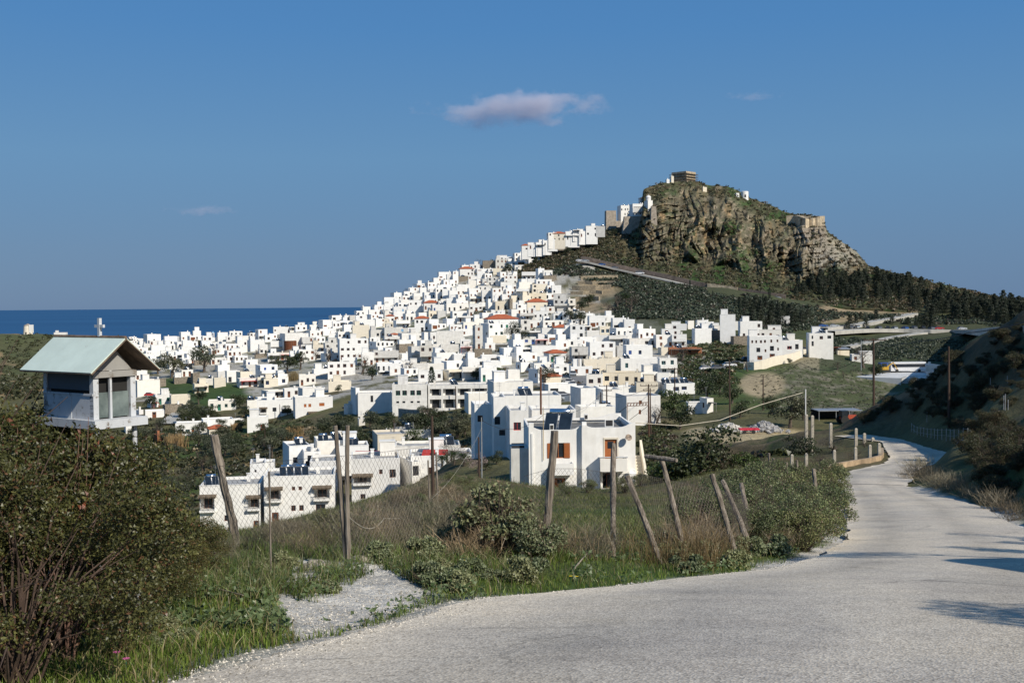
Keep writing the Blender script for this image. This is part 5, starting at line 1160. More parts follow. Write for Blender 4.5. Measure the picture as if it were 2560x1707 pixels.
# round slatted tower
p = hit(726, 879, 300); k = p[1]/F
e_ = empty('round_tower', p, 0, label='round grey mill tower ringed with vertical brown boards', cat='tower'); b = MB(); b.lathe([(14*k, -3), (14*k, 26*k), (13*k, 26.5*k)], n=22); b.build('walls', [STONE], e_); b = MB()
for i in range(22):
    a = 2*math.pi*i/22; b.obox((math.cos(a)*14.3*k, math.sin(a)*14.3*k, 13*k), (math.cos(a)*.2, math.sin(a)*.2, 0), (-math.sin(a)*.32, math.cos(a)*.32, 0), (0, 0, 13.4*k))
b.build('boards', [WOODB, ], e_)
# blue-domed chapel bell arches
p = hit(532, 845, 300); k = p[1]/F; b = MB(); b.box(-3*k, -1.8*k, 0, 1, -2, 12*k); b.box(1.8*k, 3*k, 0, 1, -2, 12*k); b.box(-3.2*k, 3.2*k, -.1, 1.1, 12*k+.01, 13*k); b.lathe([(2.6*k, 13*k+.02), (2*k, 15*k), (.05, 17*k)], (0, .5, 0), 10, 1)
tag(b.build('bell_arch', [WHITE, LBLUE], None, p), 'white bell arch with a small pale blue dome on the left skyline', 'bell arch')

# ------------------------------------------------------------------ poles, masts, wires
CREO = plain('creosoted_wood', (.075,.045,.03), var=.3, scale=4, stretch=(3, 3, .4)); GALV = plain('galvanised_pole', (.42,.43,.44), rough=.5, metal=.5)
POLES = [
 (1083,1040,1252,62,.11,0,'tall brown wooden pole rising from the grassy slope in front of the villas'),
 (1198,1092,1160,98,.10,0,'dark wooden pole on the grass ridge left of the near house'),(1204,1043,1142,104,.07,0,'slim grey pole beside the dark pole on the grass ridge'),
 (1503,980,1046,215,.16,0,'dark pole left of the pair behind the near house roof'),(1517,962,1044,214,.17,1,'dark pole with a crossarm behind the near house roof'),
 (1622,960,1060,190,.17,1,'tall pole with a wide crossarm at the end of the steel pergola'),(1627,970,1058,192,.14,0,'second pole leaning close to the crossarm pole'),
 (1687,919,1003,240,.17,1,'dark pole with crossarms in front of the blue-shuttered house'),(1825,900,1046,205,.17,2,'dark pole with a curved lamp arm at the left of the grassy mound'),
 (1908,938,1026,222,.15,0,'reddish wooden pole standing on the grassy mound'),(2185,845,1070,148,.19,3,'tallest dark pole with crossbar left of the shaded hillside'),
 (2373,866,998,104,.14,0,'red-brown wooden pole on the shaded hillside'),(2153,850,886,335,.12,2,'grey street lamp pole by the valley road'),
 (1545,935,975,290,.14,0,'thin pole in front of the cream grey-roofed building'),(1448,880,912,330,.14,0,'dark pole at the top of the town street'),
 (1384,905,960,320,.14,0,'thin pole left of the town street'),(1360,935,985,270,.13,0,'thin pole by the almond tree left of the street'),(430,985,1040,380,.14,0,'dark pole right of the small green mound'),
 (700,1010,1060,330,.13,0,'dark pole left of the brown-shuttered villa'),(782,985,1030,330,.13,0,'dark pole in front of the brown-shuttered villa'),(985,1048,1130,230,.14,0,'brown pole below the school yard'),
 (1034,1055,1120,232,.09,0,'slim grey mast right of the brown pole below the school'),(674,1116,1160,172,.05,0,'grey antenna mast on the apartment roofs'),(663,1065,1120,262,.12,0,'dark pole among the olive trees'),
 (1140,965,1026,282,.16,0,'brown pole in front of the school gallery'),(375,950,1000,420,.15,0,'thin pole left of the green mound'),(415,1035,1090,330,.13,0,'thin pole above the dark valley trees'),
 (1317,976,1056,150,.05,0,'thin rusty mast behind the near house parapet'),(1700,840,870,440,.14,0,'thin pole on the ruined terrace'),(1880,855,895,345,.13,0,'thin white lamp pole in front of the four-storey house'),
]
for (x, yt, yb, d, r_, arm, lb) in POLES:
    p = P(x, yb, d); gzz = gz(p[0], p[1]); top = P(x, yt, d)[2]; base = min(gzz, p[2])-.5; h_ = top-base
    e_ = empty('utility_pole' if arm != 2 else 'street_lamp', (p[0], p[1], base), 0, label=lb, cat='pole' if arm != 2 else 'street lamp')
    b = MB(); ln = rnd.uniform(-.01, .01); b.tube([(0, 0, 0), (ln*h_*.5, 0, h_*.5), (ln*h_, 0, h_)], [r_, r_*.85, r_*.65], 8); b.build('pole', [GALV if 'grey' in lb or 'white' in lb or 'mast' in lb else CREO], e_)
    if arm in (1, 3):
        for k, zz in enumerate((.25, 1.1)):
            a = MB(); wa = 1.5 if k == 0 else 1.0; a.box(-wa, wa, -r_-.08, -r_+.04, h_-zz-.07, h_-zz+.05)
            for q_ in np.linspace(-wa+.1, wa-.1, 4): a.tube([(q_, -r_, h_-zz+.055), (q_, -r_, h_-zz+.28)], .05, 6)
            a.build('crossarm', [CREO], e_)
            if arm == 3: break
    if arm == 2:
        a = MB(); a.tube([(0, 0, h_-.8), (.5, -.3, h_-.3), (1.5, -.8, h_-.2), (1.9, -1.0, h_-.35)], .06, 6); a.box(1.7, 2.3, -1.15, -.85, h_-.5, h_-.36); a.build('lamp_arm', [GALV], e_)
def wire(pts, r_, mat, name='cable', label=None, cat='cable', sag=0):
    b = MB(); out = []
    for i in range(len(pts)-1):
        a, c = np.array(pts[i], float), np.array(pts[i+1], float)
        for t in np.linspace(0, 1, 14, endpoint=False): q_ = a*(1-t)+c*t; q_[2] -= sag*4*t*(1-t); out.append(q_)
    out.append(np.array(pts[-1], float)); b.tube(out, r_, 5); o = b.build(name, [mat]); tag(o, label, cat); return o
BLK = plain('black_cable', (.02,.02,.02)); ROPE = plain('cream_conduit', (.62,.56,.45))
wire([P(1580,1056,140), P(1700,1064,150), P(1800,1050,158), P(1900,1012,166), P(2008,981,173)], .05, ROPE, label='cream cable drooping from the white metal pole towards the near house')
wire([P(2190,866,148), P(2300,853,112), P(2420,832,80), P(2600,796,48)], .03, BLK, label='black overhead wire rising from the tallest pole over the shaded hill', sag=.1)
wire([P(1830,915,205), P(2000,906,175), P(2185,864,148)], .035, BLK, label='black overhead wire between the lamp pole and the tallest pole', sag=2.2)
wire([P(1204,1070,104), P(1150,1165,90), P(1060,1262,50), P(960,1295,25), P(870,1290,14.6)], .008, ROPE, label='thin pale wire looping down from the slim grey pole to the split post', sag=.2)
wire([P(1503,985,215), P(1622,968,190), P(1687,925,240), P(1825,905,205)], .03, BLK, label='black wire strung between the crossarm poles behind the near house', sag=1.0)
wire([P(1204,1050,104), P(1360,1035,112), P(1503,985,215)], .02, BLK, label='black wire from the grass ridge pole across the white houses', sag=1.2)
# white metal pole with conduit, at the fence of the plot
p = P(2014, 1041, 176); e_ = empty('metal_pole', (p[0], p[1], p[2]-1), 0, label='thin white metal pole at the corner of the concrete-post plot', cat='pole'); b = MB(); b.tube([(0,0,0),(0,0,P(2014,973,176)[2]-p[2]+1)], .09, 8); b.build('pole', [WPAINT], e_)
# steel pergola behind the near house
b = MB(); dd = 178; pa, pb = P(1568, 1015, dd), P(1622, 1013, dd); 
for q_ in np.linspace(0, 1, 8):
    a = pa*(1-q_)+pb*q_; b.tube([a, a+np.array([0, 0, .5])], .05, 5)
    if q_ < 1: a2 = pa*(1-q_-.07)+pb*(q_+.07); b.tube([a, a2+np.array([0, 0, .5])], .04, 5)
b.tube([pa, pb], .05, 5); b.tube([pa+np.array([0,0,.5]), pb+np.array([0,0,.5])], .05, 5)
for q_ in (pa, pb): b.tube([q_, (q_[0], q_[1], gz(q_[0], q_[1])-.5)], .06, 5); b.tube([q_, q_+np.array([-2.5, 6, -3.0])], .04, 5)
tag(b.build('pergola', [RUST]), 'rusty lattice pergola frame in front of the wide white house', 'pergola')
# ------------------------------------------------------------------ cars
def car_proto(kind):
    L, W, Hh = (4.2, 1.7, 1.42) if kind == 'car' else (4.9, 1.9, 1.95)
    body = MB(); prof = ([(-2.1,.45),(-2.08,.75),(-1.95,.88),(-1.2,.95),(.95,.98),(1.6,.92),(2.0,.80),(2.1,.62),(2.1,.40)] if kind == 'car' else [(-2.45,.5),(-2.45,1.05),(1.6,1.08),(2.35,.9),(2.45,.6),(2.45,.42)])
    n_ = len(prof); h2 = W/2
    L1 = [(x, -h2, z) for x, z in prof]; L2 = [(x, h2, z) for x, z in prof]
    base = [(prof[-1][0], -h2, .3), (prof[0][0], -h2, .3)]
    body.quad(L1+base); body.quad([(p_[0], h2, p_[2]) for p_ in (L1+base)][::-1])
    for i in range(n_-1): body.quad([L1[i], L1[i+1], L2[i+1], L2[i]][::-1])
    body.quad([L1[0], L2[0], (L1[0][0], h2, .3), (L1[0][0], -h2, .3)]); body.quad([L1[-1], (L1[-1][0], -h2, .3), (L1[-1][0], h2, .3), L2[-1]]); body.quad([(prof[-1][0], -h2, .3), (prof[0][0], -h2, .3), (prof[0][0], h2, .3), (prof[-1][0], h2, .3)])
    cab = MB(); r0 = ([(-1.75,.93),(-1.35,1.40),(.15,1.42),(.95,.96)] if kind == 'car' else [(-2.4,1.06),(-2.35,1.9),(1.0,1.92),(1.65,1.08)])
    a = [(x, -h2*(.97 if z < 1.1 else .82), z) for x, z in r0]; c = [(x, -y, z) for x, y, z in a]
    cab.quad(a); cab.quad(c[::-1]); cab.quad([a[0], a[1], c[1], c[0]][::-1]); cab.quad([a[2], a[3], c[3], c[2]][::-1])
    roof = MB(); roof.obox(((r0[1][0]+r0[2][0])/2, 0, r0[1][1]+.02), ((r0[2][0]-r0[1][0])/2, 0, 0), (0, h2*.84, 0), (0, 0, .03))
    wh = []
    for sx in (-L*.3, L*.3):
        for sy in (-h2+.02, h2-.02):
            b_ = MB(); b_.tube([(sx, sy-.1, .32), (sx, sy+.1, .32)], .32, 12); b_.tube([(sx, sy-.11, .32), (sx, sy+.11, .32)], .18, 10, 1); m_ = b_.mesh('wheel'); m_.materials.append(BLK); m_.materials.append(STEEL); wh.append(m_)
    ms = [body.mesh('body'), cab.mesh('cab'), roof.mesh('roof')]
    return ms, wh
CP = {k: car_proto(k) for k in ('car', 'van')}
def paintm(n_, c): m, nt, b = newmat(n_); nn = noise_node(nt, 2, 3); nt.links.new(ramp(nt, nn.outputs['Fac'], [(.3, [v*.85 for v in c]), (.7, c)]).outputs[0], b.inputs['Base Color']); b.inputs['Roughness'].default_value = .28; b.inputs['Coat Weight'].default_value = .4; return m
PAINT = {'white': paintm('white_car_paint', (.75,.75,.75)), 'silver': paintm('silver_car_paint', (.42,.45,.48)), 'blue': paintm('blue_car_paint', (.03,.10,.32)), 'red': paintm('red_car_paint', (.42,.03,.03)), 'black': paintm('black_car_paint', (.02,.02,.025)), 'grey': paintm('grey_car_paint', (.16,.17,.19))}
_cm = {}
def car(x, y, color, label, d=None, dmin=190, head=0, kind='car', group=None, cat='car', lift=.0):
    p = hit(x, y, dmin) if d is None else P(x, y, d)
    if p is None: return
    e_ = empty('parked_car' if kind == 'car' else 'parked_van', (p[0], p[1], p[2]+lift), R(head), label=label, cat=cat, group=group)
    ms, wh = CP[kind]; key = (kind, color)
    if key not in _cm:
        t = [m_.copy() for m_ in ms]; t[0].materials.append(PAINT[color]); t[1].materials.append(PANE); t[2].materials.append(PAINT[color]); _cm[key] = t
    for n_, m_ in zip(('body', 'windows', 'roof'), _cm[key]): link(n_, m_, None, e_)
    for m_ in wh: link('wheel', m_, None, e_)
    return e_
cl_ = [(2058,822,'blue'),(2085,823,'silver'),(2110,825,'black'),(2128,826,'grey'),(2142,825.5,'silver'),(2168,827,'black'),(2196,827,'grey'),(2218,827,'black'),(2236,827.5,'silver'),(2262,828,'blue'),(2284,827,'grey'),(2306,827.5,'black'),(2328,828,'grey'),(2348,829,'red'),(2405,829,'silver'),(2508,834,'white')]
for i, (x, y, c_) in enumerate(cl_):
    car(x, y, c_, '%s car, %s from the left in the long car park row below the conifers' % (c_, ['first','second','third','fourth','fifth','sixth','seventh','eighth','ninth','tenth','eleventh','twelfth','thirteenth','fourteenth','fifteenth','sixteenth'][i]), head=rnd.choice([80, 95, 100]) if 2 < i < 13 else rnd.uniform(-8, 8), group='cars in the long car park row', lift=.85)
HRD2 = lambda x: HRD(x, 0)-4
for i, (x, c_, kd, lb) in enumerate(((1449,'white','car','white car at the top end of the climbing hill road'),(1464,'silver','car','silver car second from the top of the climbing hill road'),(1505,'blue','car','dark blue car by the grey-brown wall of the hill road'),(1537,'grey','car','grey car left of the white van on the hill road'),(1600,'white','van','white van on the climbing hill road under the wall'),(1943,'silver','car','silver car at the lower right end of the long stone wall'))):
    car(x, np.interp(x, hx, hy)+1.5, c_, lb, d=HRD2(x), head=-14, kind=kd)
for x, y, c_, lb, h_ in ((1436,941,'silver','silver car parked halfway up the town street',70),(1424,962,'white','white car parked low on the town street',75),(1432,968,'white','white pickup beside the low end of the town street',80),(1407,995,'grey','grey car behind the low white yard wall',20),(1415,1003,'silver','silver car at the foot of the town street',10),
   (1870,905,'black','black car first in the line above the cream wall',10),(1925,901,'silver','silver car in front of the four-storey house garage',12),(1947,896,'silver','pale car above the middle of the cream wall',12),(1972,888,'black','black car above the bend of the cream wall',12),(1990,886,'silver','silver car beside the black car above the cream wall',12),(2008,880,'black','black car next to the detached white house',8),
   (1824,919,'white','white car on the track left of the cream wall',5),(1766,928,'white','white car on the track below the silvery scrub',8),(1795,926,'grey','grey car on the track below the silvery scrub',8),
   (455,1022,'black','black car by the green mound road',20),(515,1030,'silver','silver car in front of the white house with green doors',-10),(875,1027,'black','dark car beside the white wall left of the school',5),(1015,900,'red','small red car below the arched stone terrace',0),(375,993,'red','red pickup in the yard left of the cream building',15)):
    car(x, y, c_, lb, head=h_, lift=.3)
# coach and plant in the white yard
p = hit(2267, 934, 200); e_ = empty('coach', p+np.array([0, 0, .5]), R(3), label='white coach with dark windows parked in the pale yard', cat='coach'); b = MB(); b.box(-5.5, 5.5, -1.25, 1.25, .45, 3.2); b.build('body', [PAINT['white']], e_); b = MB(); b.box(-5.1, 5.3, -1.28, -1.251, 1.6, 2.6); b.build('windows', [PANE], e_)
for sx in (-3.6, 3.4): b = MB(); b.tube([(sx, -1.3, .5), (sx, -1.0, .5)], .5, 12); b.build('wheel', [BLK], e_)
p = hit(2222, 929, 200); b = MB(); b.box(-3, 3, -1.2, 1.2, 0, 2.4); [b.box(x, x+.1, -1.25, -1.201, .1, 2.3) for x in np.arange(-2.9, 2.9, .45)]; tag(b.build('container', [BLUE], None, p+np.array([0, 0, .5])), 'blue ribbed container at the back of the pale yard', 'container')
p = hit(2209, 934, 200); e_ = empty('excavator', p+np.array([0, 0, .4]), R(10), label='small yellow digger at the left of the pale yard', cat='digger'); YEL = plain('machine_yellow', (.55,.32,.03)); b = MB(); b.box(-1.5, 1.2, -1, 1, .8, 1.7); b.build('body', [YEL], e_); b = MB(); b.box(-.3, .7, -.8, .2, 1.71, 2.8); b.build('cab', [PANE], e_); b = MB(); b.tube([(1, 0, 1.5), (3.2, 0, 3.0), (4.6, 0, .8)], [.22, .18, .12], 6); b.build('arm', [YEL], e_); b = MB(); b.box(-1.8, 1.6, -1.2, -.7, 0, .75); b.box(-1.8, 1.6, .7, 1.2, 0, .75); b.box(-.4, .4, -.7, .7, .3, .79); b.build('tracks', [BLK], e_)
make_house(2196, 913, 2352, 931, flags='n', depth=345, label='long low white warehouse at the back of the pale yard', name='warehouse', group=None, yaw=3, dp=12)
# shelter with machinery, rubble, trailer
dd = 196; k = dd/F; p = P(2046, 1062, dd); e_ = empty('open_shelter', p, R(2), label='open shelter with a flat metal roof and machinery under it by the road bend', cat='shelter')
b = MB(); b.box(0, 112*k, 0, 4.5, 34*k, 35.5*k); b.build('roof', [GALV], e_)
for q_ in (0.1, 3.2, 5.6, 7.6): b = MB(); b.box(q_, q_+.09, .05, .14, -.5, 34*k-.003); b.build('post', [GALV], e_)
b = MB(); b.box(0, 112*k, 4.5, 4.6, -.5, 33*k); b.build('shade_backing', [plain('shelter_shade', (.07,.07,.075))], e_)  # dark sheet added at the back, standing for the shade under the roof
p2 = P(2118, 1054, 192); e2 = empty('tractor', p2+np.array([0, 0, -.3]), R(12), label='orange-red tractor parked under the metal shelter', cat='tractor'); TR = plain('tractor_red', (.42,.07,.03))
b = MB(); b.box(-.2, 1.8, -.4, .4, .8, 1.5); b.box(-1.2, -.2, -.5, .5, .7, 1.2); b.build('body', [TR], e2); b = MB(); b.box(-1.3, -.1, -.6, .6, 1.3, 2.3); b.build('cab', [PANE], e2); b = MB(); b.tube([(1.8, -.2, 1.0), (3.0, -.2, 1.9), (3.8, -.2, .7)], .13, 6); b.build('loader_arm', [TR], e2)
for (sx, sy, r_) in ((-.9, -.8, .75), (-.9, .8, .75), (1.3, -.7, .45), (1.3, .7, .45)): b = MB(); b.tube([(sx, sy-.15, r_), (sx, sy+.15, r_)], r_, 14); b.build('wheel', [BLK], e2)
def rocks_mesh(n, w, d, h, smin, smax, seed):
    r_ = random.Random(seed); b = MB()
    for i in range(n):
        x = r_.gauss(0, .42)*w; y = r_.gauss(0, .42)*d; zt = h*math.exp(-(x/w)**2*2-(y/d)**2*2); z = zt*r_.uniform(.5, 1); s_ = r_.uniform(smin, smax)
        base = len(b.v); A = Matrix.Rotation(r_.uniform(0, 6), 3, Vector((r_.random(), r_.random(), r_.random()+.1)))
        for c_ in ((-1,-1,-1),(1,-1,-1),(1,1,-1),(-1,1,-1),(-1,-1,1),(1,-1,1),(1,1,1),(-1,1,1)):
            v_ = A@Vector([t*s_*r_.uniform(.5, 1) for t in c_]); b.v.append((x+v_[0], y+v_[1], z+v_[2]))
        for q_ in [(4,5,6,7),(0,1,5,4),(1,2,6,5),(2,3,7,6),(3,0,4,7),(3,2,1,0)]: b.f.append(tuple(base+t for t in q_)); b.m.append(0)
    return b
p = P(1820, 1062, 186); tag(rocks_mesh(260, 3.2, 2, 1.5, .12, .4, 1).build('rubble_heap', [plain('white_rubble', (.60,.57,.52), var=.25)], None, (p[0], p[1], gz(p[0], p[1])-.1)), 'heap of white rubble at the left of the dirt lot', 'rubble heap', kind=None)
p = P(1910, 1062, 184); tag(rocks_mesh(300, 3.0, 2, 1.6, .12, .42, 2).build('rubble_heap', [plain('grey_rubble', (.42,.41,.40), var=.4)], None, (p[0], p[1], gz(p[0], p[1])-.1)), 'grey rubble heap right of the red trailer', 'rubble heap')
p = P(1872, 1064, 180); e_ = empty('flat_trailer', (p[0], p[1], gz(p[0], p[1])), R(2), label='bright red flat trailer between the two rubble heaps', cat='trailer'); b = MB(); b.box(-1.6, 1.6, -.8, .8, .6, .85); b.build('bed', [plain('bright_red', (.62,.03,.06))], e_)
for sx in (-.9, .6): b = MB(); b.tube([(sx, -.85, .3), (sx, -.65, .3)], .3, 12); b.build('wheel', [BLK], e_)
# pergola and shed by the detached white house
p = hit(2078, 886, 200); b = MB(); [b.box(x, x+.12, y, y+.12, -1, 2.3) for x in (-3, 3) for y in (0, 2.5)]; b.box(-3.4, 3.4, -.4, 3.0, 2.303, 2.45); b.box(-3, 3, 2.7, 2.8, 0, 2.30); tag(b.build('wooden_shelter', [WOODB], None, p), 'open wooden shelter on the crest of the mound', 'shelter')
p = hit(2106, 888, 200); e_ = empty('shed', p, R(8), label='small shed with a sloping grey metal roof beside the wooden shelter', cat='shed'); b = MB(); b.box(-2, 2.6, 0, 3, -1, 2.2); b.build('walls', [CREAM], e_); b = MB(); b.obox((.3, 1.4, 2.4), (2.7, 0, 0), (0, 1.9, .25), (0, 0, .05)); b.build('roof', [GALV], e_)
print('special done', len(bpy.data.objects))
# ------------------------------------------------------------------ vegetation
def leafmat(name, trans=.25, rough=.75):
    m = bpy.data.materials.new(name); m.use_nodes = True; nt = m.node_tree; nt.nodes.clear()
    o = nt.nodes.new('ShaderNodeOutputMaterial'); at = nt.nodes.new('ShaderNodeVertexColor'); at.layer_name = 'Col'
    oi = nt.nodes.new('ShaderNodeObjectInfo')
    c = mix(nt, at.outputs[0], ramp(nt, oi.outputs['Random'], [(0, (.75,.8,.75)), (.5, (1, 1, 1)), (1, (1.25,1.12,1.0))]).outputs[0], 1, 'MULTIPLY')
    g = nt.nodes.new('ShaderNodeNewGeometry'); n = N(nt, 'ShaderNodeTexNoise'); nt.links.new(g.outputs['Position'], n.inputs['Vector']); n.inputs['Scale'].default_value = .7
    c = mix(nt, c, ramp(nt, n.outputs['Fac'], [(.3, .75), (.7, 1.25)]).outputs[0], .7, 'MULTIPLY')
    d = nt.nodes.new('ShaderNodeBsdfDiffuse'); t = nt.nodes.new('ShaderNodeBsdfTranslucent'); gl = nt.nodes.new('ShaderNodeBsdfGlossy'); gl.inputs['Roughness'].default_value = .45
    nt.links.new(c, d.inputs['Color']); nt.links.new(c, t.inputs['Color'])
    m1 = nt.nodes.new('ShaderNodeMixShader'); m1.inputs[0].default_value = trans; nt.links.new(d.outputs[0], m1.inputs[1]); nt.links.new(t.outputs[0], m1.inputs[2])
    m2 = nt.nodes.new('ShaderNodeMixShader'); m2.inputs[0].default_value = .035; nt.links.new(m1.outputs[0], m2.inputs[1]); nt.links.new(gl.outputs[0], m2.inputs[2])
    nt.links.new(m2.outputs[0], o.inputs[0]); return m
LEAF = leafmat('leaves'); BLADE = leafmat('grass_blades', .3)
BARK = plain('bark', (.13,.10,.075), var=.35, scale=8, bmp=.6, stretch=(2, 2, .5))
def quads(P_, nrm, size, asp, rs, col, fold=0):
    """one leaf quad per point, facing nrm; size array; returns V, cols"""
    n = len(P_); a = rs.normal(size=(n, 3)); t = np.cross(nrm, a); t /= np.linalg.norm(t, axis=1)[:, None]+1e-9; b = np.cross(nrm, t); b /= np.linalg.norm(b, axis=1)[:, None]+1e-9
    s = np.asarray(size).reshape(-1, 1); h = s*asp
    V = np.stack([P_-t*h*.5, P_-b*s*.5, P_+t*h*.5, P_+b*s*.5], 1)      # diamond leaf
    V = V+(nrm*s*.18)[:, None, :]*np.array([0, 1, 0, 1.0])[None, :, None]
    return V.reshape(-1, 3), np.repeat(col, 4, 0)
def crown(n, blobs, size, rs, lo, hi, asp=.6, shell=.55, spread=.9, third=None):
    bl = np.array(blobs); w_ = bl[:, 3]**2; k = rs.choice(len(bl), n, p=w_/w_.sum())
    d = rs.normal(size=(n, 3)); d /= np.linalg.norm(d, axis=1)[:, None]
    low = d[:, 2] < -.35; d[low, 2] *= -.6; d /= np.linalg.norm(d, axis=1)[:, None]
    rr = (shell+(1-shell)*rs.rand(n)**.6)*(1+.18*fbm(d[:, 0]*3+k*7, d[:, 1]*3, d[:, 2]*3, o=2, seed=5))
    sc = np.stack([bl[k, 3], bl[k, 3], bl[k, 4] if bl.shape[1] > 4 else bl[k, 3]], 1)
    Pp = bl[k, :3]+d*rr[:, None]*sc
    nr = d+rs.normal(size=(n, 3))*spread; nr /= np.linalg.norm(nr, axis=1)[:, None]
    cl_ = fbm(Pp[:, 0]*2/bl[:, 3].mean(), Pp[:, 1]*2/bl[:, 3].mean(), Pp[:, 2]*2/bl[:, 3].mean(), o=2, seed=9)
    t = np.clip(.5+.45*cl_+rs.normal(size=n)*.25, 0, 1)[:, None]
    col = np.array(lo)*(1-t)+np.array(hi)*t
    if third is not None:
        m_ = rs.rand(n) < third[1]; col[m_] = np.array(third[0])*(.7+.6*rs.rand(m_.sum(), 1))
    col = col*(.45+.55*np.clip((rr-shell)/(1-shell+1e-6), 0, 1))[:, None]  # inner leaves coloured darker, painting in the shade deep in the crown
    return quads(Pp, nr, size*(.7+.6*rs.rand(n)), asp, rs, col)
def leaf_mesh(name, V, c, mat=None):
    me = np_mesh(name, V, np.arange(len(V)), 4, cols=c); me.materials.append(mat or LEAF); return me
def limbs(rs, h, r_, n=6, spread=.5, start=.3, lean=.1, gen=2):
    b = MB(); tip = np.array([lean*h*rs.normal(), lean*h*rs.normal(), h*.75]); pts = [np.zeros(3)-np.array([0, 0, .3*min(1, h)]), tip*.35+rs.normal(size=3)*h*.03, tip*.7, tip]
    b.tube(pts, [r_*1.3, r_, r_*.7, r_*.3], 7)
    for i in range(n):
        t = start+(1-start)*rs.rand(); o = tip*t; a = rs.rand()*6.28; l_ = h*spread*(.5+.5*rs.rand()); d = np.array([math.cos(a), math.sin(a), .6+.6*rs.rand()]); d /= np.linalg.norm(d)
        q = [o, o+d*l_*.5+rs.normal(size=3)*l_*.06, o+d*l_+rs.normal(size=3)*l_*.1]; b.tube(q, [r_*.5*(1-t*.5), r_*.3, r_*.08], 5, cap=False)
        if gen > 1:
            for j in range(3): d2 = d+rs.normal(size=3)*.6; d2 /= np.linalg.norm(d2); b.tube([q[1], q[1]+d2*l_*.35, q[1]+d2*l_*.6+np.array([0, 0, l_*.1])], [r_*.2, r_*.1, r_*.04], 4, cap=False)
    return b
def blobset(rs, n, R_, H, base=.5, rr=(.35, .55)):
    out = []
    for i in range(n):
        a = rs.rand()*6.28; q = rs.rand()**.5*R_*.65; z = base+rs.rand()*(H-base)*.75; r1 = R_*(rr[0]+(rr[1]-rr[0])*rs.rand()); out.append((q*math.cos(a), q*math.sin(a), z, r1, r1*.8))
    return out
TREES = {}
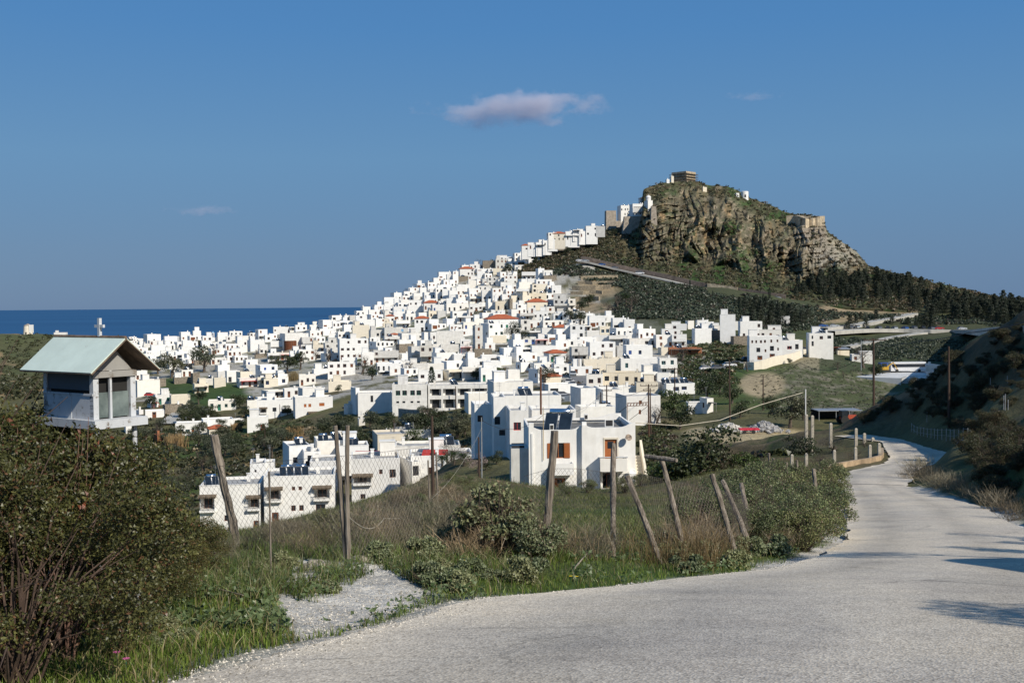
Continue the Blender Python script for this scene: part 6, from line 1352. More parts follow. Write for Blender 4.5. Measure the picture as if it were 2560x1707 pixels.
def make_protos():
    def tree(key, n, H, R_, leaf, lo, hi, nb=9, base=.35, trunk=.22, asp=.6, third=None, cnt=3, shell=.5):
        TREES[key] = []
        for s in range(cnt):
            rs = np.random.RandomState(hash(key) % 1 + s*31+len(key)*7+n % 97)
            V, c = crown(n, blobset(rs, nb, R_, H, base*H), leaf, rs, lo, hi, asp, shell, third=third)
            TREES[key].append((leaf_mesh('crown', V, c), limbs(rs, H*.8, trunk, 6, .42).mesh('trunk')))
            TREES[key][-1][1].materials.append(BARK)
    tree('olive', 1500, 4.6, 2.6, .30, (.050,.062,.034), (.15,.165,.10), nb=11, base=.30, cnt=4)
    tree('dark', 1500, 5.2, 2.8, .32, (.024,.038,.017), (.080,.10,.042), nb=10, base=.28, cnt=3)
    tree('lime', 1300, 3.6, 2.4, .26, (.045,.075,.020), (.14,.18,.055), nb=9, base=.2, cnt=2)
    tree('pine', 1700, 7, 3.0, .36, (.020,.032,.013), (.075,.085,.035), nb=9, base=.5, cnt=2, asp=.25)
    tree('almond', 900, 3.6, 2.2, .14, (.30,.22,.21), (.46,.38,.38), nb=10, base=.3, cnt=1, shell=.2)
    tree('brown', 1100, 4.4, 2.4, .22, (.065,.050,.038), (.14,.105,.078), nb=11, base=.25, cnt=3, asp=.16, shell=.15)
    # conifers: stacked rings
    TREES['conifer'] = []
    for s in range(4):
        rs = np.random.RandomState(100+s); H = 11; n = 2000; z = rs.rand(n)**.85; rad = (3.9-.3*s)*(1-z)**.42*(.35+.65*rs.rand(n)**.5)*(1+.3*np.sin(z*26+rs.rand()*6)); a = rs.rand(n)*6.28
        rad *= (1+.25*np.sin(a*3+s))
        Pp = np.stack([rad*np.cos(a), rad*np.sin(a), 1.2+z*(H-1.2)], 1); nr = np.stack([np.cos(a), np.sin(a), np.full(n, .5)], 1)+rs.normal(size=(n, 3))*.6; nr /= np.linalg.norm(nr, axis=1)[:, None]
        t = rs.rand(n, 1); c = (np.array((.013,.022,.012))*(1-t)+np.array((.044,.056,.030))*t)
        V, c = quads(Pp, nr, .62*(.7+.6*rs.rand(n)), .5, rs, c); b = MB(); b.tube([(0, 0, -.6), (0, 0, H*.5), (0, 0, H*.97)], [.24, .15, .04], 7); me = b.mesh('trunk'); me.materials.append(BARK)
        TREES['conifer'].append((leaf_mesh('crown', V, c), me))
    TREES['cypress'] = []
    for s in range(2):
        rs = np.random.RandomState(200+s); H = 8; n = 1300; z = rs.rand(n); rad = .95*np.sin(np.clip(z*.92+.06, 0, 1)*math.pi)**.6*(.5+.5*rs.rand(n)); a = rs.rand(n)*6.28
        Pp = np.stack([rad*np.cos(a), rad*np.sin(a), .3+z*(H-.3)], 1); nr = np.stack([np.cos(a), np.sin(a), np.full(n, .6)], 1)+rs.normal(size=(n, 3))*.5; nr /= np.linalg.norm(nr, axis=1)[:, None]
        t = rs.rand(n, 1); c = (np.array((.010,.022,.011))*(1-t)+np.array((.035,.055,.026))*t); V, c = quads(Pp, nr, .36*(.7+.6*rs.rand(n)), .4, rs, c)
        b = MB(); b.tube([(0, 0, -.6), (0, 0, H*.9)], [.16, .03], 6); me = b.mesh('trunk'); me.materials.append(BARK); TREES['cypress'].append((leaf_mesh('crown', V, c), me))
    # palm
    rs = np.random.RandomState(300); V = []; c = []
    for i in range(34):
        a = i*2.4; el = .9-1.5*(i/34); 
        for k in range(26):
            t = (k+1)/26; r_ = 2.6*t*math.cos(el*.6); z = 2.6*t*math.sin(el)-1.3*t*t+3.2; p0 = np.array([r_*math.cos(a), r_*math.sin(a), z]); side = np.array([-math.sin(a), math.cos(a), -.25])
            for sg in (-1, 1):
                s_ = side*np.array([sg, sg, 1]); L_ = .55*math.sin(math.pi*min(.95, t*.9+.08)); dr = np.array([math.cos(a), math.sin(a), -.3])*.07
                V += [p0-dr*.5, p0+dr*.5, p0+dr*1.5+s_*L_, p0+dr+s_*L_]; cc = np.array((.045,.075,.022))*(.6+.8*rs.rand()); c += [cc]*4
    b = MB(); b.tube([(0, 0, -.5), (0, 0, 1.6), (0, 0, 3.2)], [.34, .28, .25], 9); me = b.mesh('trunk'); me.materials.append(BARK)
    TREES['palm'] = [(leaf_mesh('fronds', np.array(V), np.array(c)), me)]
make_protos()
TREE_NAME = {'olive': 'olive_tree', 'dark': 'evergreen_tree', 'lime': 'bushy_tree', 'pine': 'pine_tree', 'almond': 'almond_tree', 'brown': 'bare_tree', 'conifer': 'conifer_tree', 'cypress': 'cypress_tree', 'palm': 'palm_tree'}
def put_tree(kind, p, s, label, group=None, rz=None, sink=.15, sz=None):
    v = rnd.choice(TREES[kind]); o = link(TREE_NAME[kind] if False else 'crown', v[0]); 
    e = empty(TREE_NAME[kind], (p[0], p[1], p[2]-sink), rnd.uniform(0, 6.28) if rz is None else rz, label=label, cat=TREE_NAME[kind].replace('_', ' '), group=group)
    e.scale = (s, s, s*(sz or rnd.uniform(.88, 1.12))); o.parent = e
    if kind == 'palm': o.name = 'fronds'
    link('trunk', v[1], None, e); return e
def scatter_px(poly, n, dmin, rs, ymin_gap=None):
    poly = np.array(poly, float); out = []; x0, y0 = poly.min(0); x1, y1 = poly.max(0)
    k = 0
    while len(out) < n and k < n*40:
        k += 1; x = rs.uniform(x0, x1); y = rs.uniform(y0, y1)
        jx = float(fbm(x/40, y/20, o=3, seed=301))*26; jy = float(fbm(x/40, y/20, o=3, seed=302))*12
        if in_poly(np.array([x+jx]), np.array([y+jy]), poly)[0]: out.append((x, y))
    return out
def free(x, y, m=2):
    return not any(r_[0]-m < x < r_[2]+m and r_[1]+(r_[3]-r_[1])*.3 < y < r_[3]+m for r_ in RECTS)
rt = np.random.RandomState(21)
# dark olive valley below the town
GV = 'olive trees filling the valley below the town'
for poly, n, kinds in (([(330,1085),(600,1060),(700,1090),(800,1125),(620,1150),(480,1200),(430,1330),(380,1380),(0,1300),(0,1090)], 150, ['olive', 'olive', 'olive', 'dark', 'brown']),
                       ([(390,1045),(480,1020),(640,1050),(720,1060),(780,1100),(600,1120),(400,1120)], 46, ['olive', 'olive', 'dark', 'dark', 'brown']),
                       ([(800,1060),(900,1080),(1000,1050),(1160,1060),(1170,1120),(960,1110),(880,1130),(800,1130)], 46, ['olive', 'dark', 'olive', 'brown']),
                       ([(380,990),(480,1000),(560,1030),(640,1040),(560,1060),(380,1045)], 12, ['olive', 'dark', 'lime', 'brown'])):
    for (x, y) in scatter_px(poly, n, 100, rt):
        p = hit(x, y, 95)
        if p is None or not free(x, y, 0) or (not free(x, y-22, 3) and rt.rand() < .8): continue
        k = kinds[rt.randint(len(kinds))]; put_tree(k, p, rt.uniform(.6, 1.0), {'olive': 'grey-green olive tree in the dark valley grove below the town', 'dark': 'dark evergreen tree in the valley grove below the town', 'brown': 'leafless brown tree in the valley grove below the town', 'lime': 'bright green tree in the valley grove below the town'}[k], group={'olive': GV, 'dark': 'dark evergreens in the valley grove', 'brown': 'bare trees in the valley grove', 'lime': 'bright green trees in the valley grove'}[k])
# trees one can tell apart: picture foot x, y, crown width px, kind, label
SPOT = [(870,1085,38,'olive','tall olive tree directly left of the school retaining wall'),(925,1070,44,'olive','broad olive tree in front of the school retaining wall'),(980,1080,44,'olive','rounded olive tree right of the broad one below the school'),
 (875,1100,36,'dark','dark tree below the pair of olives by the school'),(1080,1022,24,'cypress','small dark cypress against the school wall'),(720,1038,24,'dark','round dark bush tree in front of the balcony house'),
 (600,1022,44,'dark','round dark tree right of the white house with green doors'),(625,1045,30,'palm','palm by the yard behind the red-doored house'),(482,1033,30,'dark','dark bush tree beside the pale side road'),
 (1282,870,52,'pine','big umbrella pine in the middle of the town'),(1305,868,36,'pine','smaller pine right of the big umbrella pine in town'),(1370,985,58,'pine','dense pine right of the big white block with the orange shutter'),(1390,912,34,'palm','palm beside the top of the town street'),
 (1418,915,36,'brown','bare brown tree at the head of the town street'),(1400,925,30,'brown','bare brown tree left of the town street'),(1170,885,30,'brown','bare tree left of the red-awning house in town'),(1166,878,26,'dark','dark tree above the ruined terrace wall'),
 (820,905,44,'brown','brown tree beside the white block with six windows'),(790,900,30,'brown','brown shrub tree right of the cream house'),(960,905,34,'brown','bare tree in front of the grey balcony house'),(720,935,50,'dark','broad dark tree right of the white left wing houses'),
 (750,925,44,'dark','dark tree beside the orange machines yard'),(690,925,40,'dark','dark tree behind the blue-shuttered white house'),(905,935,60,'brown','grey-brown tree left of the house with arched doors'),(930,950,40,'dark','dark tree below the house with arched doors'),
 (1020,940,44,'brown','bare silver-brown tree right of the house with arched doors'),(1190,950,34,'dark','dark tree behind the school roof'),(1250,940,30,'lime','green garden tree behind the white school houses'),(845,980,20,'dark','small pine beside the cream house above the olives'),
 (560,848,18,'dark','dark tree beside the bell arches on the left skyline'),(497,866,20,'dark','dark tree in the left skyline houses'),(645,895,26,'brown','bare tree left of the round slatted tower'),(672,900,20,'dark','dark slim tree near the red-awning house'),
 (535,890,40,'brown','brown tree among the left wing houses'),(430,945,60,'olive','grey-green tree clump on the left slope'),(510,930,60,'olive','grey-green tree above the green mound'),(395,935,44,'olive','olive tree left of the small white chimney house'),
 (1040,728,22,'brown','tall bare tree on the left skyline of the hill town'),(1015,738,18,'brown','smaller bare tree left of the tall one on the town skyline'),(1000,748,16,'brown','leftmost low bare tree on the hill town skyline'),(1272,690,30,'dark','dark tree between the upper town houses'),(1195,672,24,'brown','bare tree beside the red-roofed skyline house'),
 (1355,662,12,'cypress','small cypress at the right edge of the top houses'),(1450,815,40,'dark','dark tree at the foot of the white boundary wall'),(1425,800,30,'olive','grey tree left of the boundary wall'),(1470,765,34,'dark','dark tree beside the white cottage under the terraces'),(1455,778,30,'dark','dark tree left of the white cottage under the terraces'),
 (1545,770,40,'brown','bare brown tree on the scrub slope under the terraces'),(1575,785,58,'brown','wide pale-brown bare tree on the scrub slope'),(1520,790,46,'brown','bare tree right of the boundary wall'),(1565,762,34,'palm','dark palm on the scrub slope'),
 (1705,905,60,'brown','tall bare tree on the green bank right of the teal-shuttered house'),(1690,920,40,'brown','bare tree below the brick-orange ruin'),(1685,1045,86,'lime','large loose olive-green tree in front of the two-storey blue-shuttered house'),(1640,1065,60,'brown','bare twiggy tree left of the large loose tree'),
 (1700,1075,70,'dark','dark bush tree under the large loose tree'),(1765,1000,64,'dark','dark tree group right of the blue-shuttered house'),(1800,985,60,'dark','dark tree at the foot of the green bank'),(1770,980,26,'palm','small palm right of the blue-shuttered house'),
 (1850,1045,50,'dark','dark tree behind the rubble heap'),(1830,1010,60,'dark','dark round tree by the lamp pole'),(1975,1070,90,'olive','broad olive-brown tree in front of the white metal pole'),(2010,1050,60,'brown','bare brown tree beside the white metal pole'),(1930,1035,50,'dark','dark shrub tree at the foot of the mound'),
 (1975,910,14,'dark','small round shrub against the cream wall'),(2093,925,30,'brown','round brown shrub on the grassy mound'),(2110,945,22,'brown','smaller brown shrub lower on the mound'),(2160,920,60,'brown','dark brown thicket on the right shoulder of the mound'),(2190,945,40,'dark','dark shrub below the thicket on the mound'),(1870,930,36,'brown','bare brown tree at the left end of the cream wall'),
 (1475,1070,34,'brown','bare tree behind the near house roof right side'),(1497,1050,22,'dark','small fir behind the near house roof'),(1400,1055,50,'lime','bushy green shrub behind the near house parapet'),(1340,1052,30,'dark','dark shrub behind the rooftop solar panels'),
 (1135,1130,40,'palm','palm left of the grey-white shaded house'),(1160,1125,40,'palm','second palm against the shaded house'),(1105,1128,38,'palm','leftmost of the three palms'),(1195,1148,60,'almond','blossoming pale pink almond tree by the palms'),(1160,1150,50,'almond','lower blossoming almond tree left of the first'),
 (1240,1160,40,'dark','dark shrub under the tall narrow house'),(1215,1165,34,'dark','dark round shrub right of the almond trees'),(1040,1120,56,'lime','bright green bushy tree beside the beige rendered house'),(1075,1118,34,'lime','smaller bright green tree by the roof dish'),
 (860,1120,26,'lime','pale green prickly-pear clump above the villas'),(1120,1098,70,'brown','bare brown thicket left of the palms'),(1150,1090,50,'brown','bare brown thicket directly under the white terrace block'),(1130,1060,60,'brown','greyish-brown bare thicket beside the white terrace block'),(1075,1070,70,'brown','wide greyish-brown thicket below the school'),(1030,1085,60,'olive','olive tree right of the rubble wall')]
for (x, y, wpx, k, lb) in SPOT:
    p = hit(x, y, 120)
    if 'palms' in lb or 'palm ' in lb[:12] and x < 1200 or 'almond' in lb and x > 1150 or 'thicket' in lb and 1100 < x < 1160: q_ = P(x, 1140, {1135: 146, 1160: 143, 1105: 152, 1195: 134, 1120: 176, 1150: 172, 1240: 138, 1215: 136}.get(x, 180)); p = np.array([q_[0], q_[1], gz(q_[0], q_[1])])
    if p is None or (y < 760 and p[1] > 950): p = P(x, y, 740)
    base_w = {'olive': 4.6, 'dark': 4.9, 'lime': 4.2, 'pine': 5.3, 'almond': 4.0, 'brown': 4.4, 'cypress': 1.9, 'palm': 4.6, 'conifer': 5.0}[k]
    if k in ('cypress',): s = wpx/F*p[1]/base_w
    else: s = max(.3, wpx/F*p[1]/base_w)
    put_tree(k, p, s, lb)
# wood of dark conifers on the right shoulder
WOOD = [(1990,748),(1975,735),(2040,708),(2110,700),(2200,700),(2290,715),(2340,735),(2420,752),(2560,760),(2700,775),(2700,815),(2520,820),(2430,800),(2330,800),(2250,762),(2080,752)]
def ground_any(x, y, dmin=150):
    fy_ = np.interp(x, _fx, _fy); h_ = hit(x, y, dmin)
    if y < fy_-1 and x > 1290:
        k_ = rock_px(x, y); return k_ if h_ is None or k_[1] < h_[1] else h_
    return h_
cnt = 0
for (x, y) in sorted(scatter_px(WOOD, 290, 0, rt), key=lambda t: t[1]):
    p = ground_any(x, y)
    if p is None or p[1] > 900: continue
    put_tree('conifer', p, rt.uniform(.5, .82), 'dark conifer in the dense wood on the right shoulder of the castle hill', group='conifers of the dense wood', sink=.4); cnt += 1
for i, (x, y, s) in enumerate([(2118,830,.6),(2125,822,.8),(2140,812,.6),(2165,820,.55),(2190,800,.6),(2152,800,.5),(2230,812,.6),(2300,815,.75),(2315,820,.9),(2290,826,.6),(2270,812,.5),(2330,822,.8),(1850,770,.6),(1862,775,.7),(1874,772,.6),(1890,780,.9),(1902,784,.7),(1915,775,.8),(1930,790,.9),(1945,800,.9),(1960,790,.8),(1975,800,.9),(1990,805,.8),(2005,812,.9),(1880,800,.8),(1900,812,.9),(1925,815,.9),(1950,820,.9),(1985,822,.9),(2020,800,.7),(2350,770,.8),(2400,775,.8),(2450,800,.9)]):
    p = ground_any(x, y, 200)
    if p is not None: put_tree('conifer', p, s*.75, 'scattered dark conifer between the car park and the scrub slope', group='scattered conifers above the car park')
for i, (x, y, s, lb) in enumerate([(1725,726,.7,'lone cypress standing against the long hill road wall'),(1924,752,.9,'slim cypress at the lower end of the long wall'),(1908,765,.7,'cypress left of the slim one below the wall'),(1850,790,.9,'cypress in the dark grove above the white row'),(1782,742,.4,'tiny cypress just below the pale wall section')]):
    p = ground_any(x, y, 200)
    if p is not None: put_tree('cypress', p, s, lb)

for i, (x, y, w_, k) in enumerate([(1318,640,14,'brown'),(1332,650,16,'dark'),(1350,640,16,'brown'),(1372,628,18,'dark'),(1392,622,18,'brown'),(1410,620,16,'dark'),(1428,614,18,'brown'),(1445,610,16,'dark'),(1462,606,16,'brown'),(1478,600,16,'dark'),(1492,594,15,'brown'),(1340,662,20,'dark'),(1380,645,20,'brown'),(1420,635,20,'dark'),(1455,625,20,'brown'),(1535,585,14,'dark'),(1550,578,14,'brown')]):
    p = rock_px(x, y); p = P(x, y, p[1]-9); put_tree(k, p, w_/F*p[1]/4.6, 'small dark tree under the ridge houses left of the monastery' if k == 'dark' else 'small brown tree under the ridge houses left of the monastery', group='%s trees under the ridge houses' % k, sink=1)
# scrub: countless low bushes as single masses
def clumps(name, pts, rr, leafs, leaf, lo, hi, seed, label, third=None, flat=.65, cat='scrub', asp=.7):
    rs = np.random.RandomState(seed); pts = np.array(pts); n = len(pts)
    if n == 0: return
    R_ = rs.uniform(rr[0], rr[1], n); tone = rs.rand(n, 1)
    k = np.repeat(np.arange(n), leafs); m = len(k); d = rs.normal(size=(m, 3)); d[:, 2] = np.abs(d[:, 2]); d /= np.linalg.norm(d, axis=1)[:, None]
    q = R_[k]*(.55+.45*rs.rand(m)); Pp = pts[k]+d*q[:, None]*np.array([1, 1, flat]); nr = d+rs.normal(size=(m, 3))*.55; nr /= np.linalg.norm(nr, axis=1)[:, None]
    t = np.clip(.6*tone[k]+.4*rs.rand(m, 1), 0, 1); c = np.array(lo)*(1-t)+np.array(hi)*t; c = c*(.55+.45*d[:, 2:3])  # colour falls off from clump top to sides, shade put into the leaves
    if third is not None:
        mm = rs.rand(n) < third[1]; c[mm[k]] = np.array(third[0])*(.6+.7*rs.rand(int(mm[k].sum()), 1))
    V, c = quads(Pp, nr, leaf*R_[k]*(.7+.6*rs.rand(m)), asp, rs, c)
    o = link(name, leaf_mesh(name, V, c)); return tag(o, label, cat, kind='stuff')
def scat_rock(n, keep, seed):
    rs = np.random.RandomState(seed); out = []
    i = rs.randint(0, NXR, n*3); j = rs.randint(0, NVR, n*3); m = keep(RX[i], RV[j], rm[i, j]) & (rs.rand(n*3) < 1)
    i, j = i[m][:n], j[m][:n]; return np.stack([KX[i, j], KY[i, j]-.2, KZ[i, j]], 1)
SILV = ((.048,.064,.038), (.135,.155,.105))
pt = scat_rock(6000, lambda x, v, r_: (NR.rand(len(x)) > r_*2.0) & (x < 2500), 3)
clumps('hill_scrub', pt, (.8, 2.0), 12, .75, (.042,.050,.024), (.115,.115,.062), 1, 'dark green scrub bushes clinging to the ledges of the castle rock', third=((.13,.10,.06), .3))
def hits(poly, n, dmin, seed, dmax=2000, thin=None):
    rs = np.random.RandomState(seed); out = []
    for (x, y) in scatter_px(poly, n, 0, rs):
        if not free(x, y, 1): continue
        p = hit(x, y, dmin)
        if p is not None and p[1] < dmax: out.append(p)
    return out
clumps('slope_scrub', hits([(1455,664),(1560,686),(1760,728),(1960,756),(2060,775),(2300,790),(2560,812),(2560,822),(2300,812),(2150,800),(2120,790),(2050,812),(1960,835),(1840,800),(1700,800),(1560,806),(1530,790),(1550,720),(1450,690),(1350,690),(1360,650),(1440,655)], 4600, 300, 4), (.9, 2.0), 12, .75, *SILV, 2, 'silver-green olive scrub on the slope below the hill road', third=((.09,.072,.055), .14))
clumps('valley_scrub', hits([(2020,842),(2200,848),(2480,852),(2480,890),(2380,905),(2180,905),(2050,870)], 1300, 250, 5), (.7, 1.6), 12, .75, *SILV, 3, 'grey-green scrub on the slope under the car park road')
clumps('bank_scrub', hits([(1720,862),(1860,850),(1870,925),(1830,925),(1860,960),(1750,960),(1660,935),(1700,890)], 650, 200, 6), (.6, 1.5), 12, .75, (.040,.062,.024), (.095,.12,.055), 4, 'green scrub on the bank right of the town', third=((.12,.09,.05), .15))
clumps('headland_scrub', hits([(0,834),(330,838),(330,1000),(0,1000)], 700, 300, 7), (1.2, 3.2), 12, .7, (.035,.045,.022), (.09,.10,.05), 5, 'patches of dark scrub on the far headland below the windmill')
clumps('town_weeds', hits(TOWN.tolist(), 1500, 200, 8), (.5, 1.5), 10, .75, (.040,.055,.025), (.10,.11,.055), 6, 'weeds and garden shrubs between the town houses', third=((.11,.085,.06), .3))
clumps('mound_weeds', hits([(1880,1010),(1900,950),(1960,912),(2070,890),(2180,930),(2260,1010),(2180,1030),(1960,1030)], 900, 190, 9), (.15, .5), 8, .8, (.05,.065,.03), (.13,.13,.075), 7, 'short grass tufts on the terraced mound', third=((.20,.18,.14), .3))
clumps('lot_weeds', hits([(1600,1050),(1690,1060),(1700,1110),(1780,1125),(1800,1140),(2000,1145),(1850,1160),(1640,1200),(1600,1120)], 700, 100, 10), (.3, 1.0), 12, .7, (.045,.06,.022), (.12,.125,.05), 8, 'weedy bushes around the dirt lot', third=((.11,.08,.055), .25))
clumps('valley_undergrowth', hits([(0,1040),(380,1040),(800,1060),(1180,1070),(1180,1160),(900,1170),(420,1340),(0,1330)], 2600, 120, 11), (.5, 1.4), 10, .75, (.030,.040,.018), (.085,.085,.04), 9, 'rough undergrowth beneath the valley olive trees', third=((.20,.15,.08), .16))
# dry reeds
for i, (x, y, w_, lb) in enumerate([(735,1098,36,'tall clump of dry straw-coloured reeds above the villas'),(440,1120,40,'dry tan reed clump left of the leaning grey post'),(735,950,24,'dry reed clump beside the blue-shuttered white houses'),(590,1075,20,'small dry reed clump beside the red-doored house')]):
    p = hit(x, y, 120); k = p[1]/F; rs = np.random.RandomState(400+i); b = []; c = []
    for j in range(260):
        q = rs.normal(size=2)*w_*k*.3; h_ = w_*k*rs.uniform(.5, .95); ln = rs.normal(size=2)*.15*h_; wd = .10; a = rs.rand()*3.14; dx, dy = math.cos(a)*wd, math.sin(a)*wd
        b += [(q[0]-dx, q[1]-dy, -.3), (q[0]+dx, q[1]+dy, -.3), (q[0]+ln[0]+dx*.4, q[1]+ln[1], h_), (q[0]+ln[0]-dx*.4, q[1]+ln[1], h_)]; cc = np.array((.34,.25,.13))*(.6+.7*rs.rand()); c += [cc]*4
    o = link('reed_clump', leaf_mesh('reed_clump', np.array(b), np.array(c), BLADE), None, None, p); tag(o, lb, 'reeds')
# ------------------------------------------------------------------ foreground
def G(x, y): return float(gz(float(x), float(y)))
def Pg(x, y, d):
    """world point under picture column x at distance d, on the ground"""
    p = P(x, y, d); return np.array([p[0], p[1], G(p[0], p[1])])
def near_hit(x, y, dmax=140):
    p = hit(x, y, 3); return p if p is not None and p[1] < dmax else None

# weathered timber
m, nt, b = newmat('weathered_timber')
n1 = noise_node(nt, 9, 6, .7, stretch=(3.2, 3.2, .16)); n2 = noise_node(nt, 2.0, 3)
c0 = ramp(nt, n1.outputs['Fac'], [(.3, (.055,.042,.032)), (.48, (.20,.165,.13)), (.7, (.38,.33,.27))]).outputs[0]
c0 = mix(nt, c0, ramp(nt, n2.outputs['Fac'], [(.3, .65), (.7, 1.15)]).outputs[0], .8, 'MULTIPLY')
nt.links.new(c0, b.inputs['Base Color']); b.inputs['Roughness'].default_value = .95; bump(nt, b, n1.outputs['Fac'], 1, .02); TIMBER = m
def timber(pts, rad, seed, n=9):
    """a rough split pole along a polyline"""
    rs = np.random.RandomState(seed); pts = [np.array(p, float) for p in pts]; out = []; rr = []; k = 7
    for i in range(len(pts)-1):
        for t in np.linspace(0, 1, k, endpoint=i == len(pts)-2): q = pts[i]*(1-t)+pts[i+1]*t; out.append(q+rs.normal(size=3)*rad*.07); rr.append(rad*(1.08-.12*(i+t)/len(pts))*rs.uniform(.88, 1.1))
    b = MB(); b.tube(out, rr, n)
    V = np.array(b.v); V += rs.normal(size=V.shape)*rad*.07; b.v = [tuple(v) for v in V]; return b
FENCE = empty('wire_fence', (0, 14, -4), 0, label='tumbledown chain-link fence on leaning grey wooden posts along the verge', cat='fence')
FENCE.location = (0, 0, 0)
def fpost(pts, wpx, seed, label=None, cap=0):
    """pts = (x, y, d) from the top down"""
    W = [P(*p) for p in pts]; g = G(W[-1][0], W[-1][1]); W[-1][2] = min(W[-1][2], g-.15)
    W[1] = W[1]*.25+(W[0]+W[-1])/2*.75 if len(W) == 3 else W[1]
    d = pts[0][2]; b = timber(W[::-1], wpx*.43/F*d, seed)
    o = b.build('post', [TIMBER], FENCE, smooth=False)
    if label: o['label'] = label
    return W
pA = fpost([(534,1088,16),(556,1200,16),(600,1345,16)], 23, 1, 'thick grey post leaning to the left')
pB = fpost([(838,1064,14.5),(856,1230,14.5),(868,1410,14.5)], 14, 2, 'left half of the forked pale post'); pB2 = fpost([(868,1064,14.45),(862,1210,14.45),(872,1410,14.45)], 13, 3, 'right half of the forked pale post')
pC = fpost([(1388,1078,17.2),(1376,1190,17.2),(1358,1330,17.2)], 23, 4, 'thick split post in front of the near house'); pD = fpost([(1533,1108,18),(1533,1220,18),(1532,1400,17)], 16, 5)
pE = fpost([(1568,1190,17),(1605,1262,17),(1660,1385,16.5)], 16, 6); pF = fpost([(1655,1150,18),(1688,1240,18),(1718,1360,17.5)], 15, 7)
pG = fpost([(1781,1186,19),(1806,1250,19),(1846,1350,18.5)], 15, 8); pH = fpost([(1806,1200,20),(1840,1250,20),(1892,1330,19)], 14, 9, 'pale post leaning far to the left'); pI = fpost([(1853,1208,22),(1868,1250,22),(1884,1320,21)], 13, 10)
pJ = fpost([(2034,1172,30),(2042,1240,30),(2048,1290,29)], 11, 11); 
for i, (x, yt, yb, d) in enumerate(((1922,1133,1178,52),(1934,1145,1185,50),(1966,1155,1188,50),(1992,1150,1190,50),(672,1178,1420,13),(1090,1130,1290,60),(1070,1150,1300,40))): fpost([(x, yt, d), (x+3, (yt+yb)/2, d), (x+6, yb, d)], 7 if x > 1800 else 5, 20+i)
b = timber([P(1613,1140,18), P(1692,1150,17.6)], .035, 31); b.build('rail', [TIMBER], FENCE)
WIREM = plain('rusted_wire', (.16,.13,.11), var=.3, metal=.3, rough=.6)
def mesh_panel(tops, bots, pitch, r_, n_sag=0.0, name='chain_link'):
    """diamond wire netting between two polylines"""
    tops = np.array(tops); bots = np.array(bots); L = np.r_[0, np.cumsum(np.linalg.norm(np.diff(tops, axis=0), axis=1))]; H = float(np.linalg.norm(tops-bots, axis=1).mean())
    def S(u, v):
        u = min(max(u, 0), L[-1]); a = np.array([np.interp(u, L, tops[:, i]) for i in range(3)]); c = np.array([np.interp(u, L, bots[:, i]) for i in range(3)]); t = v/H
        q = a*t+c*(1-t); q[1] += .05*math.sin(u*2.1)*math.sin(t*2); return q
    b = MB(); n = int((L[-1]+H)/pitch)
    for sg in (1, -1):
        for i in range(n):
            u0 = i*pitch-(H if sg > 0 else 0); pts = []
            for v in np.linspace(0, H, 7):
                u = u0+v if sg > 0 else u0-v+0
                if 0 <= u <= L[-1]: pts.append(S(u, v*.999))
            if len(pts) > 1: b.tube(pts, r_, 3, cap=False)
    b.tube([S(u, H) for u in np.linspace(0, L[-1], 30)], r_*1.3, 4)
    o = b.build(name, [WIREM], FENCE); return o
def polyP(L): return [P(*t) for t in L]
mesh_panel(polyP([(380,1175,17),(540,1165,16),(700,1152,15.3),(856,1140,14.5),(960,1128,15.5),(1060,1118,17)]), polyP([(380,1370,17),(590,1365,16),(700,1380,15.3),(868,1400,14.5),(960,1380,15.5),(1060,1350,17)]), .115, .0019)
mesh_panel(polyP([(1310,1190,17.3),(1376,1172,17.2),(1440,1172,17.5),(1533,1182,18),(1600,1185,17),(1668,1200,18)]), polyP([(1310,1340,17.3),(1366,1350,17.2),(1440,1370,17.5),(1533,1385,18),(1640,1370,17),(1715,1350,18)]), .085, .0019)
mesh_panel(polyP([(1668,1200,18),(1800,1225,19),(1866,1240,21)]), polyP([(1715,1350,18),(1840,1340,19),(1884,1320,21)]), .085, .0019)

# roadside shrine on a stand
SHD = 9.0; k = SHD/F; YAW = R(33)
base = P(237, 1050, SHD)
sh = empty('roadside_shrine', (base[0], base[1], base[2]), YAW, label='small roadside shrine with a mint green gabled roof and a white cross on thin legs', cat='shrine')
sh.rotation_euler = (0, 0, -R(32))
# local axes: -x runs along the long side towards the far left end, the gable front faces +x after rotation; build with long side along x
L_, Wd, Hh = .70, .38, .40
sh.rotation_euler = (0, 0, R(-35))
# local: front gable in the plane y=0 is replaced by the long side (faces -y), gable side faces +x
def paintwood(n_, c, chip=(.22,.19,.16), amt=.42):
    m, nt, b = newmat(n_); n1 = noise_node(nt, 7, 8, .75); n2 = noise_node(nt, 1.7, 4)
    r_ = ramp(nt, n1.outputs['Fac'], [(amt-.04, chip), (amt+.02, [v*.92 for v in c]), (.7, c)]).outputs[0]
    r_ = mix(nt, r_, ramp(nt, n2.outputs['Fac'], [(.3, .8), (.7, 1.05)]).outputs[0], .7, 'MULTIPLY'); nt.links.new(r_, b.inputs['Base Color']); b.inputs['Roughness'].default_value = .6; bump(nt, b, n1.outputs['Fac'], .3, .004); return m
CHW = paintwood('chipped_white_paint', (.60,.62,.64)); SLATE = paintwood('slate_blue', (.075,.095,.12), (.04,.04,.045), .3); MINT = paintwood('mint_roof_paint', (.64,.74,.655), (.30,.17,.09), .32); RUSTE = plain('rusty_edge', (.22,.15,.10), var=.4, scale=12); INNER_SHADE = plain('interior_shade', (.016,.015,.014), var=.3)
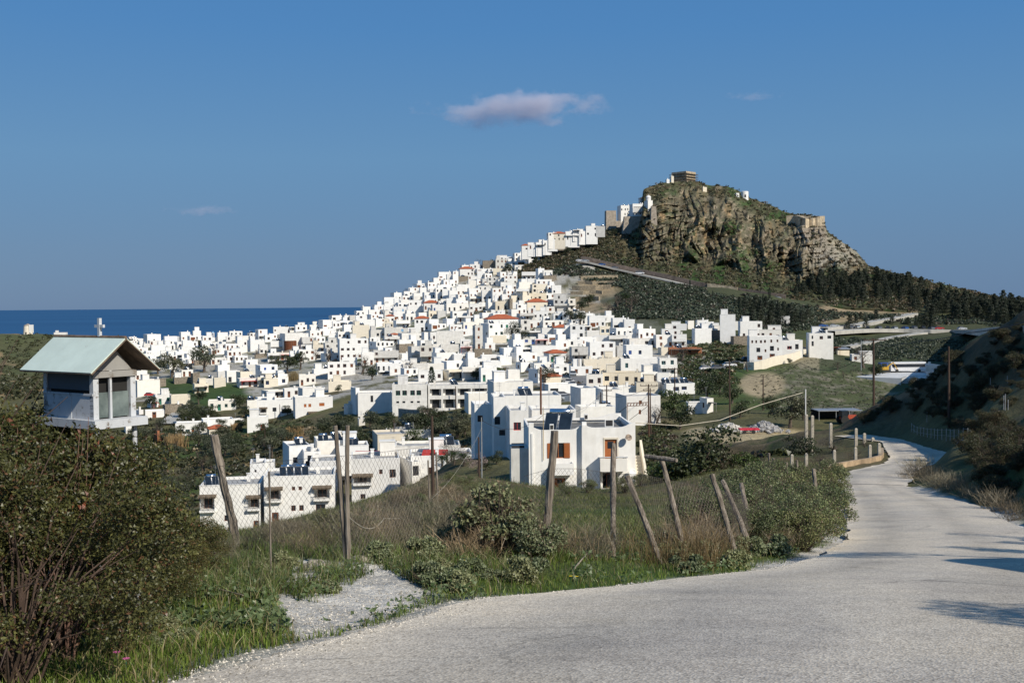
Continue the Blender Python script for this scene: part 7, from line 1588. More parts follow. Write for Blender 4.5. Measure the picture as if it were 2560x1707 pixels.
# frame pieces
b = MB(); b.box(-L_, 0, 0, .02, .02+.22, Hh, 1); b.box(-L_, 0, -.012, .018, 0, .20, 0); b.box(-L_, 0, -.02, -.0125, .198, .215, 0); b.box(-L_, 0, Wd-.02, Wd, 0, Hh, 1); b.box(-L_, -L_+.02, .021, Wd-.021, 0, Hh, 1); b.build('side_panels', [CHW, SLATE], sh)  # long side dark slate blue above, white below; back and far end slate blue
for (px_, py_) in ((-.045, -.012), (-.045, Wd-.035), (-L_-.005, -.012), (-L_-.005, Wd-.035), (-L_*.5, -.016)):
    b = MB(); b.box(px_, px_+.05, py_, py_+.05, .001, Hh-.002 if px_ != -L_*.5 else .21); b.build('corner_post', [CHW], sh)
b = MB(); b.box(-L_-.06, .09, -.06, Wd+.07, -.07, 0); b.build('tray', [CHW], sh)
b = MB(); b.box(-L_+.03, -.05, .03, Wd-.03, .001, Hh-.03); b.build('inner_shade_block', [INNER_SHADE], sh)  # solid near-black block standing for the shade inside the open box
m, nt, bb = newmat('dusty_glass'); n1 = noise_node(nt, 5, 6); nt.links.new(ramp(nt, n1.outputs['Fac'], [(.35, (.06,.08,.08)), (.7, (.20,.24,.23))]).outputs[0], bb.inputs['Base Color']); bb.inputs['Roughness'].default_value = .12
b = MB(); b.box(-.03, -.02, .04, Wd-.04, .01, .22); b.build('glass_pane', [m], sh)
b = MB(); b.box(-.012, .012, .14, .16, .0, Hh); b.build('glazing_bar', [CHW], sh)
# roof: two sheets and gable board
ov, rh = .135, .27; hw = Wd/2+ov; yc = Wd/2; z0 = Hh-.03; xa, xb = -L_-.14, .17
rf = MB()
for sg in (-1, 1):
    e1 = np.array([0, sg*hw, 0]); tp = np.array([0, 0, rh]); n_ = np.cross([1, 0, 0], (tp-e1)); n_ = n_/np.linalg.norm(n_)*(-sg if False else 1); n_ = n_ if n_[2] > 0 else -n_
    c = (e1+tp)/2+np.array([(xa+xb)/2, yc, z0+.02]); hv = (tp-e1)/2
    rf.obox(c+n_*.008, ((xb-xa)/2, 0, 0), hv, n_*.006, 0); rf.obox(c, ((xb-xa)/2+.010, 0, 0), hv*1.03, n_*.004, 1)
rf.tube([(xa, yc, z0+rh+.035), (xb, yc, z0+rh+.035)], .014, 8, 1)
ro = rf.build('roof', [MINT, RUSTE], sh)
b = MB(); b.quad([(.005, .02, Hh), (.005, Wd-.02, Hh), (.005, yc, Hh+.19)], 0); b.box(-.01, .02, -.02, Wd+.02, Hh-.055, Hh-.004, 0); b.build('gable_board', [paintwood('grey_board', (.34,.33,.31))], sh)
b = MB(); zc = z0+rh+.04; b.box(-.20, -.172, yc-.012, yc+.012, zc-.02, zc+.155); b.box(-.246, -.126, yc-.010, yc+.010, zc+.075, zc+.10); o = b.build('cross', [CHW], sh)
for (px_, py_) in ((.03, .0), (-.0, Wd), (-L_, 0), (-L_, Wd)):
    gq = G(base[0], base[1])-base[2]-.2; b = MB(); b.tube([(px_, py_, gq), (px_, py_, -.071)], .016 if px_ > .01 else .02, 8); b.build('leg', [CHW], sh)

# concrete post plot beside the bend
CONC = plain('rough_concrete', (.47,.42,.34), var=.25, scale=6, bmp=.5, dist=.02)
CP_ = empty('concrete_post_fence', (0, 0, 0), 0, label='pale concrete posts on a low orange-stained wall at the road bend', cat='fence')
wl = [(2062,1181),(2086,1170),(2139,1161),(2175,1155),(2199,1149),(2206,1140),(2205,1128)]
Wl = [hit_road(*p) for p in wl]; Wl = [np.array([q[0], q[1], float(zroad(q[1]))]) for q in Wl]
b = MB()
for i in range(len(Wl)-1):
    a, c = Wl[i], Wl[i+1]; t = (c-a)/np.linalg.norm(c-a); n_ = np.array([-t[1], t[0], 0])*.12
    b.obox((a+c)/2+np.array([0, 0, .02]), (c-a)/2*1.01, n_, (0, 0, .30))
b.build('low_wall', [plain('stained_concrete', (.48,.35,.22), var=.35, scale=1.2)], CP_)
for (x, yt, yb, rd) in [(1980,1135,1180,1),(2016,1132,1163,1),(2086,1124,1165,0),(2139,1117,1156,0),(2175,1111,1149,0),(2198,1107,1141,0),(2031,1038,1091,2),(2016,1035,1080,2),(2077,1057,1082,2),(2161,1082,1108,2),(2182,1093,1112,2),(2140,1070,1100,2)]:
    d = {0: None, 1: 82, 2: 112}[rd]
    if rd == 0: q = hit_road(x, yb+2); d = q[1]
    a = P(x, yb, d); t_ = P(x, yt, d)[2]; g = G(a[0], a[1]); z0_ = min(g, a[2])-.2
    b = MB(); w_ = 3.3/F*d; b.box(-w_, w_, -w_, w_, 0, t_-z0_-.1); b.quad([(-w_, -w_, t_-z0_-.1), (w_, -w_, t_-z0_-.1), (w_*.6, 0, t_-z0_), (-w_*.6, 0, t_-z0_)]); b.build('post', [CONC], CP_, (a[0], a[1], z0_))
# metal fence posts on the shaded bank
MF = empty('metal_post_fence', (0, 0, 0), 0, label='row of thin galvanised fence posts on the shaded bank', cat='fence')
z4 = lambda x, y: (1800+x/3.092, 750+y/3.092)
tops_ = []
for (x, yt, yb) in [(1480,950,1020),(1500,970,1030),(1525,980,1040),(1552,985,1052),(1575,990,1055),(1603,990,1060),(1632,990,1065),(1658,995,1075),(1682,995,1078),(1715,995,1080),(1750,995,1092),(1780,1000,1086),(1810,1000,1086),(1845,990,1078),(1880,990,1070),(1915,990,1060),(1940,1005,1052),(1600,865,945),(1707,780,820),(1822,685,722),(1962,640,682),(2090,605,660),(2222,590,640),(2193,740,850),(2205,730,855),(2227,770,850)]:
    X, Y = z4(x, yb); p = hit(X, Y, 30)
    if p is None: continue
    d = p[1]; h_ = (yb-yt)/3.092/F*d; b = MB(); b.tube([(0, 0, -.3), (0, 0, h_)], .03, 6); b.build('post', [GALV], MF, p); tops_.append(p+np.array([0, 0, h_*.9]))
for hh_ in (0, .5):
    b = MB(); b.tube([t-np.array([0, 0, hh_]) for t in tops_[:17]], .008, 3); b.build('strand', [STEEL], MF)
# wheelie bin
p = hit_road(2407, 1138); p[2] = float(zroad(p[1])); e_ = empty('wheelie_bin', p, R(20), label='grey wheeled bin with a blue lid on the roadside under the shaded bank', cat='bin')
b = MB(); n0 = .26; b.v = [(-n0,-n0,.08),(n0,-n0,.08),(n0,n0,.08),(-n0,n0,.08),(-.33,-.36,1.12),(.33,-.36,1.12),(.33,.36,1.12),(-.33,.36,1.12)]; b.f = [(3,2,1,0),(0,1,5,4),(1,2,6,5),(2,3,7,6),(3,0,4,7),(4,5,6,7)]; b.m = [0]*6; b.build('body', [plain('grey_plastic', (.22,.25,.28), rough=.5)], e_)
b = MB(); b.box(-.36, .36, -.40, .38, 1.123, 1.17); b.box(-.3, .3, -.3, .3, 1.172, 1.2); b.build('lid', [plain('blue_plastic', (.03,.07,.34), rough=.45)], e_)
for s_ in (-.3, .3): b = MB(); b.tube([(s_-.03, .3, .1), (s_+.03, .3, .1)], .1, 12); b.build('wheel', [BLK], e_)

# ---------------------------------------------------------------- near shrubs
def near_shrub(n, R_, H, leaf, lo, hi, seed, nb=12, twig=(.12,.085,.06), ntw=60, asp=.45, third=None, shell=.45):
    rs = np.random.RandomState(seed); bl = []
    for i in range(nb):
        a = rs.rand()*6.28; q = rs.rand()**.5*R_*.85; z = H*(.14+.72*rs.rand()*(1-.4*(q/R_)**2)); r1 = R_*(.28+.22*rs.rand())*(12/max(nb, 12))**.5; bl.append((q*math.cos(a), q*math.sin(a), z, r1, r1*.85))
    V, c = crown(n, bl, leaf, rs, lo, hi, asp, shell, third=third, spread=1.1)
    b = MB()
    for i in range(ntw):
        a = rs.rand()*6.28; q = R_*rs.uniform(.3, 1.02); tip = np.array([math.cos(a)*q, math.sin(a)*q, H*rs.uniform(.35, 1.08)*(1-.3*(q/R_)**2)]); mid = tip*.5+np.array([0, 0, H*.1])+rs.normal(size=3)*R_*.08
        b.tube([(rs.normal()*.04*R_, rs.normal()*.04*R_, -.05), mid, tip], [.006*R_+.003, .004*R_+.002, .002], 4, cap=False)
    tm = plain('twig_%d' % int(twig[0]*1000), twig, var=.3, scale=10); me = b.mesh('twigs'); me.materials.append(tm); return leaf_mesh('foliage', V, c), me
def twiggy(n, R_, H, col, seed, curl=.2, rad=.0035):
    """leafless brush: many forked stems as thin ribbons"""
    rs = np.random.RandomState(seed); V = []; c = []
    for i in range(n):
        a = rs.rand()*6.28; q = R_*rs.rand()**.6; x0 = rs.normal(size=2)*R_*.28; tip = np.array([x0[0]+math.cos(a)*q*.7, x0[1]+math.sin(a)*q*.7, H*rs.uniform(.45, 1.0)*(1-.35*q/R_)]); p0 = np.array([x0[0], x0[1], -.05]); pm = (p0+tip)/2+rs.normal(size=3)*R_*curl*.5
        pts = [p0, pm, tip]; w_ = rad*rs.uniform(.7, 1.6); s_ = rs.normal(size=3); s_ /= np.linalg.norm(s_); cc = np.array(col)*rs.uniform(.5, 1.5)
        for u, v in ((0, 1), (1, 2)): V += [pts[u]-s_*w_, pts[u]+s_*w_, pts[v]+s_*w_*.7, pts[v]-s_*w_*.7]; c += [cc]*4
        for j in range(3):
            t = rs.uniform(.35, 1); o = pm*(1-t)+tip*t; e = o+(tip-p0)/np.linalg.norm(tip-p0)*H*.18+rs.normal(size=3)*H*.10; V += [o-s_*w_*.6, o+s_*w_*.6, e+s_*w_*.3, e-s_*w_*.3]; c += [cc]*4
    return leaf_mesh('stems', np.array(V), np.array(c), BLADE)
def blades(n, xy, h, w_, lo, hi, seed, lean=.35, zoff=-.02, curve=.5):
    """grass blades of two bent quads standing on the ground at xy (n,2)"""
    rs = np.random.RandomState(seed); n = len(xy); X, Y = xy[:, 0], xy[:, 1]; Z = gz(X, Y)+zoff; h = h*(.5+rs.rand(n))*(1 if np.ndim(h) == 0 else 1); a = rs.rand(n)*6.28; wd = w_*(.6+.8*rs.rand(n))
    s = np.stack([np.cos(a), np.sin(a), np.zeros(n)], 1)*wd[:, None]; b0 = np.stack([X, Y, Z], 1); la = rs.rand(n)*6.28; ln = lean*h*rs.rand(n)*1.5
    l_ = np.stack([np.cos(la)*ln, np.sin(la)*ln, np.zeros(n)], 1); up_ = np.array([0, 0, 1.0]); m1 = b0+l_*.35+up_*(h*.55)[:, None]; t1 = b0+l_*1.2+up_*(h*(1-curve*.3*rs.rand(n)))[:, None]
    V = np.stack([b0-s, b0+s, m1+s*.8, m1-s*.8, m1-s*.8, m1+s*.8, t1+s*.1, t1-s*.1], 1).reshape(-1, 3)
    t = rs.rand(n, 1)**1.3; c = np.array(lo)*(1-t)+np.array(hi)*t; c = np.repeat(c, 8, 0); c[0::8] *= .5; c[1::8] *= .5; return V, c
def place(name, me_pair, p, s, label, cat, group=None, rz=None, sub='foliage', subt='twigs'):
    e = empty(name, (p[0], p[1], p[2]-.03), rnd.uniform(0, 6.28) if rz is None else rz, label=label, cat=cat, group=group); e.scale = (s, s, s) if not hasattr(s, '__len__') else s
    link(sub, me_pair[0], None, e)
    if me_pair[1] is not None: link(subt, me_pair[1], None, e)
    return e
# big dark shrub at the left edge
LENT = ((.036,.044,.014), (.165,.160,.048))
bigs = [near_shrub(34000, 1.5, 2.1, .042, *LENT, 500+i, nb=48, twig=(.11,.07,.05), ntw=60, asp=.42, third=((.15,.075,.035), .10), shell=.35) for i in range(2)]
for i, (x, d, s, lb) in enumerate([(-225,7.6,1.0,'largest part of the dark red-stemmed shrub, cut by the left edge'),(20,6.4,.74,'dark leafy shrub low at the left edge, nearest the lens'),(140,8.0,.54,'dark leafy shrub directly under the shrine'),(320,9.6,.40,'dark leafy shrub right of the shrine legs'),(-30,8.6,.94,'dark shrub whose sprays rise in front of the shrine wall'),(-170,9.8,1.12,'tall dark shrub behind the shrub at the left edge'),(440,11.5,.42,'low dark shrub at the right end of the left thicket'),(385,10.4,.36,'dark shrub between the shrine legs and the leaning grey post')]):
    p = Pg(x, 1400, d); place('lentisk_shrub', bigs[i % 2], p, (s, s, s*(1.0 if i != 4 else .96)), lb, 'shrub')
# sprays sticking out of the thicket
sp_ = [near_shrub(2600, .45, 1.2, .038, *LENT, 520, nb=10, twig=(.20,.11,.08), ntw=30, asp=.42, third=((.18,.06,.03), .12), shell=.1)]
for i, (x, d, s, lb) in enumerate([(160,7.4,1.38,'upright leafy spray in front of the shrine side'),(20,7.6,1.55,'upright leafy spray at the far left edge'),(290,7.6,.45,'leafy spray left of the right shrine leg')]):
    p = Pg(x, 1400, d); place('leafy_spray', sp_[0], p, (s*.8, s*.8, s*1.05), lb, 'shrub')
PHL = ((.085,.105,.05), (.29,.32,.17))      # grey-green felted leaves
phl = [near_shrub(5200, .62, 1.0, .062, *PHL, 540+i, nb=14, twig=(.13,.095,.07), ntw=150, asp=.5, third=((.22,.17,.11), .12), shell=.25) for i in range(3)]
kerm = [near_shrub(9000, .85, 1.25, .040, (.075,.10,.036), (.29,.33,.15), 560+i, nb=18, twig=(.13,.10,.07), ntw=90, asp=.6, third=((.17,.13,.09), .12), shell=.35) for i in range(3)]
bank_shade = [near_shrub(6000, .85, 1.1, .05, (.022,.030,.012), (.095,.10,.04), 570+i, nb=16, twig=(.10,.07,.05), ntw=50, asp=.6, third=((.12,.08,.05), .18), shell=.3) for i in range(3)]  # leaf colours darkened to put the shade of the bank into the shrubs
sage = [near_shrub(2200, .42, .5, .075, (.12,.145,.06), (.34,.37,.21), 580+i, nb=9, ntw=24, asp=.5, shell=.2) for i in range(2)]
tw = [twiggy(230, .7, .85, (.24,.205,.14), 600), twiggy(200, .6, .8, (.19,.155,.10), 601), twiggy(240, .75, .7, (.32,.26,.17), 602)]
place('felted_shrub', phl[0], Pg(1250, 1300, 16.2), (1.22, 1.0, 1.2), 'round grey-green felted shrub in the middle, left of the near house', 'shrub'); place('felted_shrub', phl[1], Pg(1195, 1300, 17.0), 1.0, 'left half of the grey-green shrub mass in the middle', 'shrub'); place('felted_shrub', phl[2], Pg(1340, 1330, 15.9), .78, 'small grey-green shrub at the foot of the thick split post', 'shrub')
GH = 'dense evergreen shrubs hugging the road bend'
for i, (x, d, s, q) in enumerate([(2010,21.5,.85,0),(2035,25,1.0,1),(2040,29,1.1,2),(2050,34,1.2,0),(1985,23.5,.95,1),(1945,22,.9,2),(1900,21.5,.8,0),(1860,21,.7,1),(1990,28,1.1,2),(1940,27,1.1,0),(1890,26,1.05,1),(1845,25,1.0,2),(1800,24.5,.9,0),(1760,24,.8,1),(2000,38,1.5,2),(2045,42,1.4,0),(1940,36,1.4,1),(1880,34,1.3,2),(1820,33,1.2,0),(1900,46,1.7,1),(1960,50,1.7,2),(1840,48,1.6,0),(1770,40,1.3,1),(1720,33,.9,2),(2060,50,1.5,1)]):
    p = Pg(x, 1300, d); place('evergreen_shrub', kerm[q], p, s, 'dense small-leaved green shrub in the thicket hugging the left side of the road bend', 'shrub', GH)
GT2 = 'leafless brown brush along the fence'
for i, (x, d, s, q) in enumerate([(1090,18.5,1.1,0),(1145,17.2,.9,1),(1290,17.8,1.0,0),(1180,15.8,.8,2),(1420,17.5,.8,2),(1480,16.8,.85,0),(1760,21,.9,2),(1800,20,.8,2),(1730,19,.7,2),(1690,19.5,.6,0),(880,16.5,.55,0),(800,17,.6,1),(750,16,.5,2),(690,17.5,.55,0),(640,16,.45,1),(960,19,.7,2),(1010,17,.7,1),(910,21,.9,0),(1870,26,1.2,0),(1780,27,1.2,1),(1950,20.5,.7,1),(560,15,.45,0),(500,14,.4,2),(1745,34,1.6,0),(1830,38,1.6,2)]):
    p = Pg(x, 1300, d); e = empty('bare_brush', (p[0], p[1], p[2]), rnd.uniform(0, 6), label='leafless tangled brown brush growing along the broken wire fence', cat='brush', group=GT2); e.scale = (s, s, s); link('stems', tw[q], None, e)
GSG = 'pale felted sage plants on the verge'
for i, (x, y) in enumerate([(1000,1420),(1050,1405),(1100,1430),(960,1405),(1140,1400),(1180,1440),(1230,1450),(1290,1455),(1330,1440),(1060,1460),(1110,1470),(1160,1480),(1690,1400),(1650,1380),(1720,1430),(1880,1390),(1930,1390),(1900,1340),(1960,1360),(1860,1360),(640,1440),(700,1430),(820,1480),(430,1580),(400,1610),(470,1600),(380,1570),(1760,1400),(2000,1340),(1840,1420)]):
    p = near_hit(x, y, 40)
    if p is not None: place('sage_plant', sage[i % 2], p, rnd.uniform(.38, .66)*p[1]/14, 'pale grey-green felted plant in the grass of the verge', 'plant', GSG)
# mixed shrubs on the slope behind the fence
GS2 = 'low shrubs dotting the slope behind the fence'
for (x, y) in scatter_px([(640,1340),(900,1300),(1020,1230),(1110,1195),(1160,1190),(1200,1230),(1200,1300),(1100,1340),(900,1350)], 95, 0, rt):
    p = near_hit(x, y, 120)
    if p is None: continue
    if rt.rand() < .5: e = empty('bare_brush', p, rnd.uniform(0, 6), label='low tangle of brown brush on the slope behind the fence', cat='brush', group='brown brush on the slope'); s = rt.uniform(.7, 1.5)*(p[1]/40)**.3; e.scale = (s*1.3, s*1.3, s*.8); link('stems', tw[rt.randint(3)], None, e)
    else: place('green_shrub', kerm[rt.randint(3)], p, rt.uniform(.3, .75), 'low rounded green shrub on the slope behind the fence', 'shrub', GS2)
for (x, y, s, lb) in [(1510,1215,1.3,'dark bush against the foot of the near house'),(1470,1232,1.0,'rounded bush under the left balcony of the near house'),(1560,1232,1.2,'dark bush under the right balcony of the near house'),(1600,1215,1.0,'bush at the foot of the outside stair'),(1420,1240,.9,'small bush left under the near house wall')]:
    p = near_hit(x, y, 118)
    if p is not None: place('green_shrub', kerm[rt.randint(3)], p, s, lb, 'shrub')
for (x, y, w_, kd, lb) in [(1750,1160,190,'dark','big round dark green tree left of the broom bushes'),(1670,1150,140,'lime','yellow-flecked green bush tree right of the near house'),(1815,1185,95,'brown','pinkish-brown bare tree behind the leaning posts'),(1862,1205,95,'lime','feathery olive-green broom bush tree'),(1790,1185,80,'olive','silvery olive bush in front of the round dark tree'),(1620,1120,60,'dark','dark tree directly right of the near house stair'),(1985,1110,60,'olive','olive-brown shrub tree inside the concrete-post plot'),(2010,1120,90,'dark','dark shrub tree inside the concrete-post plot'),(2080,1115,80,'brown','reddish bare thicket inside the concrete-post plot'),(2130,1130,70,'brown','reddish bare thicket behind the concrete posts at the bend'),(2165,1120,40,'brown','small bare thicket at the end of the concrete posts'),(2050,1150,60,'brown','bare thicket just above the low orange wall')]:
    p = Pg(x, y, 108 if y < 1130 else 92)
    bw = {'olive': 4.6, 'dark': 4.9, 'lime': 4.2, 'brown': 4.4}[kd]; s = w_/F*p[1]/bw; put_tree(kd, p, s, lb, sz=s*0+.8, sink=.9*s)
# shaded bank on the right
GB2 = 'shrubs on the shaded bank'
kk = 0
for (x, y) in scatter_px([(2140,1060),(2200,1000),(2300,935),(2400,880),(2560,800),(2560,1240),(2470,1250),(2420,1120),(2380,1060),(2280,1070)], 110, 0, rt):
    p = near_hit(x, y, 160)
    if p is None: continue
    if p[1] < 25: continue
    place('bank_shrub', bank_shade[rt.randint(3)], p, rt.uniform(.4, 1.3)*(p[1]/70)**.4, 'rounded dark shrub on the shaded bank right of the road', 'shrub', GB2)
for (x, y, q, s) in [(2290,1190,0,1.0),(2320,1200,1,1.1),(2350,1215,2,1.0),(2380,1225,0,1.1),(2420,1240,1,1.0),(2460,1255,2,1.0),(2500,1275,0,1.0),(2540,1300,1,.9),(2300,1170,2,1.2),(2270,1200,1,.8)]:
    p = near_hit(x, y, 80)
    if p is None: continue
    e = empty('bare_brush', p, rnd.uniform(0, 6), label='dry reddish brush at the foot of the shaded bank beside the road', cat='brush', group='dry brush along the right road edge'); e.scale = (s*1.5, s*1.5, s*1.1); link('stems', tw[q], None, e)
# trees and brush on the bank top just outside the picture: they throw the shadows on the road
for i, (X, Y, s, kd) in enumerate([(12.2,12.6,.40,'pine'),(13.4,14.6,.38,'dark'),(8.4,4.3,.40,'pine'),(15.0,17.8,.38,'olive'),(16.0,20.2,.38,'pine')]):
    if kd: put_tree(kd, np.array([X, Y, G(X, Y)]), s, 'roadside tree on the bank whose shadow falls across the road', group='roadside trees at the right edge')

# ---------------------------------------------------------------- grass as masses
rs = np.random.RandomState(71)
def pick(n, fn, x0, x1, d0, d1):
    """points inside the view wedge between two picture columns, weighted to the near side"""
    px = rs.uniform(x0, x1, n); d = np.exp(rs.uniform(math.log(d0), math.log(d1), n)); r0 = ray(0, 900)
    X = ((px-1280)/F)*d; Y = d; m = fn(X, Y); return np.stack([X, Y], 1)[m]
_nr = np.hypot
def inroad(X, Y): 
    return in_poly(X, Y, ROADPOLY)
def dl_(X, Y): return dist_poly(X, Y, np.array(Lw))
def gmask(X, Y, grow=.42):
    inl = in_poly(X, Y, LAY); n = fbm(X/.7, Y/.7, o=3, seed=103)
    return ~inroad(X, Y) & (dl_(X, Y) > grow+.25*n) & ~(inl & (n < .28))
GRN = ((.060,.11,.016), (.20,.28,.055)); DRY = ((.13,.115,.05), (.36,.315,.17))
xy = pick(190000, lambda X, Y: gmask(X, Y) & (dl_(X, Y) < 3.4+1.2*fbm(X, Y, o=2, seed=4)) & (rs.rand(len(X)) < .75) & (Y < 45), -250, 2120, 6, 45)
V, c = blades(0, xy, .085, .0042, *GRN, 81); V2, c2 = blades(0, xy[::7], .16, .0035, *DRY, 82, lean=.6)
tag(link('verge_grass', leaf_mesh('verge_grass', np.r_[V, V2], np.r_[c, c2], BLADE)), 'short green grass along the left verge of the road', 'grass', kind='stuff')
xy = pick(52000, lambda X, Y: gmask(X, Y, 1.6) & (fbm(X/1.3, Y/1.3, o=3, seed=31) > -.12) & (dl_(X, Y) < 9), 480, 2080, 10.5, 40)
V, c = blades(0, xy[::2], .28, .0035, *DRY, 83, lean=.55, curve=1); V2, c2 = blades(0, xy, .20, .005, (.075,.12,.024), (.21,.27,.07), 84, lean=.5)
tag(link('dry_grass', leaf_mesh('dry_grass', np.r_[V, V2], np.r_[c, c2], BLADE)), 'tall straw-coloured grass among the fence posts', 'grass', kind='stuff')
xy = pick(110000, lambda X, Y: ~inroad(X, Y) & (dl_(X, Y) > 2.5) & (X < 18+Y*.1), -400, 2080, 18, 130)
V, c = blades(0, xy, np.clip(xy[:, 1]/260, .08, .26), .011, (.08,.11,.028), (.25,.25,.095), 85, lean=.6)
sc3 = np.repeat(np.clip(xy[:, 1]/45, .6, 1.6), 8)
tag(link('slope_grass', leaf_mesh('slope_grass', V, c, BLADE)), 'rough grass on the slope between the fence and the villas', 'grass', kind='stuff')
# tall amber grass by the middle posts
xy = np.stack([rs.normal(3.3, .8, 2400), rs.normal(16.6, .8, 2400)], 1); xy = xy[gmask(xy[:, 0], xy[:, 1], .9)]
V, c = blades(0, xy, .60, .003, (.15,.095,.045), (.36,.25,.12), 86, lean=.7, curve=1)
tag(link('amber_grass', leaf_mesh('amber_grass', V, c, BLADE)), 'tall amber grass leaning between the middle fence posts', 'grass', kind='stuff')
# broad leaves low on the verge
xy = pick(22000, lambda X, Y: gmask(X, Y, .45) & (dl_(X, Y) < 3.2) & (fbm(X*1.1, Y*1.1, o=2, seed=66) > -.05), 400, 2000, 9, 24); n = len(xy)
Pp = np.stack([xy[:, 0], xy[:, 1], gz(xy[:, 0], xy[:, 1])+rs.uniform(.02, .16, n)], 1); nr = rs.normal(size=(n, 3))*.5+np.array([0, -.3, 1]); nr /= np.linalg.norm(nr, axis=1)[:, None]; t = rs.rand(n, 1); V, c = quads(Pp, nr, rs.uniform(.03, .10, n), .5, rs, np.array((.065,.10,.03))*(1-t)+np.array((.21,.255,.12))*t)
tag(link('verge_weeds', leaf_mesh('verge_weeds', V, c)), 'broad-leaved weeds in the grass of the verge', 'weeds', kind='stuff')
# flowers
for i, (x, y, cc) in enumerate([(580,1480,(.75,.58,.02)),(458,1508,(.75,.58,.02)),(1163,1420,(.75,.58,.02)),(293,1668,(.55,.12,.32)),(316,1686,(.55,.12,.32)),(1952,1390,(.5,.12,.32)),(1970,1396,(.5,.12,.32)),(1427,1460,(.7,.5,.02)),(1442,1461,(.7,.5,.02))]):
    p = near_hit(x, y, 30)
    if p is None: continue
    b = MB(); b.tube([(0, 0, 0), (0, 0, .1)], .002, 4)
    for k_ in range(8): a = k_*.785; b.quad([(0, 0, .1), (.02*math.cos(a-.3), .02*math.sin(a-.3), .108), (.028*math.cos(a), .028*math.sin(a), .106), (.02*math.cos(a+.3), .02*math.sin(a+.3), .108)], 1)
    nm = {.75: 'yellow', .7: 'small orange', .55: 'magenta', .5: 'pink'}[cc[0]]
    tag(b.build('wild_flower', [GREEN, plain(nm+'_petals', cc, var=.1)], None, p), nm+' wild flower in the verge grass', 'flower', nm+' wild flowers in the verge')
# loose stones on the border and lay-by
def pebbles(name, xy, s0, s1, lo, hi, seed, label):
    rs = np.random.RandomState(seed); n = len(xy); base = np.array([[1,0,0],[0,1,0],[-1,0,0],[0,-1,0],[0,0,.8],[0,0,-.5]], float); tri = np.array([[0,1,4],[1,2,4],[2,3,4],[3,0,4]])
    s = s0+(s1-s0)*rs.rand(n)**3; z = np.where(inroad(xy[:, 0], xy[:, 1]), zroad(xy[:, 1])+.02, gz(xy[:, 0], xy[:, 1])); C_ = np.stack([xy[:, 0], xy[:, 1], z], 1)
    V = C_[:, None]+base[None]*s[:, None, None]*rs.uniform(.6, 1.2, (n, 6, 1)); Fc = (np.arange(n)*6)[:, None, None]+tri[None]; t = rs.rand(n, 1); c = np.repeat(np.array(lo)*(1-t)+np.array(hi)*t, 6, 0)
    o = link(name, leaf_mesh.__call__(name, V.reshape(-1, 3)[:0], c[:0]) if False else np_mesh(name, V.reshape(-1, 3), Fc.reshape(-1), 3, cols=c), PEB); return tag(o, label, 'gravel', kind='stuff')
PEB, nt, b = newmat('pebbles'); at = nt.nodes.new('ShaderNodeVertexColor'); at.layer_name = 'Col'; nt.links.new(at.outputs[0], b.inputs['Base Color']); b.inputs['Roughness'].default_value = .9
inlay = lambda X, Y: in_poly(X, Y, LAY) & (fbm(X/.7, Y/.7, o=3, seed=103) < .25)
xy = pick(110000, lambda X, Y: (inlay(X, Y) & (rs.rand(len(X)) < .8)) | ((dl_(X, Y) < .55) & (rs.rand(len(X)) < .7)), 100, 2140, 6, 40)
pebbles('gravel', xy, .005, .020, (.14,.13,.11), (.66,.61,.53), 5, 'loose pale gravel on the lay-by and along the road edge')
xy = pick(50000, lambda X, Y: inroad(X, Y) & (dl_(X, Y) < 2.0*rs.rand(len(X))**2), 500, 2300, 6.3, 40)
pebbles('road_grit', xy, .003, .010, (.12,.11,.10), (.72,.68,.62), 6, 'grit scattered over the road margin')
# concrete lumps at the forked post
for i, (x, y, w_, lb) in enumerate([(800,1412,95,'broad crumbling lump of pale concrete left of the forked post'),(905,1395,70,'smaller crumbling concrete lump right of the forked post'),(975,1372,26,'bright white stone among the weeds')]):
    p = near_hit(x, y+8, 30); k = p[1]/F*w_/2; rs3 = np.random.RandomState(900+i); bm = bmesh.new(); bmesh.ops.create_icosphere(bm, subdivisions=4, radius=1)
    for v in bm.verts:
        n_ = float(fbm(v.co.x*2+i*9, v.co.y*2, v.co.z*2, o=4, seed=12)); v.co *= 1+.35*n_; v.co.x *= k; v.co.y *= k*.7; v.co.z = max(v.co.z, -.3)*k*.42
    me = bpy.data.meshes.new('concrete_lump'); bm.to_mesh(me); bm.free(); o = link('concrete_lump' if i < 2 else 'white_stone', me, plain('crumbled_concrete', (.42,.37,.29), var=.4, scale=14, bmp=1, dist=.03) if i < 2 else PALE, None, p); tag(o, lb, 'rubble' if i < 2 else 'stone')
# fallen sticks
for i, (pts, lb) in enumerate([([(452,1465),(520,1485),(608,1516)], 'grey fallen branch lying in the grass left of the gravel'),([(1435,1432),(1455,1412),(1472,1396)], 'pale stick standing in the verge below the middle posts')]):
    q = [near_hit(*t, 30) for t in pts]; b = MB(); b.tube([v+np.array([0, 0, .05+.03*j]) for j, v in enumerate(q)], [.012, .010, .006], 6); tag(b.build('fallen_stick', [plain('dead_wood', (.33,.27,.21), var=.3)]), lb, 'stick')

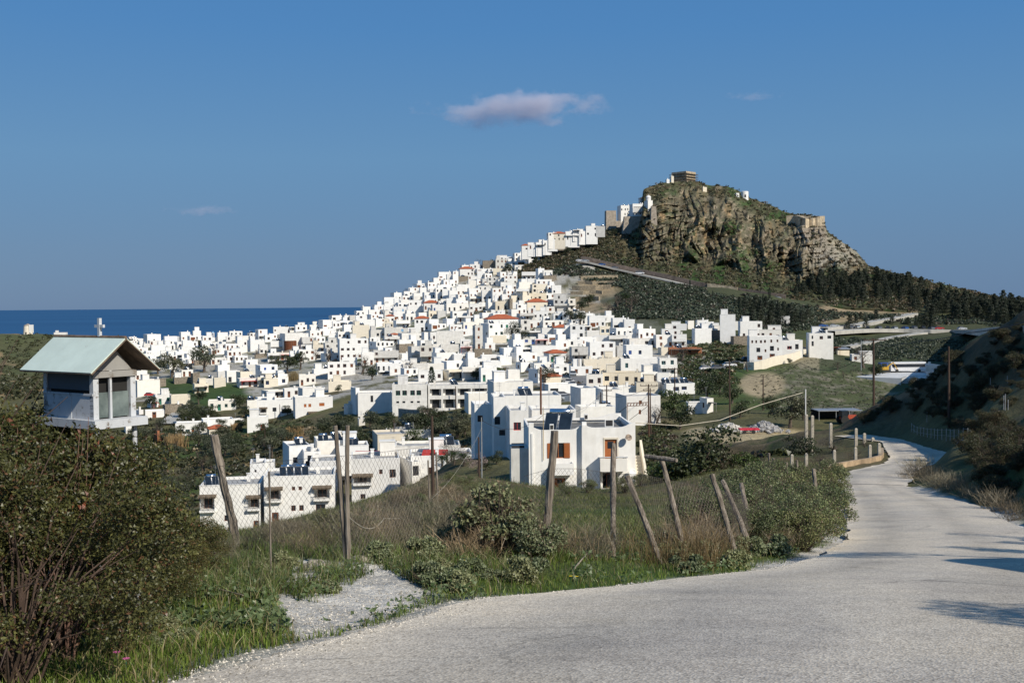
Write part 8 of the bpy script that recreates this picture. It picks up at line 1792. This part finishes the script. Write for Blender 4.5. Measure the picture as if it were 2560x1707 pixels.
# ---------------------------------------------------------------- clouds
def cloud(name, x, y, d, w_, h_, dens, seed, label, tilt=0):
    p = P(x, y, d); S = w_/F*d/2; Hh_ = h_/F*d/2
    b = MB(); b.box(-S*1.25, S*1.25, -S*.35, S*.35, -Hh_*1.5, Hh_*1.8); m = bpy.data.materials.new(name); m.use_nodes = True; nt = m.node_tree; nt.nodes.clear(); o = nt.nodes.new('ShaderNodeOutputMaterial')
    v = nt.nodes.new('ShaderNodeVolumePrincipled'); v.inputs['Color'].default_value = (.87, .85, .91, 1); v.inputs['Anisotropy'].default_value = .1
    tc = nt.nodes.new('ShaderNodeTexCoord'); mp = nt.nodes.new('ShaderNodeMapping'); mp.inputs['Scale'].default_value = (1/S, 1/(S*.35), 1/Hh_); nt.links.new(tc.outputs['Object'], mp.inputs[0])
    n = N(nt, 'ShaderNodeTexNoise'); n.inputs['Scale'].default_value = 2.6/S; n.inputs['Detail'].default_value = 6; n.inputs['Roughness'].default_value = .6; mo = nt.nodes.new('ShaderNodeMapping'); mo.inputs['Location'].default_value = (seed*S, 0, 0); mo.inputs['Scale'].default_value = (1, 1, 1.7); nt.links.new(tc.outputs['Object'], mo.inputs[0]); nt.links.new(mo.outputs[0], n.inputs['Vector'])
    ln = nt.nodes.new('ShaderNodeVectorMath'); ln.operation = 'LENGTH'; nt.links.new(mp.outputs[0], ln.inputs[0])
    a = nt.nodes.new('ShaderNodeMath'); a.operation = 'MULTIPLY_ADD'; nt.links.new(n.outputs['Fac'], a.inputs[0]); a.inputs[1].default_value = 3.0; a.inputs[2].default_value = -.62
    s_ = nt.nodes.new('ShaderNodeMath'); s_.operation = 'SUBTRACT'; nt.links.new(a.outputs[0], s_.inputs[0]); nt.links.new(ln.outputs['Value'], s_.inputs[1])
    c = nt.nodes.new('ShaderNodeMath'); c.operation = 'MULTIPLY'; c.use_clamp = False; nt.links.new(s_.outputs[0], c.inputs[0]); c.inputs[1].default_value = dens; mx_ = nt.nodes.new('ShaderNodeMath'); mx_.operation = 'MAXIMUM'; nt.links.new(c.outputs[0], mx_.inputs[0]); mx_.inputs[1].default_value = 0
    nt.links.new(mx_.outputs[0], v.inputs['Density']); nt.links.new(v.outputs[0], o.inputs['Volume']); ob = b.build(name, [m], None, p); tag(ob, kind='structure')
    ob.rotation_euler = (0, 0, -math.atan2(p[0], p[1])); m.cycles.volume_step_rate = .6 if hasattr(m.cycles, 'volume_step_rate') else 1; return ob
cloud('cloud', 1290, 272, 9000, 430, 84, .011, .3, '')
cloud('cloud', 1880, 240, 9500, 130, 26, .0038, 2.1, '')
cloud('cloud', 510, 527, 11000, 170, 26, .0048, 4.4, '')

# tar seam across the road beyond the bend
q0 = hit_road(2090, 1213); q1 = hit_road(2262, 1215); q2 = np.array([(q0[0]+q1[0])/2, (q0[1]+q1[1])/2+.3, 0]); V = []; Fc = []
for i, t in enumerate(np.linspace(0, 1, 12)):
    q = q0*(1-t)+q1*t; wv = .35*math.sin(t*9)*.2
    for s_ in (-.05, .05): V.append((q[0], q[1]+wv+s_, float(zroad(q[1]+wv))+.035+.05*math.sin(t*math.pi)))
for i in range(11): Fc += [2*i, 2*i+2, 2*i+3, 2*i+1]
tag(link('road_seam', np_mesh('road_seam', V, Fc, 4), plain('tar', (.10,.095,.09))), kind='structure')
# ------------------------------------------------------------------ labels of the town houses: look + place in the photograph
WN = {'w': 'white', 'g': 'weathered-white', 'c': 'cream', 'k': 'grey', 's': 'stone', 'b': 'brick'}
FN = {'w': 'brown', 'o': 'orange', 'B': 'blue', 'T': 'teal', 'G': 'green', 'L': 'pale-blue', 'R': 'red', 'W': 'white', 'D': 'dark'}
ORD = ['first','second','third','fourth','fifth','sixth','seventh','eighth','ninth','tenth','eleventh','twelfth','thirteenth','fourteenth','fifteenth','sixteenth','seventeenth','eighteenth','nineteenth','twentieth']
BANDS = [(0, 640, 'on the monastery ridge'), (640, 690, 'atop the hill town'), (690, 730, 'under the hilltop houses'), (730, 765, 'in the upper town'), (765, 800, 'midway up the hill town'), (800, 835, 'beside the big red-roofed block'),
         (835, 865, 'level with the umbrella pine'), (865, 900, 'just below the umbrella pine'), (900, 935, 'just above the school roofs'), (935, 975, 'level with the school roof'), (975, 1030, 'beside the school ground floor'), (1030, 1200, 'at the edge of the dark valley')]
ZONES = [(0, 520, 'far left'), (520, 700, 'left wing'), (700, 860, 'left slope'), (860, 1010, 'left centre'), (1010, 1150, 'centre'), (1150, 1290, 'mid centre'), (1290, 1440, 'right centre'), (1440, 1620, 'right side'), (1620, 2000, 'far right')]
cells = {}
for (e, fl, wl, fr) in AUTO:
    x0, y0, x1, y1 = e['px']; cx_, cy_ = (x0+x1)/2, y1
    bi = next(i for i, b_ in enumerate(BANDS) if b_[0] <= cy_ < b_[1] or i == len(BANDS)-1); zi = next(i for i, z_ in enumerate(ZONES) if z_[0] <= cx_ < z_[1] or i == len(ZONES)-1)
    inf = e['info']; nw = int(inf[4])
    if 'R' in fl: look = WN[wl]+' house with red tiled roof'
    elif 'v' in fl: look = 'low '+WN[wl]+' house with '+('red' if 'r' in fl else 'dark')+' awning'
    elif 'b' in fl: look = WN[wl]+' balcony house'
    elif 'u' in fl: look = WN[wl]+' house with upper box'
    elif 'n' in fl: look = 'windowless '+WN[wl]+(' cube' if inf[0] < 7 else ' block')
    else: look = ('wide ' if inf[0] > 9 else ('tall ' if inf[2] > inf[0]*1.1 else ''))+WN[wl]+' house'+(', %s shutters' % FN[fr] if fr in 'BTGLRo' and nw else '')
    cells.setdefault((bi, zi, look), []).append((cx_, e))
for (bi, zi, look), L in cells.items():
    L.sort(key=lambda t: t[0])
    for k, (cx_, e) in enumerate(L):
        s = '%s %s, %s' % (look, BANDS[bi][2], ZONES[zi][2])
        if len(L) > 1: s = '%s %s, %s, %s from left' % (look, BANDS[bi][2], ZONES[zi][2], ORD[k])
        e['label'] = s; e['category'] = 'house'
for (e, d, w_, d_) in HOUSES:
    if 'category' not in e: e['category'] = {'school': 'school', 'monastery': 'monastery', 'bell_tower': 'bell tower', 'church': 'church', 'warehouse': 'warehouse'}.get(e.name.split('.')[0], 'house')
    for k in ('px', 'info'):
        if k in e: del e[k]
seen = {}
for o in list(scene.objects):
    if o.parent is None and 'label' in o:
        w_ = o['label'].split()
        if len(w_) > 16: print('LONG', len(w_), o['label'])
        seen.setdefault(o['label'], []).append(o)
for k, v in seen.items():
    if len(v) > 1 and not v[0].get('group'): print('DUP', k)
